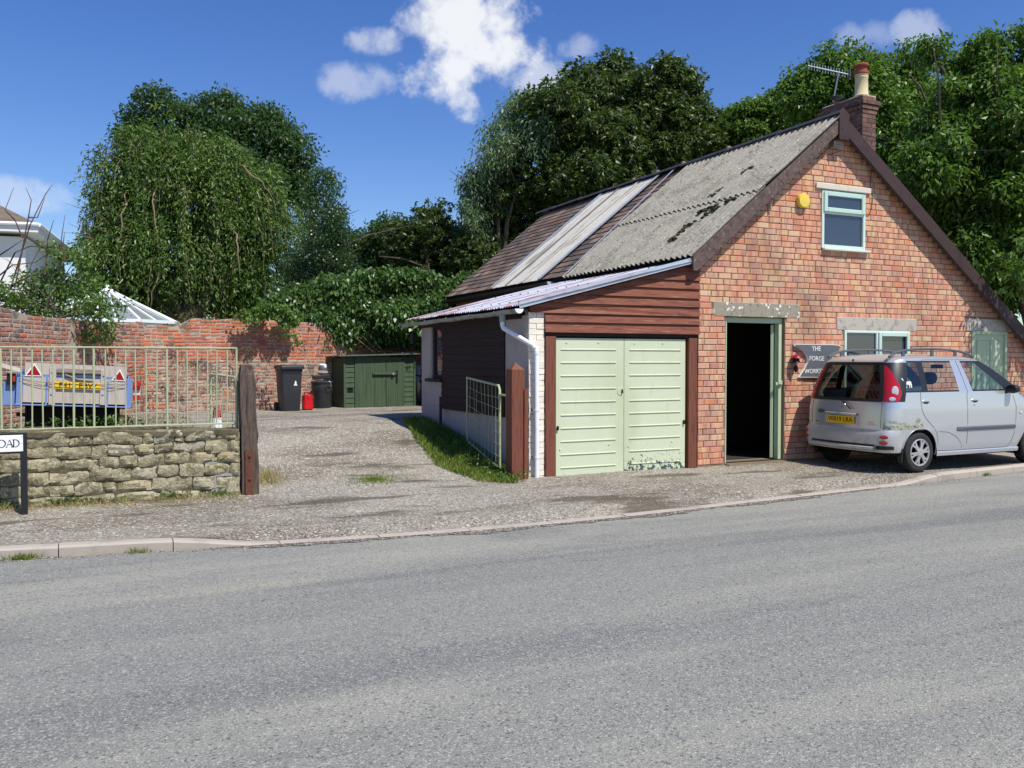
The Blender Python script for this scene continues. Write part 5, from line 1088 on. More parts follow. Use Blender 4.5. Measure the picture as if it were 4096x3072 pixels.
def railing():
    T = thing('iron_railing', 'pale green iron railing standing on the low stone wall', 'railing', (1.4, YW + .14, .8))
    s = .5727; YR = YW + .13; q = lambda x, y: (lambda p: (p.x, p.z))(oy(s * x, 1300 + s * y, YR))
    zt = (q(5, 153)[1] + q(1648, 160)[1]) / 2; zb = (q(5, 712)[1] + q(1648, 705)[1]) / 2
    xl = -2.6; xr = q(1655, 160)[0]
    MB().box(xl, xr, YR - .016, YR + .016, zt - .009, zt + .009).obj('top_rail', 'rail_paint', T, bevel=.003)
    MB().box(xl, xr, YR - .016, YR + .016, zb - .009, zb + .009).obj('bottom_rail', 'rail_paint', T, bevel=.003)
    xs = [72, 145, 220, 293, 365, 437, 510, 585, 655, 733, 805, 875, 945, 1018, 1090, 1162, 1235, 1303, 1375, 1447, 1513, 1583, 1648]
    thick = {510, 655, 1162, 1648}
    for x in xs:
        X = q(x, 300)[0]; r_ = .0125 if x in thick else .008
        MB().tube([(X + random.gauss(0, .003), YR, zb - (.06 if x in thick else 0)), (X + .006 + random.gauss(0, .003), YR, zt)], r_, 8).obj('upright' if x in thick else 'bar', 'rail_paint', T, smooth=True)
    X = q(5, 300)[0]; k = 0
    while X > xl: MB().tube([(X, YR, zb - .05), (X, YR, zt)], .0125 if k % 4 == 0 else .008, 8).obj('bar', 'rail_paint', T, smooth=True); X -= .108; k += 1
railing()
def posts_gates():
    # left post: old sleeper with angle iron
    T = thing('gate_post', 'weathered dark brown timber gate post at the end of the stone wall', 'gate post', (1.66, 10.66, 0))
    m = MB(); rows = []; x0, x1, y0, y1 = 1.545, 1.735, 10.60, 10.78
    for z in (-.15, .1, .35, .6, .72, .85, 1.1, 1.3, 1.42, 1.5, 1.53, 1.545):
        w = .012 if z > .72 else 0; tp = .0 if z < 1.4 else (z - 1.4) * .25; j = lambda: random.gauss(0, .004); lean = -.012 * z
        rows.append([(x0 + lean + tp * .5 + j(), y0 + tp + j(), z), (x0 + .06 + lean, y0 - .004 + tp + j() + (.02 if .9 < z < 1.5 else 0), z), (x0 + .09 + lean, y0 + tp + j(), z), (x1 + lean - w - tp + j(), y0 + tp + j(), z), (x1 + lean - w - tp + j(), y1 - tp, z), (x0 + lean + tp * .5, y1 - tp, z), (x0 + lean + tp * .5 + j(), y0 + tp + j(), z)])
    for r_ in rows: r_[-1] = r_[0]
    m.grid(rows); m.f.append(tuple(range(len(m.v) - 7, len(m.v) - 1))); m.obj('post', 'old_post', T)
    ai = MB().box(1.575, 1.665, 10.575, 10.583, -.05, .54).box(1.575, 1.583, 10.583, 10.65, -.05, .54).obj('angle_iron', 'rust', T)
    for z in (.47, .2): MB().lathe([(.018, 0), (.016, .012), (.006, .016)], (1.625, 10.575, z), 8, 'y').obj('bolt', 'rust', ai)
    # right post
    T = thing('gate_post', 'square red brown gate post with a pointed top beside the white pier', 'gate post', (5.08, 10.6, 0))
    x0, x1, y0, y1, zs, zt = 4.985, 5.175, 10.47, 10.66, 1.475, 1.57; cx, cy = (x0 + x1) / 2, (y0 + y1) / 2
    m = MB(); m.add([(x0, y0, -.2), (x1, y0, -.2), (x1, y1, -.2), (x0, y1, -.2), (x0, y0, zs), (x1, y0, zs), (x1, y1, zs), (x0, y1, zs), (cx, cy, zt)], [(0, 1, 5, 4), (1, 2, 6, 5), (2, 3, 7, 6), (3, 0, 4, 7), (4, 5, 8), (5, 6, 8), (6, 7, 8), (7, 4, 8), (0, 3, 2, 1)]); m.obj('post', 'red_post', T, bevel=.005)
    MB().box(5.16, 5.215, 10.448, 10.456, -.06, 1.22).box(5.207, 5.215, 10.456, 10.52, -.06, 1.22).obj('angle_iron', 'red_post', T)
    # hinged metal gates with wire infill
    def gate(label, hx, hy, hz0, hz1, fx, fy, fz0, fz1, nw, nh, mesh_r=.0032):
        T = thing('metal_gate', label, 'gate', (hx, hy, 0)); H0, H1, F0, F1 = Vector((hx, hy, hz0)), Vector((hx, hy, hz1)), Vector((fx, fy, fz0)), Vector((fx, fy, fz1))
        MB().tube([H0 - Vector((0, 0, .04)), H0.lerp(H1, .5), H1 - Vector((0, 0, .05)), H1.lerp(F1, .03), F1], .018, 10).obj('frame', 'rail_paint', T, smooth=True)
        MB().tube([F1, F0], .014, 8).obj('end_stile', 'rail_paint', T, smooth=True); MB().tube([F0, H0], .016, 8).obj('bottom_bar', 'rail_paint', T, smooth=True)
        for k in range(1, nw + 1):
            t = k / (nw + 1); a, b = H0.lerp(F0, t), H1.lerp(F1, t); mid = a.lerp(b, .5) + Vector((random.gauss(0, .012), random.gauss(0, .012), 0)); MB().tube([a, mid, b], mesh_r, 5).obj('wire', 'rail_paint', T)
        for k in range(1, nh + 1):
            t = k / (nh + 1); a, b = H0.lerp(H1, t), F0.lerp(F1, t); mid = a.lerp(b, .5) - Vector((0, 0, random.uniform(0, .04))); MB().tube([a + (a - b).normalized() * .05, mid, b], mesh_r, 5).obj('wire', 'rail_paint', T)
        return T, H1
    far = at(1868, 1513, 13.4); T, H1 = gate('pale green metal gate with bent wire infill open beside the garage wall', 5.06, 11.02, .09, 1.24, far.x, far.y, .36, 1.33, 8, 6)
    MB().beam((5.06, 11.0, 1.12), (5.12, 10.67, 1.10), .03, .025).obj('hinge', 'rail_paint', T)
    a = oy(954, 1510, 10.85); b = at(842, 1498, 11.9); zt = a.z
    gate('dark metal gate with wire mesh swung open behind the railing', a.x - .02, 10.86, .52, a.z, b.x, b.y, .58, b.z, 5, 5, .004)
posts_gates()
def street_sign():
    T = thing('street_name_sign', 'black framed white street name plate on a dark post at the left edge', 'sign', (-.62, 10.3, 0))
    Ys = 10.28; q = lambda x, y: (lambda p: (p.x, p.z))(oy(.5727 * x, 1300 + .5727 * y, Ys))
    xr, zt = q(185, 752); xr2, zb = q(185, 895); xp0 = q(140, 900)[0]; xl = xr - 1.25; zg = -.03
    MB().box(xp0, xr, Ys, Ys + .07, zg, zt).obj('post', 'sign_black', T, bevel=.004)
    MB().box(xl, xl + .1, Ys, Ys + .07, zg, zt).obj('post', 'sign_black', T, bevel=.004)
    MB().box(xl + .1, xp0, Ys + .004, Ys + .05, zb, zt).obj('backing_board', 'sign_black', T, bevel=.004)
    px, p1 = q(160, 767); _, p0 = q(160, 882); pl = MB().box(xl + .03, px, Ys - .012, Ys - .001, p0, p1).obj('name_plate', 'sign_white', T, bevel=.003)
    for xx in (px - .012,):
        for z in (p0 + .015, (p0 + p1) / 2, p1 - .015): MB().lathe([(.004, 0), (.003, .003)], (xx, Ys - .012, z), 8, 'y').obj('fixing', 'trim_grey', pl)
    # serif capitals ROAD
    z0 = q(60, 853)[1]; z1 = q(60, 800)[1]; h = z1 - z0; y = Ys - .0145
    def strokes(name, polys, x0):
        m = MB()
        for poly in polys: m.prism([(x0 + a * h, z0 + b * h) for a, b in poly], y - .001, y + .002)
        m.obj(name, 'ink', pl)
    def arc(cx, cy, ro, ri, a0, a1, sx=1.0, thin=.5, n=14):
        o = [(cx + ro * math.cos(R(a)) * sx, cy + ro * math.sin(R(a))) for a in np.linspace(a0, a1, n)]; i = [(cx + (ro - (ro - ri) * (thin + (1 - thin) * abs(math.cos(R(a))))) * math.cos(R(a)) * sx, cy + (ro - (ro - ri) * (thin + (1 - thin) * abs(math.cos(R(a))))) * math.sin(R(a))) for a in np.linspace(a0, a1, n)]
        return [[o[k], o[k + 1], i[k + 1], i[k]] for k in range(n - 1)]
    xd = q(88, 830)[0]; strokes('letter', [[(.08, 0), (.21, 0), (.21, 1), (.08, 1)], [(0, 0), (.4, 0), (.4, .05), (0, .05)], [(0, .95), (.4, .95), (.4, 1), (0, 1)]] + arc(.35, .5, .5, .37, -90, 90, .95, .4), xd)
    xa = q(40, 830)[0]; strokes('letter', [[(.06, 0), (.12, 0), (.46, 1), (.42, 1)], [(.42, 1), (.5, 1), (.88, 0), (.74, 0)], [(.2, .33), (.68, .33), (.66, .39), (.22, .39)], [(0, 0), (.22, 0), (.22, .045), (0, .045)], [(.62, 0), (.98, 0), (.98, .045), (.62, .045)]], xa)
    xo = q(-5, 830)[0]; strokes('letter', arc(.5, .5, .52, .39, 0, 360, .98, .35, 24), xo - .24 * h)
    strokes('letter', [[(.08, 0), (.21, 0), (.21, 1), (.08, 1)], [(0, 0), (.32, 0), (.32, .05), (0, .05)], [(0, .95), (.4, .95), (.4, 1), (0, 1)], [(.36, .5), (.46, .5), (.85, 0), (.68, 0)]] + arc(.34, .74, .26, .16, -90, 90, 1.1, .5), xo - 1.35 * h)
street_sign()
# ================================================================ trailer behind the railing
def trailer():
    A, B = at(87, 1613, 11.2), at(501, 1624, 11.75); e1 = (B - A); Wd = e1.length; e1.normalize(); e2 = Vector((-e1.y, e1.x, 0)).normalized(); up = e1.cross(e2); up.normalize()
    T = thing('box_trailer', 'old blue box trailer with a bare plywood tailboard behind the railing', 'trailer', (A.x, A.y, gz(A.x, A.y)))
    k = Wd / 1145
    def P(u, v, h): return A + e1 * u + e2 * v + up * h
    def q(x, y): return ((x - 240) * k, (700 + (x - 240) * .0262 - y) * k)
    def bar(a, b, y0, y1, v0=-.012, v1=.0):   # rectangle in crop pixels
        u0, h1 = q(a, y0); u1, h0 = q(b, y1); return MB().hexa([P(u0, v0, h0), P(u1, v0, h0), P(u1, v1, h0), P(u0, v1, h0), P(u0, v0, h1), P(u1, v0, h1), P(u1, v1, h1), P(u0, v1, h1)])
    def rect(nm, mat, a, b, y0, y1, v0=-.012, v1=0., par=T, bev=0): return bar(a, b, y0, y1, v0, v1).obj(nm, mat, par, bevel=bev)
    tb = rect('tailboard', 'plywood', 245, 1385, 375, 715, -.008, .012); rect('top_panel', 'plywood', 258, 1385, 205, 372, -.006, .012)
    rect('batten', 'plywood', 525, 595, 258, 720, -.028, -.008); rect('batten', 'plywood', 1090, 1150, 290, 725, -.028, -.008)
    rect('strap', 'trailer_blue', 488, 508, 380, 725, -.014, -.008); rect('strap', 'trailer_blue', 1165, 1185, 420, 735, -.014, -.008)
    rect('cross_batten', 'weathered_wood', 600, 1090, 270, 330, -.05, -.012); rect('gap_panel', 'trailer_blue', 600, 1090, 352, 372, -.0085, -.004); rect('dark_gap', 'dark_void', 600, 1090, 332, 352, -.0095, -.006)
    u0, h0 = q(690, 345); u1, h1 = q(1000, 420); MB().tube([P(u0, -.03, h0), P((u0 + u1) / 2, -.03, h0 - .06), P(u1, -.03, h1)], .014, 6).obj('cable_loop', 'weathered_wood', T)
    rect('white_edge', 'old_white_wood', 1180, 1380, 196, 208, -.02, .02)
    # frame
    rect('corner_post', 'trailer_blue', 175, 243, 385, 745, -.02, .05, bev=.004); rect('corner_post', 'trailer_blue', 1388, 1455, 385, 750, -.02, .05, bev=.004)
    rect('sill', 'trailer_blue', 165, 1445, 705, 755, -.03, .05, bev=.004); rect('cap', 'trailer_blue', 190, 1410, 372, 384, -.0035, .03)
    for a, b in ((500, 560), (1090, 1150)): rect('hinge', 'ink', a, b, 715, 740, -.045, -.03)
    Ld = 1.9
    MB().hexa([P(-.06, .05, 0), P(-.04, .05, 0), P(-.04, Ld, 0), P(-.06, Ld, 0), P(-.06, .05, .4), P(-.04, .05, .4), P(-.04, Ld, .4), P(-.06, Ld, .4)]).obj('side_panel', 'trailer_blue', T)
    MB().hexa([P(Wd + .02, .05, 0), P(Wd + .04, .05, 0), P(Wd + .04, Ld, 0), P(Wd + .02, Ld, 0), P(Wd + .02, .05, .4), P(Wd + .04, .05, .4), P(Wd + .04, Ld, .4), P(Wd + .02, Ld, .4)]).obj('side_panel', 'trailer_blue', T)
    MB().hexa([P(-.04, .02, -.04), P(Wd + .02, .02, -.04), P(Wd + .02, Ld, -.04), P(-.04, Ld, -.04), P(-.04, .02, 0), P(Wd + .02, .02, 0), P(Wd + .02, Ld, 0), P(-.04, Ld, 0)]).obj('bed', 'dark_void', T)
    MB().hexa([P(-.04, Ld, -.04), P(Wd + .02, Ld, -.04), P(Wd + .02, Ld + .02, -.04), P(-.04, Ld + .02, -.04), P(-.04, Ld, .4), P(Wd + .02, Ld, .4), P(Wd + .02, Ld + .02, .4), P(-.04, Ld + .02, .4)]).obj('front_panel', 'trailer_blue', T)
    # left mudguard with lamp, white timber
    u, h = q(30, 440); MB().hexa([P(u, .05, -.04), P(-.07, .05, -.04), P(-.07, .8, -.04), P(u, .8, -.04), P(u, .05, h - .02), P(-.07, .05, h + .12), P(-.07, .8, h + .12), P(u, .8, h - .02)]).obj('mudguard', 'trailer_blue', T, bevel=.01)
    rect('tail_lamp', 'lamp_red', 135, 162, 370, 440, -.02, .03); rect('lamp_body', 'ink', 70, 165, 340, 480, .0, .05)
    a0, b0 = q(0, 235); a1, b1 = q(225, 305); MB().beam(P(a0 - .3, -.05, b0 + .07), P(a1, -.03, b1), .03, .05, tuple(up)).obj('white_timber', 'old_white_wood', T)
    # right lamps on a bracket
    rect('lamp_bracket', 'old_white_wood', 1465, 1555, 430, 590, .0, .012); rect('tail_lamp', 'lamp_red', 1465, 1555, 420, 480, -.035, .0, bev=.006); rect('tail_lamp', 'dark_red', 1470, 1550, 482, 525, -.03, .0, bev=.006); rect('tail_lamp', 'lamp_red', 1468, 1545, 592, 650, -.035, .0, bev=.006)
    rect('lamp_arm', 'trailer_blue', 1440, 1475, 560, 600, .0, .02)
    # reflective triangles
    for tri in (((255, 370), (452, 370), (357, 212)), ((1208, 408), (1380, 415), (1305, 268))):
        pts = [q(*p) for p in tri]; cx, cy = sum(p[0] for p in pts) / 3, sum(p[1] for p in pts) / 3
        def tm(sc, v): return [P(cx + (p[0] - cx) * sc, v, cy + (p[1] - cy) * sc) for p in pts]
        m = MB(); a, b = tm(1, -.018), tm(1, -.009); m.add(a + b, [(0, 1, 2), (5, 4, 3), (0, 3, 4, 1), (1, 4, 5, 2), (2, 5, 3, 0)]); to = m.obj('warning_triangle', 'white_paint', T)
        m = MB(); a, b = tm(.76, -.0205), tm(.76, -.017); m.add(a + b, [(0, 1, 2), (5, 4, 3), (0, 3, 4, 1), (1, 4, 5, 2), (2, 5, 3, 0)]); m.obj('reflector', 'dark_red', to)
    # plate
    pl = rect('number_plate', 'plate_yellow2', 583, 1092, 432, 530, -.035, -.029)
    me = text_mesh('F415 EBW', .098, 'ink', depth=.0012, sx=1.05)
    u, h = q(838, 481); M = Matrix((e1, up, -e2)).transposed().to_4x4(); me.transform(M); o = bpy.data.objects.new('lettering', me); o.location = P(u, -.037, h); link(o, pl, True)
    # lashing
    for y0, y1, y2 in ((398, 440, 455), (402, 470, 500)):
        MB().tube([P(*((lambda t: (t[0], -.04, t[1]))(q(x, y)))) for x, y in ((200, y0), (420, y1), (620, y2), (900, y2 + 12), (1150, y2 + 8), (1400, 458))], .003, 5).obj('lashing_cord', 'ink', T)
    for x, y in ((1120, 352), (1118, 588), (552, 588), (500, 440), (553, 322)): u, h = q(x, y); c0 = P(u, -.03, h); MB().lathe([(.014, 0), (.012, .006), (.003, .009)], c0, 8, 'y').obj('bolt', 'trailer_blue', T, smooth=True)
    MB().hexa([P(.05, .25, -.5), P(Wd - .05, .25, -.5), P(Wd - .05, 1.7, -.5), P(.05, 1.7, -.5), P(.05, .25, -.06), P(Wd - .05, .25, -.06), P(Wd - .05, 1.7, -.06), P(.05, 1.7, -.06)]).obj('shade_block', 'dark_void', T)  # dark block added to stand in for the shade beneath the trailer
    # wheels
    for u in (.08, Wd - .1):
        c0 = P(u, 1.0, -.24); wh = link(bpy.data.objects.new('wheel', None), T)
        m = MB(); m.lathe([(.14, -.06), (.24, -.065), (.26, -.04), (.26, .04), (.24, .065), (.14, .06)], (0, 0, 0), 24, 'x'); m.v = [tuple(Matrix.Translation(c0) @ Matrix.Rotation(math.atan2(e1.y, e1.x), 4, 'Z') @ Vector(p)) for p in m.v]; m.obj('tyre', 'rubber', wh, smooth=True)
        m = MB(); m.lathe([(.14, -.04), (.12, .0), (.04, .02)], (0, 0, 0), 16, 'x'); m.v = [tuple(Matrix.Translation(c0) @ Matrix.Rotation(math.atan2(e1.y, e1.x), 4, 'Z') @ Vector(p)) for p in m.v]; m.obj('rim', 'rust', wh, smooth=True)
    MB().beam(P(-.1, 1.0, -.2), P(Wd + .1, 1.0, -.2), .05, .05).obj('axle', 'rust', T); MB().beam(P(Wd / 2, Ld, -.08), P(Wd / 2, Ld + 1.0, -.2), .06, .06).obj('tow_bar', 'trailer_blue', T)
    for u in (.1, Wd - .1): MB().beam(P(u, 1.0, -.2), P(u, 1.0, -.02), .05, .1).obj('spring', 'rust', T)
trailer()
def cone():
    b = at(868, 1700, 13.6); z = gz(b.x, b.y); T = thing('traffic_cone', 'small red and white cone standing behind the swung-back gate', 'cone', (b.x, b.y, z))
    MB().lathe([(.085, .02), (.075, .12), (.066, .19)], (0, 0, 0), 18).obj('base_sleeve', 'white_plastic', T, False, smooth=True)
    MB().lathe([(.066, .19), (.05, .33), (.04, .37), (.01, .375)], (0, 0, 0), 18).obj('body', 'dark_red', T, False, smooth=True)
    MB().box(-.12, .12, -.12, .12, -.02, .02).obj('foot', 'black_plastic', T, False, bevel=.01)
cone()
# ================================================================ bins and shed
def bins():
    b = oz(1166, 1646, .455); T = thing('wheelie_bin', 'tall dark grey wheeled bin with a white sticker against the brick wall', 'wheelie bin', (b.x, b.y + .27, gz(b.x, b.y + .2)), R(5))
    w, d, h = .235, .26, .98; t = .28; m = MB(); rows = []
    def ring(z, s_, dy=0):
        a, e = w * s_, d * s_; r_ = .05; pts = []
        for cx, cy, a0 in ((a - r_, -e + r_, -90), (a - r_, e - r_, 0), (-a + r_, e - r_, 90), (-a + r_, -e + r_, 180)):
            for q in range(0, 91, 30): pts.append((cx + r_ * math.cos(R(a0 + q)), cy + dy + r_ * math.sin(R(a0 + q)), z))
        pts.append(pts[0]); return pts
    m.grid([ring(z, s_) for z, s_ in ((0, .80), (.03, .84), (.5, .93), (.86, .985), (.861, 1.03), (h - .03, 1.06))]); m.f.append(tuple(range(16))); m.obj('body', 'black_plastic', T, False, smooth=True)
    m = MB(); m.grid([ring(z, s_, -.01) for z, s_ in ((h - .04, 1.14), (h - .035, 1.15), (h + .02, 1.15), (h + .045, 1.08), (h + .055, .6))]); n = len(m.v); m.f.append(tuple(range(n - 17, n - 1))); ld = m.obj('lid', 'black_plastic', T, False, smooth=True)
    MB().box(-.21, .21, -.30, -.275, h + .02, h + .05).obj('lid_grip', 'black_plastic', ld, False, bevel=.008)
    MB().tube([(-.2, .30, h - .02), (-.2, .34, h + .0), (.2, .34, h + .0), (.2, .30, h - .02)], .014, 8).obj('handle', 'black_plastic', T, False)
    for s_ in (-1, 1):
        o = MB().lathe([(.05, -.03), (.095, -.03), (.1, -.02), (.1, .02), (.095, .03), (.05, .03)], (s_ * .225, .25, .095), 20, 'x').obj('wheel', 'rubber', T, False, smooth=True)
    MB().tube([(-.22, .25, .095), (.22, .25, .095)], .012, 6).obj('axle', 'rust', T, False)
    m = MB(); m.grid([[(x * .83, -.2 - .012 - z * .062, z) for x in np.linspace(-.16, .16, 3)] for z in (.1, .3)]) if False else None
    # sticker and chalked number
    def fy(z): return -d * interp([(0, .80), (.03, .84), (.5, .93), (.86, .985)], z) - .002
    poly = [(.035, .575), (.12, .57), (.108, .60), (.10, .625), (.098, .66), (.085, .68), (.068, .678), (.062, .65), (.055, .61)]
    m = MB(); m.add([(x, fy(z), z) for x, z in poly], [tuple(range(len(poly)))]); m.obj('sticker', 'white_paint', T, False)
    for k, z in enumerate((.535, .515, .49)):
        for j in range(6): x = .02 + j * .024 + k * .004; MB().box(x, x + .012, fy(z) - .001, fy(z) + .001, z, z + .007).obj('scribble', 'trim_grey', T, False)
    # red can
    b = oz(1234, 1640, .455); T = thing('fuel_can', 'red plastic jerry can between the wheeled bin and the dustbin', 'can', (b.x, b.y + .1, gz(b.x, b.y)), R(8))
    MB().box(-.115, .115, -.08, .08, 0, .36).obj('body', 'red_plastic', T, False, bevel=.03)
    MB().box(-.117, .117, -.082, .082, .28, .3).box(-.117, .117, -.082, .082, .07, .085).obj('band', 'red_plastic', T, False, bevel=.006)
    MB().tube([(-.07, 0, .35), (-.06, 0, .41), (.02, 0, .41), (.04, 0, .35)], .016, 8).obj('handle', 'red_plastic', T, False); MB().lathe([(.025, .35), (.025, .39), (.01, .395)], (.08, 0, 0), 12).obj('cap', 'red_plastic', T, False)
    # round dustbin
    b = oz(1297, 1634, .455); Tb = thing('dustbin', 'round black plastic dustbin with a lid left of the green shed', 'dustbin', (b.x, b.y + .22, gz(b.x, b.y)))
    MB().lathe([(.205, 0), (.21, .01), (.235, .40), (.237, .405), (.243, .42), (.245, .56), (.24, .6)], (0, 0, 0), 32).obj('body', 'black_plastic', Tb, False, smooth=True)
    ld = MB().lathe([(.255, .585), (.262, .6), (.262, .625), (.235, .64), (.12, .66), (.01, .665)], (0, 0, 0), 32).obj('lid', 'black_plastic', Tb, False, smooth=True)
    a = R(-65); hx, hy = .245 * math.cos(a), .245 * math.sin(a); MB().tube([(hx - .06, hy - .02, .52), (hx - .06, hy - .05, .50), (hx - .055, hy - .05, .43), (hx + .055, hy - .02, .43), (hx + .06, hy - .02, .5), (hx + .06, hy, .52), (hx - .06, hy - .03, .525)], .009, 6).obj('handle', 'dull_plastic', Tb, False)
    MB().tube([(.12, -.2, .64), (.16, -.215, .62), (.165, -.225, .5), (.155, -.24, .42)], .005, 5).obj('elastic_cord', 'lead', Tb, False)
    T0 = Vector((b.x, b.y + .22, gz(b.x, b.y)))
    bx = MB().hexa([(-.17, -.12, .0), (.2, -.1, .035), (.18, .14, .035), (-.18, .12, .0), (-.19, -.13, .1), (.2, -.11, .13), (.18, .16, .13), (-.2, .13, .1)]).obj('plastic_tray', 'black_plastic', None, bevel=.008); bx.location = T0 + Vector((-.02, 0, .67)); WM[bx] = Matrix.Translation(bx.location); tag(bx, 'black plastic tray lying tilted on the dustbin lid', 'tray')
    g = MB().lathe([(.03, 0), (.1, .01), (.125, .05), (.09, .1), (.03, .12)], (0, 0, 0), 14, sx=1.1, sy=.8).obj('glove_bundle', 'weathered_wood', None, smooth=True); g.location = T0 + Vector((.02, -.02, .79)); WM[g] = Matrix.Translation(g.location); tag(g, 'grey bundle of gloves heaped on the black tray', 'gloves')
    T = thing('hard_hat', 'dark helmet with a white badge on top of the junk on the dustbin', 'helmet', T0 + Vector((.03, .02, .9)))
    MB().lathe([(.115, 0), (.118, .03), (.11, .09), (.08, .14), (.03, .165), (.004, .168)], (0, 0, 0), 20, sx=.9).obj('shell', 'board_grey', T, False, smooth=True)
    MB().lathe([(.035, .0), (.03, .006)], (.03, -.108, .09), 12, 'y').obj('badge', 'white_paint', T, False); MB().lathe([(.1, .115), (.085, .135), (.06, .15)], (0, 0, .005), 16, sx=.9).obj('pale_top', 'white_plastic', T, False, smooth=True)
bins()
def shed():
    A = oz(1375, 1632, .45); B = oz(1662, 1623, .45); e = (B - A); Wd = e.length; rz = math.atan2(e.y, e.x)
    T = thing('garden_shed', 'low dark green wooden garden store with double doors below the ivy', 'shed', (A.x, A.y, .44), rz)
    H0, H1, Dp = 1.24, 1.27, 1.25
    def hz(x): return lerp(H0, H1, x / Wd)
    MB().box(.02, Wd - .02, .03, Dp, .0, 1.2).obj('carcass', 'shed_green', T, False)
    for x in (0, Wd - .05): MB().box(x, x + .05, -.012, .05, 0, hz(x)).obj('corner_post', 'shed_green', T, False, bevel=.004)
    k = 10
    for (a, b) in ((.055, .275), (Wd - .30, Wd - .055)):
        for i in range(k):
            if a < .1 and i == 3:
                MB().box(a, a + .04, .012, .03, i * H0 / k, (i + 1) * H0 / k - .006).obj('siding_board', 'shed_green', T, False); MB().box(b - .03, b, .012, .03, i * H0 / k, (i + 1) * H0 / k - .006).obj('siding_board', 'shed_green', T, False); MB().box(a + .04, b - .03, .022, .03, i * H0 / k, (i + 1) * H0 / k).obj('hole', 'dark_void', T, False); continue
            z0, z1 = i * H0 / k, (i + 1) * H0 / k - .004; MB().hexa([(a, .002, z0), (b, .002, z0), (b, .03, z0), (a, .03, z0), (a, .016, z1), (b, .016, z1), (b, .03, z1), (a, .03, z1)]).obj('siding_board', 'shed_green', T, False)
    for i in range(10):
        z0, z1 = i * .122, (i + 1) * .122; MB().hexa([(-.012, .05, z0), (.02, .05, z0), (.02, Dp, z0), (-.012, Dp, z0), (.004, .05, z1), (.02, .05, z1), (.02, Dp, z1), (.004, Dp, z1)]).obj('side_board', 'shed_green', T, False)
    xm = 1.10
    for (a, b) in ((.285, xm - .006), (xm + .006, Wd - .31)):
        dr = MB().box(a, b, .004, .03, .01, hz(a) - .02).obj('door', 'shed_green', T, False); n = 8; wb = (b - a) / n
        for i in range(n): MB().box(a + i * wb + .002, a + (i + 1) * wb - .002, -.010 - .002 * (i % 2), .005, .0 + .01 * math.sin(i * 2.3 + a), hz(a) - .03 + .006 * math.sin(i * 3)).obj('plank', 'shed_green', dr, False)
        MB().box(a + .02, b - .02, -.018, -.012, .83, .86).obj('rail_line', 'shed_green', dr, False) if False else None
    lt = MB().box(.74, 1.36, -.06, -.02, .80, .855).obj('bar', 'shed_green', T, False, bevel=.004); MB().lathe([(.03, 0), (.03, .02), (.01, .025)], (1.27, -.06, .815), 14, 'y').obj('padlock', 'weathered_wood', lt, False); MB().box(1.37, 1.40, -.035, -.012, .60, .90).obj('keeper', 'ink', T, False)
    # felted roof in overlapping sheets
    r0 = MB().hexa([(-.16, -.13, hz(0) + .0), (Wd + .1, -.13, H1 + .03), (Wd + .1, Dp + .1, H1 + .0), (-.16, Dp + .1, H0 - .03), (-.16, -.13, hz(0) + .035), (Wd + .1, -.13, H1 + .06), (Wd + .1, Dp + .1, H1 + .03), (-.16, Dp + .1, H0 + .0)]).obj('roof', 'shed_felt', T, False, bevel=.004)
    MB().box(.3, 1.2, -.03, .0, H0 - .03, H0 + .005).obj('fascia', 'shed_green', T, False)
    MB().hexa([(1.55, .1, H1 + .06), (2.0, .05, H1 + .07), (1.95, .5, H1 + .07), (1.5, .5, H1 + .06), (1.55, .1, H1 + .08), (2.0, .05, H1 + .1), (1.95, .5, H1 + .1), (1.5, .5, H1 + .08)]).obj('loose_felt', 'weathered_wood', T, False)
    # tyre and white containers beside the shed
    p = oz(1690, 1622, .45); T = thing('old_tyre', 'black tyre leaning upright between the green shed and the garage', 'tyre', (p.x + .05, p.y + .2, .46), R(60))
    MB().lathe([(.17, -.07), (.28, -.08), (.31, -.05), (.315, 0), (.31, .05), (.28, .08), (.17, .07)], (0, 0, .315), 28, 'y').obj('carcass', 'rubber', T, False, smooth=True)
    MB().lathe([(.172, -.05), (.12, .0), (.04, .0)], (0, 0, .315), 20, 'y').obj('rim', 'weathered_wood', T, False, smooth=True)
    for k, (px, py, lab) in enumerate(((1658, 1478, 'upper white plastic drum peeping past the shed corner'), (1658, 1525, 'lower white plastic drum peeping past the shed corner'))):
        p = at(px + 10, py, 23.2); zz = .45 if k else 1.0
        T = thing('plastic_drum', lab, 'drum', (p.x, p.y + .1, p.z - .15), 0, 'white drums stacked by the shed')
        MB().lathe([(.1, 0), (.12, .02), (.12, .22), (.09, .27), (.04, .29)], (0, 0, 0), 16).obj('body', 'white_plastic', T, False, smooth=True); MB().lathe([(.035, .285), (.035, .31)], (0, 0, 0), 12).obj('cap', 'red_plastic', T, False)
    p = at(1668, 1560, 23.2); c = thing('concrete_block', 'grey block stack carrying the white drums beside the shed', 'block', (p.x, p.y + .1, .45)); hb = p.z - .45 - .0
    for i in range(3): MB().box(-.22, .22, -.12, .12, .0 + i * max(.15, (at(1668, 1525, 21.2).z - .15 - .45) / 3), (i + 1) * max(.15, (at(1668, 1525, 21.2).z - .15 - .45) / 3) - .004).obj('block', 'concrete', c, False, bevel=.006)
shed()
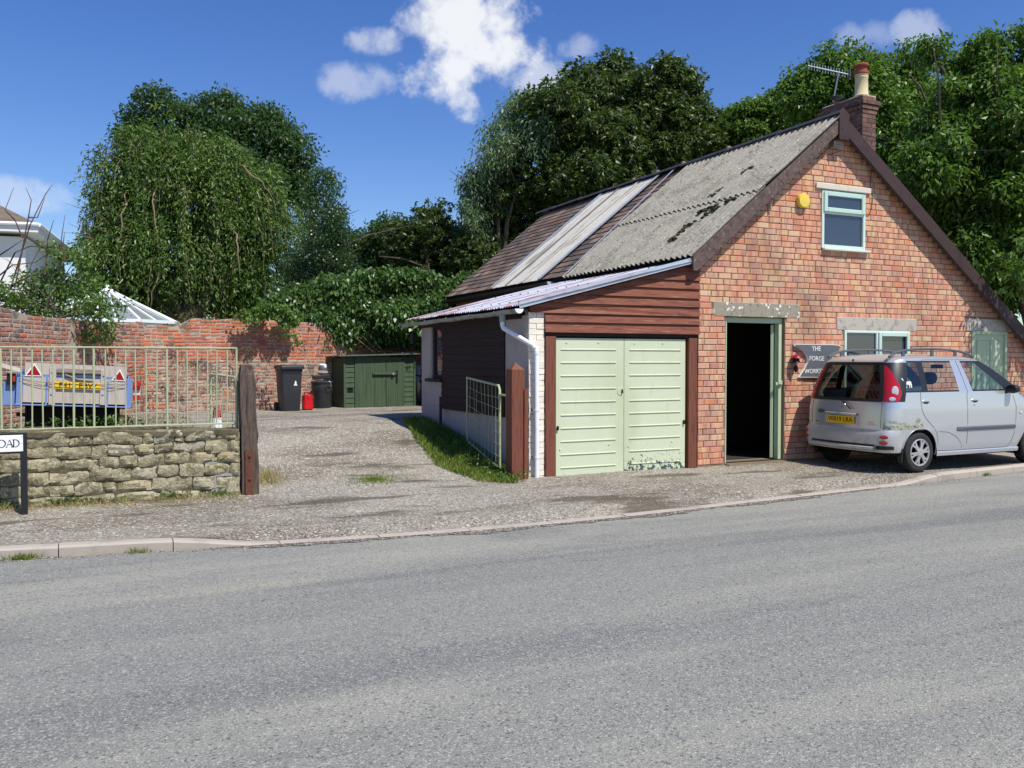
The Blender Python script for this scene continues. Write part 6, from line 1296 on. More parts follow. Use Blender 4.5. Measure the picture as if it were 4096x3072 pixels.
# ================================================================ old brick garden walls
def gardenwalls():
    def path(pts):
        L = [0]
        for a, b in zip(pts, pts[1:]): L.append(L[-1] + (Vector(b) - Vector(a)).length)
        def f(u):
            for i in range(len(pts) - 1):
                if u <= L[i + 1] or i == len(pts) - 2:
                    t = (u - L[i]) / (L[i + 1] - L[i]); a, b = Vector(pts[i]), Vector(pts[i + 1]); p = a.lerp(b, t); return p, math.atan2((b - a).y, (b - a).x)
        return f, L[-1]
    def build(name, label, pts, topf, z0, bands, seed, limit, nearkey, coping):
        f, Lt = path(pts); T = thing(name, label, 'garden wall', (pts[-1][0], pts[-1][1], z0))
        m = MB(); us = np.linspace(0, Lt, int(Lt / .4) + 2); fr, bk = [], []
        for u in us:
            p, rz = f(u); n = Vector((math.sin(rz), -math.cos(rz))); a = p - n * .007; b = p - n * .3; tz = topf(u) - .03
            fr.append([(a.x, a.y, z0 - .3), (a.x, a.y, tz), (b.x, b.y, tz), (b.x, b.y, z0 - .3)])
        m.grid(fr); m.f.append((0, 1, 2, 3)); k = len(m.v); m.f.append((k - 4, k - 3, k - 2, k - 1)); core = m.obj('wall_core', 'old_mortar', T)
        H, L = .0755, .235; rr = random.Random(seed); S_ = {b: [] for b in ('old', 'grey')}
        for row in range(36):
            zc = z0 - .05 + (row + .5) * H
            for (a, b) in bond(0, Lt, L, H, row, rr, headers=.3, joint=.015):
                um = (a + b) / 2; tz = topf(um)
                if zc + H / 2 > tz: continue
                if zc > tz - 2.3 * H and rr.random() < .10: continue
                S_['old' if bands(um, zc, rr) else 'grey'].append((a, b, zc))
        def tw(u, z):
            p, rz = f(u); return Vector((p.x, p.y, z)) , rz
        for kind, lim in (('old', limit), ('grey', limit)):
            lay(T, S_[kind], tw, (kind + '_brick_obj', kind + '_brick_isl'), H, .06, key=nearkey, seed=seed + 1, limit=lim, rough=.0045, ch=.009, joint=.015, stuffname='bricks_beyond')
        return T, f, Lt
    # west wall, coming towards the road
    ptsA = [(-2.75, 12.2), (-1.31, 15.61), (-.35, 18.0), (.95, 20.15)]
    build('west_garden_wall', 'old brick garden wall running back on the left under the shrub', ptsA, lambda u: 2.40 + .03 * math.sin(u * 2.3) + .05 * math.sin(u * .7), .5, lambda u, z, rr: rr.random() < (.12 if u < 6 else .4) and z > .9, 21, 150, lambda s: s[0] * -1 if s[0] < 2.5 else s[0], None)
    dx = 8.6; ptsB = [(.90, 20.15), (.97 + dx, 20.17 + dx * .285)]
    def topb(u): return (2.34 if u < .95 else 2.56 if u < 4 else 2.5) + .025 * math.sin(u * 3.1) + .02 * math.sin(u * 7.7)
    build('back_garden_wall', 'old red brick garden wall behind the bins and the green shed', ptsB, topb, .44, lambda u, z, rr: (z > 1.62 and rr.random() < .94) if u > .4 else rr.random() < .5, 31, 150, lambda s: s[0] + abs(s[2] - 1.5) * .2, None)
gardenwalls()
# ================================================================ conservatory and house beyond
def beyond():
    cpx = at(432, 1290, 28); T = thing('conservatory', 'white framed conservatory with a faceted glazed roof beyond the garden wall', 'conservatory', (cpx.x, cpx.y, .4))
    ez, pz, r_ = at(432, 1287, 28).z, at(432, 1165, 28).z, 2.12; n = 10; rt = .14; C0 = Vector((cpx.x, cpx.y, 0))
    def V(a, r1, z): return Vector((C0.x + r1 * math.cos(a), C0.y + r1 * math.sin(a), z))
    for k in range(n):
        a, b = 2 * math.pi * k / n + .1, 2 * math.pi * (k + 1) / n + .1
        MB().add([V(a, r_, ez), V(b, r_, ez), V(b, rt, pz), V(a, rt, pz)], [(0, 1, 2, 3)]).obj('roof_pane', 'conserv_pane', T)
        rb = MB().tube([V(a, r_ + .02, ez + .01), V(a, rt, pz + .01)], .035, 6).obj('rib', 'conserv_white', T); mid = (a + b) / 2
        MB().tube([V(mid, r_ * math.cos(math.pi / n), ez + .01), V(mid, rt, pz)], .022, 6).obj('glazing_bar', 'conserv_white', T)
        MB().beam(V(a, r_ + .04, ez - .03), V(b, r_ + .04, ez - .03), .1, .1).obj('gutter', 'conserv_white', T)
        w0, w1 = V(a, r_ - .08, .4), V(b, r_ - .08, .4); MB().add([w0, w1, w1 + Vector((0, 0, .7)), w0 + Vector((0, 0, .7))], [(0, 1, 2, 3)]).obj('dwarf_wall', 'house_white', T)
        MB().add([w0 + Vector((0, 0, .7)), w1 + Vector((0, 0, .7)), Vector((w1.x, w1.y, ez)), Vector((w0.x, w0.y, ez))], [(0, 1, 2, 3)]).obj('side_pane', 'conserv_pane', T)
        MB().beam(w0, Vector((w0.x, w0.y, ez)), .08, .08).obj('mullion', 'conserv_white', T)
    MB().lathe([(.2, 0), (.16, .06), (.06, .09), (.05, .14), (.06, .18), (.02, .22)], (C0.x, C0.y, pz), 14).obj('finial', 'conserv_white', T, smooth=True)
    # house
    D = 26; Cn = at(100, 950, D); dirR = Vector((math.sin(YAW + math.atan((840 - 2048) / F)), math.cos(YAW + math.atan((840 - 2048) / F)), 0)); dirL = Vector((-dirR.y, dirR.x, 0)).normalized()
    zE = at(100, 948, D).z; T = thing('white_house', 'white rendered house with a brown tiled roof at the far left', 'house', (Cn.x, Cn.y, .4)); Cg = Vector((Cn.x, Cn.y, 0))
    Lr, Ll = 7.5, 8
    def Q(l, r1, z): return Cg + dirL * l + dirR * r1 + Vector((0, 0, z))
    MB().hexa([Q(0, 0, .3), Q(Ll, 0, .3), Q(Ll, Lr, .3), Q(0, Lr, .3), Q(0, 0, zE), Q(Ll, 0, zE), Q(Ll, Lr, zE), Q(0, Lr, zE)]).obj('wall', 'house_white', T)
    o = .45; zr = zE + .32; h = 2.3; a_, b_, c_, d_ = Q(-o, -o, zr), Q(Ll + o, -o, zr), Q(Ll + o, Lr + o, zr), Q(-o, Lr + o, zr); e_, f_ = Q(Ll * .47, Lr * .5 - .2, zr + h), Q(Ll * .53, Lr * .5 + .2, zr + h)
    rf = MB().add([a_, b_, c_, d_, Q(Ll * .45, Lr / 2, zr + h), Q(Ll * .55, Lr / 2, zr + h)], [(0, 1, 5, 4), (1, 2, 5), (2, 3, 4, 5), (3, 0, 4), (0, 3, 2, 1)]).obj('roof', 'house_roof', T)
    MB().hexa([Q(-o + .03, -o + .03, zr - .22), Q(Ll + o - .03, -o + .03, zr - .22), Q(Ll + o - .03, Lr + o - .03, zr - .22), Q(-o + .03, Lr + o - .03, zr - .22), Q(-o + .03, -o + .03, zr - .01), Q(Ll + o - .03, -o + .03, zr - .01), Q(Ll + o - .03, Lr + o - .03, zr - .01), Q(-o + .03, Lr + o - .03, zr - .01)]).obj('eaves', 'house_white', T)
    MB().tube([a_, b_], .06, 8).obj('gutter', 'conserv_white', T); MB().tube([a_, d_], .06, 8).obj('gutter', 'conserv_white', T)
    for r1 in (2.2,): 
        wv = MB().hexa([Q(-.03, r1, 3.2), Q(.02, r1, 3.2), Q(.02, r1 + .9, 3.2), Q(-.03, r1 + .9, 3.2), Q(-.03, r1, 4.3), Q(.02, r1, 4.3), Q(.02, r1 + .9, 4.3), Q(-.03, r1 + .9, 4.3)]).obj('window', 'conserv_white', T)
        MB().hexa([Q(-.05, r1 + .1, 3.3), Q(-.03, r1 + .1, 3.3), Q(-.03, r1 + .8, 3.3), Q(-.05, r1 + .8, 3.3), Q(-.05, r1 + .1, 4.2), Q(-.03, r1 + .1, 4.2), Q(-.03, r1 + .8, 4.2), Q(-.05, r1 + .8, 4.2)]).obj('pane', 'window_glass', wv)
beyond()
# ================================================================ trees and plants
def unit(a): return a / np.maximum(1e-9, np.linalg.norm(a, axis=1, keepdims=True))
def leafs(name, P, A, L, Wd, mat, parent=None, fold=.25, flat=.6):
    n = len(P); A = unit(A); upv = np.tile([0, 0, 1.0], (n, 1)) * flat + RNG.normal(0, .6, (n, 3)); Sd = unit(np.cross(A, upv)); N = np.cross(Sd, A)
    L = np.broadcast_to(np.asarray(L), (n,))[:, None]; Wd = np.broadcast_to(np.asarray(Wd), (n,))[:, None]
    m = P + A * L * .45
    V = np.stack([P, m + Sd * Wd / 2 + N * Wd * fold, P + A * L - N * L * .12, m - Sd * Wd / 2 + N * Wd * fold], 1).reshape(-1, 3)
    return npmesh(name, V, np.arange(n * 4).reshape(-1, 4), mat, parent)
def blobs_px(lst, D, dd=0.0, depth=1.0):
    """(px, py, rx, ry[, D]) in photo pixels at distance D -> ellipsoids in metres"""
    out = []
    for b in lst:
        d = b[4] if len(b) > 4 else D + random.uniform(-dd, dd); p = at(b[0], b[1], d); rx, rz = b[2] * d / F, b[3] * d / F
        out.append((np.array(p), np.array([rx, max(rx, rz) * depth, rz])))
    return out
def shell_points(bl, n, lo=.55, lump=.16, zmin=None):
    w = np.array([r[0] * r[2] + r[0] * r[1] for _, r in bl]); w = w / w.sum(); idx = RNG.choice(len(bl), n * 2, p=w)
    dr = unit(RNG.normal(0, 1, (n * 2, 3))); C = np.array([b[0] for b in bl])[idx]; Rr = np.array([b[1] for b in bl])[idx]
    lumpv = 1 + lump * np.sin(dr[:, 0] * 5 + idx * 2.1) * np.sin(dr[:, 2] * 6 + idx) + lump * .6 * np.sin(dr[:, 1] * 11 + idx * 3.3 + dr[:, 2] * 9)
    rad = (lo + (1 - lo) * RNG.random(n * 2) ** .55) * lumpv
    P = C + dr * Rr * rad[:, None]
    ins = np.zeros(n * 2, bool)
    for k, (c0, r0) in enumerate(bl):
        q = np.sum(((P - c0) / r0) ** 2, 1); ins |= (q < .30) & (idx != k)
    ok = ~ins
    if zmin is not None: ok &= P[:, 2] > zmin
    # keep the near three quarters: what faces the road and the sun
    return P[ok][:n], dr[ok][:n]
def boughs(bl, size=.30, density=1.0, flat=.62):
    """break each ellipsoid into many smaller boughs standing on its surface"""
    out = []
    for c0, r0 in bl:
        n = max(6, int(density * 15 / (size / .30) ** 2)); dr = unit(RNG.normal(0, 1, (n, 3)))
        for d in dr:
            s_ = size * RNG.uniform(.65, 1.35); rm = (r0[0] + r0[2]) / 2
            out.append((c0 + d * r0 * RNG.uniform(.5, .95), np.array([rm * s_, rm * s_, rm * s_ * flat * RNG.uniform(.8, 1.3)])))
    return out + [(c0, r0 * .74) for c0, r0 in bl]
def ball(n, k):
    d = unit(RNG.normal(0, 1, (n * k, 3))) * (RNG.random((n * k, 1)) ** .4); return d.reshape(n, k, 3)
def crown(name, bl, ncl, per, sig, L, Wd, mat, parent, droop=.4, lo=.55, flat=.6, lump=.16, zmin=.6, size=.30, dens=1.0, tall=.62):
    bl = boughs(bl, size, dens, tall) if size else bl
    P, dr = shell_points(bl, ncl, lo, lump, zmin); n = len(P); sg = sig * 1.5 * RNG.uniform(.6, 1.3, (n, 1, 1))
    Q = P[:, None, :] + ball(n, per) * sg * np.array([1, 1, .65]); O = np.repeat(dr[:, None, :], per, 1)
    A = O * .6 + RNG.normal(0, .6, Q.shape) + np.array([0, 0, -droop]); k = n * per
    return leafs(name, Q.reshape(-1, 3), A.reshape(-1, 3), L * RNG.uniform(.65, 1.25, k), Wd * RNG.uniform(.7, 1.2, k), mat, parent, flat=flat)
def palmate(name, bl, ncl, sig, per, L, Wd, mat, parent, lo=.6, zmin=.6, droop=.55, lump=.16, size=.30, dens=1.0):
    """horse-chestnut fans: leaflets spread from one stalk"""
    bl = boughs(bl, size, dens)
    P, dr = shell_points(bl, ncl, lo, lump, zmin); n = len(P); k = 5
    C = (P[:, None, :] + ball(n, per) * sig * 1.4 * np.array([1, 1, .6])).reshape(-1, 3); m = len(C); O = np.repeat(dr, per, 0)
    ang = (np.arange(k) / k * 2 * np.pi)[None, :] + RNG.uniform(0, 6.28, (m, 1)); h = unit(O * np.array([1, 1, .3]) + RNG.normal(0, .25, (m, 3)))
    e1 = unit(np.cross(h, np.array([0, 0, 1.0]) + RNG.normal(0, .05, (m, 3)))); e2 = np.cross(e1, h)
    A = e1[:, None, :] * np.cos(ang)[..., None] + (e2[:, None, :] * .6 + np.array([0, 0, 0])) * np.sin(ang)[..., None] + h[:, None, :] * .5 + np.array([0, 0, -droop])
    Q = np.repeat(C[:, None, :], k, 1)
    return leafs(name, Q.reshape(-1, 3), A.reshape(-1, 3), L * RNG.uniform(.7, 1.2, m * k), Wd * RNG.uniform(.8, 1.2, m * k), mat, parent, flat=.5)
def trunk(parent, base, tips, r0, name='trunk', mat='bark'):
    base = Vector(base); top = Vector(base); hs = [Vector(t) for t in tips]; zt = min(t.z for t in hs); fork = Vector((base.x, base.y, base.z + (zt - base.z) * .45))
    m = MB(); m.tube([base - Vector((0, 0, .3)), base, base.lerp(fork, .4) + Vector((.08, .05, 0)), fork], [r0 * 1.4, r0 * 1.15, r0 * .9, r0 * .8], 10)
    for t in hs:
        k = fork.lerp(t, .45) + Vector((random.gauss(0, .25), random.gauss(0, .25), .3)); m.tube([fork - Vector((0, 0, .1)), k, t], [r0 * .55, r0 * .32, r0 * .06], 7)
        for s_ in range(3):
            a = k.lerp(t, random.uniform(.0, .6)); b = a + Vector((random.gauss(0, .9), random.gauss(0, .9), random.uniform(.3, 1.4))); m.tube([a, a.lerp(b, .5) + Vector((0, 0, .15)), b], [r0 * .16, r0 * .1, r0 * .03], 5)
    return m.obj(name, mat, parent, smooth=True)
def tree(name, label, lst, D, leaf, base_px=None, r0=.3, ground=.4, dd=1.0, depth=.8, cat='tree'):
    bl = blobs_px(lst, D, dd, depth); cx = np.mean([b[0][0] for b in bl]); cy = np.mean([b[0][1] for b in bl])
    if base_px: p = at(base_px, 1500, D); cx, cy = p.x, p.y
    T = thing(name, label, cat, (cx, cy, ground)); leaf(bl, T)
    trunk(T, (cx, cy, ground), [tuple(b[0] + np.array([0, 0, b[1][2] * .2])) for b in bl[:7]], r0); return T, bl
def plants():
    # --- weeping ash
    lst = [(620, 700, 200, 190), (790, 770, 250, 220), (490, 870, 120, 170), (1010, 890, 160, 190), (700, 1000, 310, 170), (440, 1050, 85, 140), (1040, 1070, 150, 150), (760, 1170, 260, 80, 36), (960, 1180, 180, 80, 36.5), (560, 1160, 120, 90, 36)]
    def weep(bl, T):
        crown('crown', bl, 4800, 12, .2, .20, .062, 'leaf_ash', T, droop=.9, lo=.5, lump=.12, size=.24, dens=1.3, tall=1.7)
        P, dr = shell_points(bl, 2600, .86, .12, 2.0); k = dr[:, 2] > -.35; P, dr = P[k][:1500], dr[k][:1500]; n = len(P); seg = 16; ln = RNG.uniform(.6, 3.0, n)
        t = np.linspace(0, 1, seg)[None, :, None]; out = (dr * np.array([1, 1, .25]))[:, None, :]
        S_ = P[:, None, :] + out * (.55 * np.sqrt(t)) + np.array([0, 0, -1.0]) * (t ** 1.3) * ln[:, None, None] + RNG.normal(0, .03, (n, seg, 3)); S_[..., 2] = np.maximum(S_[..., 2], 1.2)
        per = 2; Q = (S_[:, :, None, :] + RNG.normal(0, .075, (n, seg, per, 3))).reshape(-1, 3); A = RNG.normal(0, .55, Q.shape) + np.array([0, 0, -.8]) + np.repeat(dr, seg * per, 0) * .35
        leafs('hanging_leaves', Q, A, .19 * RNG.uniform(.7, 1.3, len(Q)), .055, 'leaf_ash', T, flat=.4)
        m = MB(); 
        for i in range(0, n, 5):
            s0 = [Vector(S_[i, j]) + Vector((random.gauss(0, .02), random.gauss(0, .02), 0)) for j in (0, 4, 9, 15)]; m.tube([Vector(P[i]) - Vector(dr[i]) * .5 + Vector((0, 0, .1))] + s0, [.014, .012, .010, .008, .005], 4, False)
        for i in range(60):
            j = random.randrange(n); a = Vector(P[j]); b = a + Vector(dr[j]) * random.uniform(.4, 1.3) + Vector((0, 0, random.uniform(-.2, .5))); m.tube([a, a.lerp(b, .5) + Vector((0, 0, .08)), b], [.02, .012, .005], 4, False)
        m.obj('hanging_twigs', 'twig', T)
        for (x0, y0), (x1, y1), (x2, y2) in (((610, 760), (612, 810), (632, 1010)), ((640, 1040), (628, 1120), (600, 1250)), ((945, 940), (950, 1010), (960, 1100)), ((500, 780), (480, 900), (470, 1010)), ((1000, 700), (1050, 720), (1085, 790))):
            A_, B_, C_ = at(x0, y0, 32.2), at(x1, y1, 31.7), at(x2, y2, 31.9); pts = [A_.lerp(B_, t).lerp(B_.lerp(C_, t), t) + Vector((random.gauss(0, .04), random.gauss(0, .04), 0)) for t in np.linspace(0, 1, 7)]
            MB().tube([at(x0 + (x0 < 800) * 60 - 30, y0 - 40, 33.2)] + pts, [.02, .026, .026, .024, .021, .018, .014, .008], 6).obj('bare_limb', 'twig', T, smooth=True)
    tree('weeping_ash', 'broad weeping tree with hanging twigs behind the conservatory', lst, 34, weep, 760, .35, depth=.62)
    # --- tall dark tree behind it
    lst = [(700, 490, 180, 110), (860, 470, 190, 105), (1050, 560, 170, 130), (1190, 610, 90, 100), (950, 650, 250, 150), (560, 570, 120, 80), (1130, 730, 130, 110)]
    tree('dark_tree', 'tall dark green tree rising behind the weeping tree', lst, 47, lambda bl, T: crown('crown', bl, 2800, 14, .45, .26, .12, 'leaf_dark', T, lo=.6), 900, .5)
    lst = [(1290, 740, 80, 90), (1250, 830, 90, 100), (1330, 830, 50, 110), (1280, 930, 90, 100)]
    tree('feathery_tree', 'thin grey green feathery tree right of the weeping tree', lst, 44, lambda bl, T: crown('crown', bl, 420, 12, .34, .22, .07, 'leaf_dark', T, lo=.2, droop=.8, size=.4), 1290, .25)
    lst = [(1290, 1010, 85, 160), (1230, 1120, 110, 110), (1325, 890, 48, 80), (1330, 1090, 90, 110)]
    tree('holly_tree', 'dark glossy evergreen tree between the weeping tree and the ivy', lst, 30, lambda bl, T: crown('crown', bl, 1500, 12, .26, .085, .05, 'leaf_holly', T, lo=.6, droop=.3), 1285, .2)
    lst = [(1470, 1010, 120, 95), (1560, 960, 110, 90), (1420, 1080, 120, 90), (1520, 1090, 130, 90)]
    tree('bushy_tree', 'bushy green tree left of the slate roof, behind the ivy', lst, 39, lambda bl, T: crown('crown', bl, 2000, 13, .34, .17, .09, 'leaf_dark', T), 1500, .3)
    lst = [(1700, 920, 130, 95), (1800, 990, 130, 120), (1660, 1050, 150, 100), (1890, 1010, 100, 140), (1780, 1100, 130, 80)]
    tree('spreading_tree', 'spreading green tree just left of the slate roof end', lst, 37, lambda bl, T: palmate('crown', bl, 1400, .4, 5, .2, .075, 'leaf_chestnut', T), 1780, .35)
    # --- chestnut group behind the roof
    lst = [(2260, 520, 220, 210), (2470, 420, 220, 180), (2650, 400, 170, 160), (2770, 520, 140, 140), (2170, 700, 210, 200), (2420, 650, 300, 200), (2080, 850, 170, 180), (2640, 650, 200, 130), (2010, 1000, 130, 150), (2700, 290, 90, 60)]
    tree('chestnut_tree', 'large dark horse chestnut tree towering behind the slate roof', lst, 37, lambda bl, T: palmate('crown', bl, 4300, .45, 5, .25, .095, 'leaf_chestnut', T, lump=.2), 2400, .5)
    lst = [(2050, 500, 60, 110), (1985, 600, 75, 120), (1905, 720, 70, 90), (2075, 420, 28, 60), (1880, 840, 45, 60), (2130, 560, 70, 90), (1960, 760, 70, 120), (1920, 900, 60, 80)]
    tree('ash_tree', 'pale feathery grey green tree at the left edge of the chestnut', lst, 36, lambda bl, T: crown('crown', bl, 950, 12, .3, .24, .06, 'leaf_blue', T, lo=.2, droop=1.0, size=.36, dens=1.2, tall=1.1), 2000, .25)
    lst = [(2960, 490, 110, 60), (3080, 470, 120, 90), (3000, 590, 150, 80), (3160, 420, 90, 80)]
    tree('green_tree', 'mid green tree showing between the chestnut and the chimney', lst, 38, lambda bl, T: palmate('crown', bl, 1300, .4, 5, .2, .08, 'leaf_bright', T), 3040, .3)
    lst = [(3260, 370, 150, 120), (3400, 300, 180, 100), (3560, 300, 170, 105), (3650, 430, 170, 160), (3350, 470, 200, 100), (3520, 520, 150, 200), (3640, 700, 120, 160), (3760, 620, 160, 220), (3720, 860, 140, 180), (3850, 980, 150, 160)]
    tree('maple_tree', 'light green tree directly behind the chimney stack', lst, 34, lambda bl, T: crown('crown', bl, 4200, 14, .36, .19, .10, 'leaf_bright', T, lo=.6), 3480, .4)
    lst = [(3950, 260, 150, 110), (3860, 470, 190, 190), (4060, 470, 170, 230), (3790, 690, 150, 170), (3960, 830, 200, 200), (4080, 1050, 130, 180), (3730, 195, 45, 60), (3890, 1000, 90, 110), (4300, 600, 220, 350), (4300, 250, 180, 200), (4120, 130, 60, 60), (4260, 1000, 160, 200), (3760, 880, 110, 150), (3700, 700, 110, 140), (4000, 1180, 90, 110), (3900, 620, 200, 180), (4080, 780, 140, 200)]
    def near(bl, T):
        crown('crown', bl, 7000, 13, .2, .16, .064, 'leaf_bright', T, lo=.45, droop=.75, lump=.22, size=.32, dens=1.1)
        br = [(np.array((15.5, 8.9, 4.7)), np.array((.6, .5, .4))), (np.array((15.2, 8.8, 4.0)), np.array((.3, .4, .45))), (np.array((16.3, 9.0, 5.2)), np.array((.9, .7, .6))), (np.array((16.6, 9.6, 4.2)), np.array((.8, .7, .9))), (np.array((17.0, 10.2, 5.6)), np.array((.9, .9, .7))), (np.array(at(4085, 1120, 15.2)), np.array((.28, .3, .38))), (np.array(at(4040, 1060, 15.4)), np.array((.2, .2, .18))), (np.array(at(4130, 1020, 15.2)), np.array((.4, .4, .5)))]
        crown('overhanging_bough', br, 430, 9, .14, .15, .06, 'leaf_bright', T, lo=.2, droop=.9, size=0)
        MB().tube([(18.6, 13.0, 4.9), (17.6, 10.8, 5.5), (16.4, 9.2, 5.2), (15.4, 8.8, 4.5)], [.09, .06, .04, .015], 7).obj('limb', 'bark', T, smooth=True)
        m = MB()
        for (x0, y0), (x1, y1) in (((3760, 480), (3725, 150)), ((3960, 500), (3990, 140)), ((3700, 400), (3640, 300)), ((3870, 800), (3830, 560)), ((4040, 700), (4080, 300))): m.tube([at(x0, y0, 19.6), at((x0 + x1) / 2 + 12, (y0 + y1) / 2, 19.4), at(x1, y1, 19.4)], [.03, .02, .008], 5)
        m.obj('upright_shoots', 'bark', T)
    tree('walnut_tree', 'bright green tree overhanging the right end of the workshop', lst, 20, near, 4150, .28, 0, .6, .7)
    # --- ivy bank over the back wall
    lst = [(1130, 1215, 80, 55, 21.6), (1260, 1190, 115, 85, 22), (1400, 1190, 140, 95, 22.4), (1570, 1185, 150, 95, 22.6), (1720, 1180, 140, 110, 23), (1420, 1305, 110, 65, 22.2), (1570, 1315, 130, 62, 22.5), (1740, 1320, 110, 85, 22.8), (1290, 1280, 80, 45, 21.6), (1850, 1190, 110, 110, 23.4), (1640, 1260, 150, 80, 22.0), (1490, 1250, 120, 70, 22.2), (1350, 1335, 40, 50, 21.8)]
    T, bl = tree('ivy_bank', 'great glossy bank of ivy hanging over the brick wall above the shed', lst, 22, lambda bl, T: crown('foliage', bl, 3900, 13, .19, .135, .075, 'leaf_ivy', T, lo=.5, droop=1.1, flat=.3, lump=.14, size=.42, dens=1.3), 1600, .04, .45, 0, .3, 'ivy')
    # fringe of ivy creeping left along the wall top
    lst = [(1080, 1240, 70, 28, 20.0), (1000, 1262, 60, 16, 19.7), (1160, 1270, 50, 35, 20.4)]
    crown('foliage', blobs_px(lst, 20, 0, .3), 170, 12, .09, .09, .06, 'leaf_shrub', T, lo=.3, droop=.6, size=0)
    tr = MB()
    # --- shrub over the west wall with long bare shoots
    lst = [(20, 1180, 90, 50), (200, 1125, 115, 80), (320, 1180, 105, 80), (110, 1220, 150, 60), (400, 1225, 70, 65), (260, 1260, 90, 45), (320, 1020, 50, 45), (240, 1010, 60, 40), (440, 1270, 35, 40), (380, 1330, 40, 50), (250, 1320, 20, 50)]
    def shrub(bl, T):
        crown('foliage', bl, 470, 11, .17, .085, .045, 'leaf_shrub', T, lo=.1, droop=.3, lump=.3, size=.4); m = MB()
        for pts in (((40, 1160), (120, 900), (180, 780), (208, 740)), ((60, 1150), (115, 860), (125, 800), (103, 750)), ((115, 870), (150, 870), (180, 790)), ((90, 950), (60, 880), (20, 840), (55, 750)), ((180, 1100), (190, 960), (215, 880)), ((260, 1050), (245, 960), (260, 860)), ((250, 1000), (258, 930)), ((0, 1130), (60, 1010), (120, 985), (230, 990), (330, 960)), ((0, 1200), (120, 1180), (260, 1130), (330, 1120)), ((0, 1240), (140, 1230), (300, 1240), (420, 1210)), ((40, 1290), (200, 1250), (380, 1180)), ((300, 1010), (330, 970)), ((0, 1020), (90, 960)), ((60, 1260), (150, 1120), (260, 1060), (320, 1010)), ((10, 1180), (80, 1120), (200, 1080)), ((0, 1100), (50, 1060), (140, 1050), (200, 1010))):
            m.tube([at(x, y, 16.4 + random.uniform(-.3, .3)) for x, y in pts], [.016 * (1 - .75 * i / (len(pts) - 1)) for i in range(len(pts))], 5, False)
        m.obj('bare_shoots', 'dark_twig', T)
    tree('wall_shrub', 'straggly shrub with bare shoots leaning over the left brick wall', lst, 16.4, shrub, 150, .05, .5, .3, .5, 'shrub')
plants()
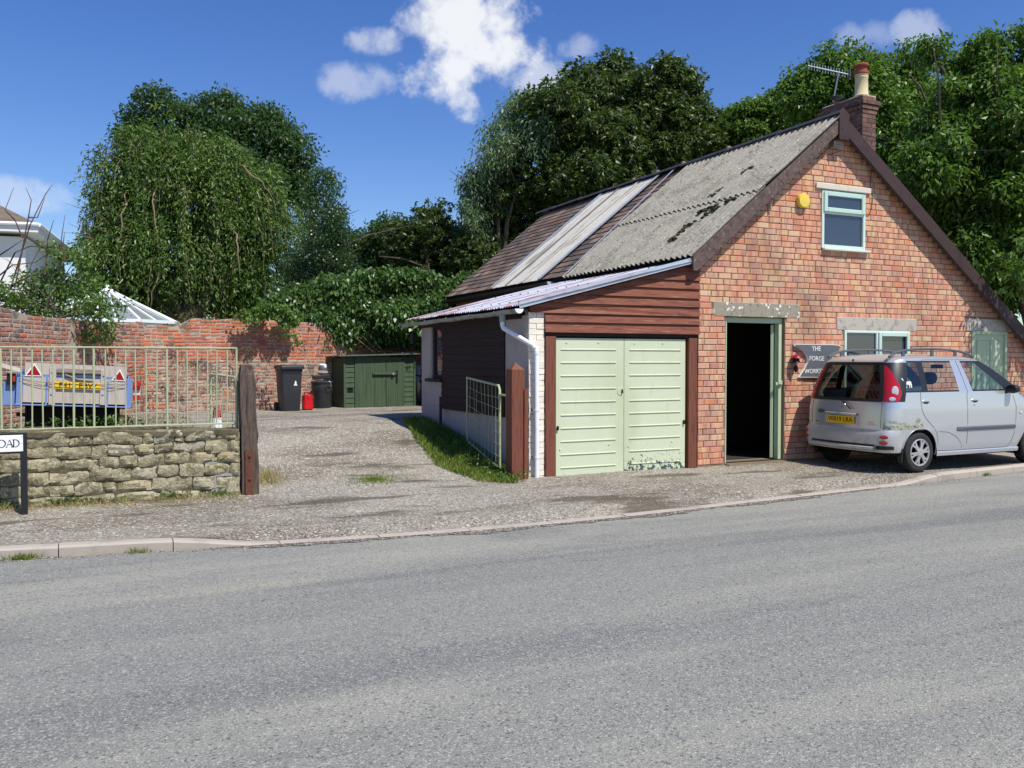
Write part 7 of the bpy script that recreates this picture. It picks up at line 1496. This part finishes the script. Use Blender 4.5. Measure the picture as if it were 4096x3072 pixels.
# ---------------------------------------------------------------- grass and weeds
def blades(name, pts, h, w, mat, label, spread=.5, cat='grass'):
    P = np.array(pts); n = len(P); A = RNG.normal(0, spread, (n, 3)); A[:, 2] = np.abs(A[:, 2]) * .3 + 1; o = leafs(name, P, A, h * RNG.uniform(.5, 1.4, n), w * RNG.uniform(.7, 1.3, n), mat, None, fold=.1, flat=.1)
    return tag(o, label, cat, kind='stuff')
def on_ground(xs, ys, dz=-.005): return [(x, y, gz(x, y) + dz) for x, y in zip(xs, ys)]
def ground_plants():
    n = 9000; y = RNG.uniform(10.25, 14.6, n); wdt = np.interp(y, [10.2, 10.6, 11.5, 13, 14.6], [.35, .75, .95, .75, .4]); x = 5.26 - RNG.random(n) ** .8 * wdt - .02 * RNG.random(n)
    k = ~((x > 4.97) & (y < 10.68)); blades('verge_grass', on_ground(x[k], y[k]), .085, .014, 'grass', 'bright green grass verge along the foot of the garage side wall')
    n = 1500; y = RNG.uniform(10.3, 13.6, n); x = 5.2 - RNG.random(n) * np.interp(y, [10.2, 11.5, 13.6], [.4, .6, .4]); P = np.array(on_ground(x, y, .03)) + RNG.normal(0, .02, (n, 3)); P[:, 2] += RNG.random(n) * .07
    tag(leafs('verge_weeds', P, RNG.normal(0, 1, (n, 3)) + np.array([0, 0, .4]), .04, .026, 'leaf_bright'), 'small leafy weeds growing through the verge beside the open gate', 'weeds', kind='stuff')
    n = 700; y = RNG.uniform(10.2, 12.5, n); x = 5.2 - RNG.random(n) * .75; blades('verge_straw', on_ground(x, y), .09, .006, 'dry_grass', 'dry straw lying in the grass verge by the gate', .9)
    n = 1500; a = RNG.uniform(0, 6.28, n); r_ = np.abs(RNG.normal(0, .62, n)) * (1 + .5 * np.sin(a * 3 + 1) * np.sin(a * 5)); c0 = oz(1500, 1926, .03); blades('grass_patch', on_ground(c0.x + np.cos(a) * r_ * .33, c0.y + np.sin(a) * r_ * .34), .03, .008, 'grass', 'round patch of short grass in the middle of the gravel drive')
    # foot of the stone wall
    n = 1500; x = RNG.uniform(-1.6, 1.5, n); yy = YW - .02 - np.abs(RNG.normal(0, .11, n)); blades('wall_foot_straw', on_ground(x, yy), .09, .005, 'dry_grass', 'dry grass along the foot of the stone wall', .9)
    pts = []
    for (px, py, sp, k) in ((330, 1150, .07, 130), (240, 2010, .09, 160), (20, 2020, .1, 160), (700, 1975, .1, 140), (860, 1960, .08, 120), (430, 2000, .08, 90)):
        p = oz(px, py if py > 1500 else 1970, .02); pts += on_ground(RNG.normal(p.x, sp, k), np.minimum(RNG.normal(p.y, sp * .4, k), YW - .01))
    P = np.array(pts); P[:, 2] += RNG.random(len(P)) * .06; tag(leafs('wall_foot_weeds', P, RNG.normal(0, 1, P.shape) + np.array([0, 0, .6]), .045, .022, 'leaf_shrub'), 'low green weeds dotted along the foot of the stone wall', 'weeds', kind='stuff')
    n = 500; p = oz(1060, 1940, .03); x = RNG.normal(p.x + .02, .1, n); y = RNG.normal(p.y + .05, .16, n); blades('post_straw', on_ground(x, y), .14, .006, 'dry_grass', 'dry grass tuft at the foot of the dark timber gate post', .7)
    pts = []
    for (px, py, k) in ((115, 2222, 150), (552, 2208, 70), (3975, 1908, 90), (60, 2235, 60)):
        p = oz(px, py, ROADZ); pts += [(x, y, ROADZ) for x, y in zip(RNG.normal(p.x, .05, k), RNG.normal(kerb_y(p.x) - .02, .012, k))]
    blades('kerb_tufts', pts, .06, .006, 'grass', 'small grass tufts growing in the gutter along the kerb', .6)
    # weeds behind the railing, under the trailer
    pts = []
    for (px, py, k, sp) in ((180, 1690, 160, .18), (300, 1675, 200, .2), (380, 1685, 120, .15), (470, 1670, 160, .1), (60, 1690, 100, .15), (600, 1700, 90, .2)):
        p = at(px, py, 10.75); pts += [(x, y, z) for x, y, z in zip(RNG.normal(p.x, sp, k), RNG.uniform(11.0, 11.35, k), RNG.uniform(.5, p.z + .06, k))]
    P = np.array(pts); tag(leafs('trailer_weeds', P, RNG.normal(0, 1, P.shape) + np.array([0, 0, .4]), .06, .028, 'leaf_shrub'), 'leafy weeds growing under the blue trailer behind the railing', 'weeds', kind='stuff')
    n = 2600; x = RNG.uniform(-1.5, 1.5, n); y = RNG.uniform(11.1, 19, n); blades('yard_grass', on_ground(x, y), .06, .01, 'dry_weed', 'thin dry grass in the yard behind the railing', .6)
    # dry plants rooted in the brick walls
    pts = []; ax = []
    def tuft(px, py, Y0, k, sp, ln):
        p = Vector(at(px, py, Y0)); 
        for _ in range(k): pts.append(tuple(p + Vector((random.gauss(0, sp), random.gauss(-.03, .03), random.gauss(0, sp * .6))))); ax.append((random.gauss(0, .8), random.gauss(-.5, .4), random.gauss(.2, .7)))
    for (px, py, D, k, sp) in ((1190, 1395, 19.6, 90, .13), (1120, 1440, 19.5, 90, .15), (960, 1430, 19.1, 70, .1), (690, 1470, 18.7, 60, .1), (640, 1530, 18.5, 120, .25), (800, 1540, 18.8, 120, .25), (760, 1460, 18.8, 60, .1), (1290, 1400, 19.7, 120, .16), (560, 1500, 18.2, 90, .2), (1000, 1400, 19.2, 50, .08), (770, 1275, 18.8, 70, .12), (860, 1280, 19.0, 70, .14), (940, 1280, 19.1, 70, .12), (720, 1300, 18.7, 60, .08)): tuft(px, py, D, k, sp, .1)
    o = leafs('wall_plants', np.array(pts), np.array(ax), .09, .016, 'dry_weed'); tag(o, 'brown dry plants rooted in the old brick wall behind the yard', 'weeds', kind='stuff')
    P = []; 
    for (px, py, D, k, sp) in ((220, 1330, 15.9, 60, .12), (270, 1350, 16.4, 60, .1), (400, 1350, 17.0, 110, .14), (440, 1330, 17.2, 80, .1), (1130, 1310, 19.6, 60, .12), (1160, 1340, 19.6, 60, .1), (1000, 1290, 19.3, 40, .1), (1190, 1370, 19.7, 40, .08)):
        p = at(px, py, D)
        for _ in range(k): P.append(tuple(p + Vector((random.gauss(0, sp), random.gauss(0, .08), random.gauss(0, sp)))))
    P = np.array(P); tag(leafs('wall_creeper', P, RNG.normal(0, .7, P.shape) + np.array([0, 0, -.6]), .075, .05, 'leaf_shrub'), 'green creeper trailing down the face of the old brick wall', 'creeper', kind='stuff')
    # straw blown against the kerb
    m = []
    for i in range(70):
        x = random.uniform(-.7, 2.4); m.append((x, kerb_y(x) - random.uniform(.0, .06), ROADZ + .012))
    P = np.array(m); o = leafs('gutter_straw', P, np.stack([np.ones(len(P)), RNG.normal(-.03, .25, len(P)), RNG.normal(0, .02, len(P))], 1), .11, .006, 'dry_grass', None, fold=0, flat=3); tag(o, 'pale straw lying in the gutter along the kerb', 'straw', kind='stuff')
ground_plants()
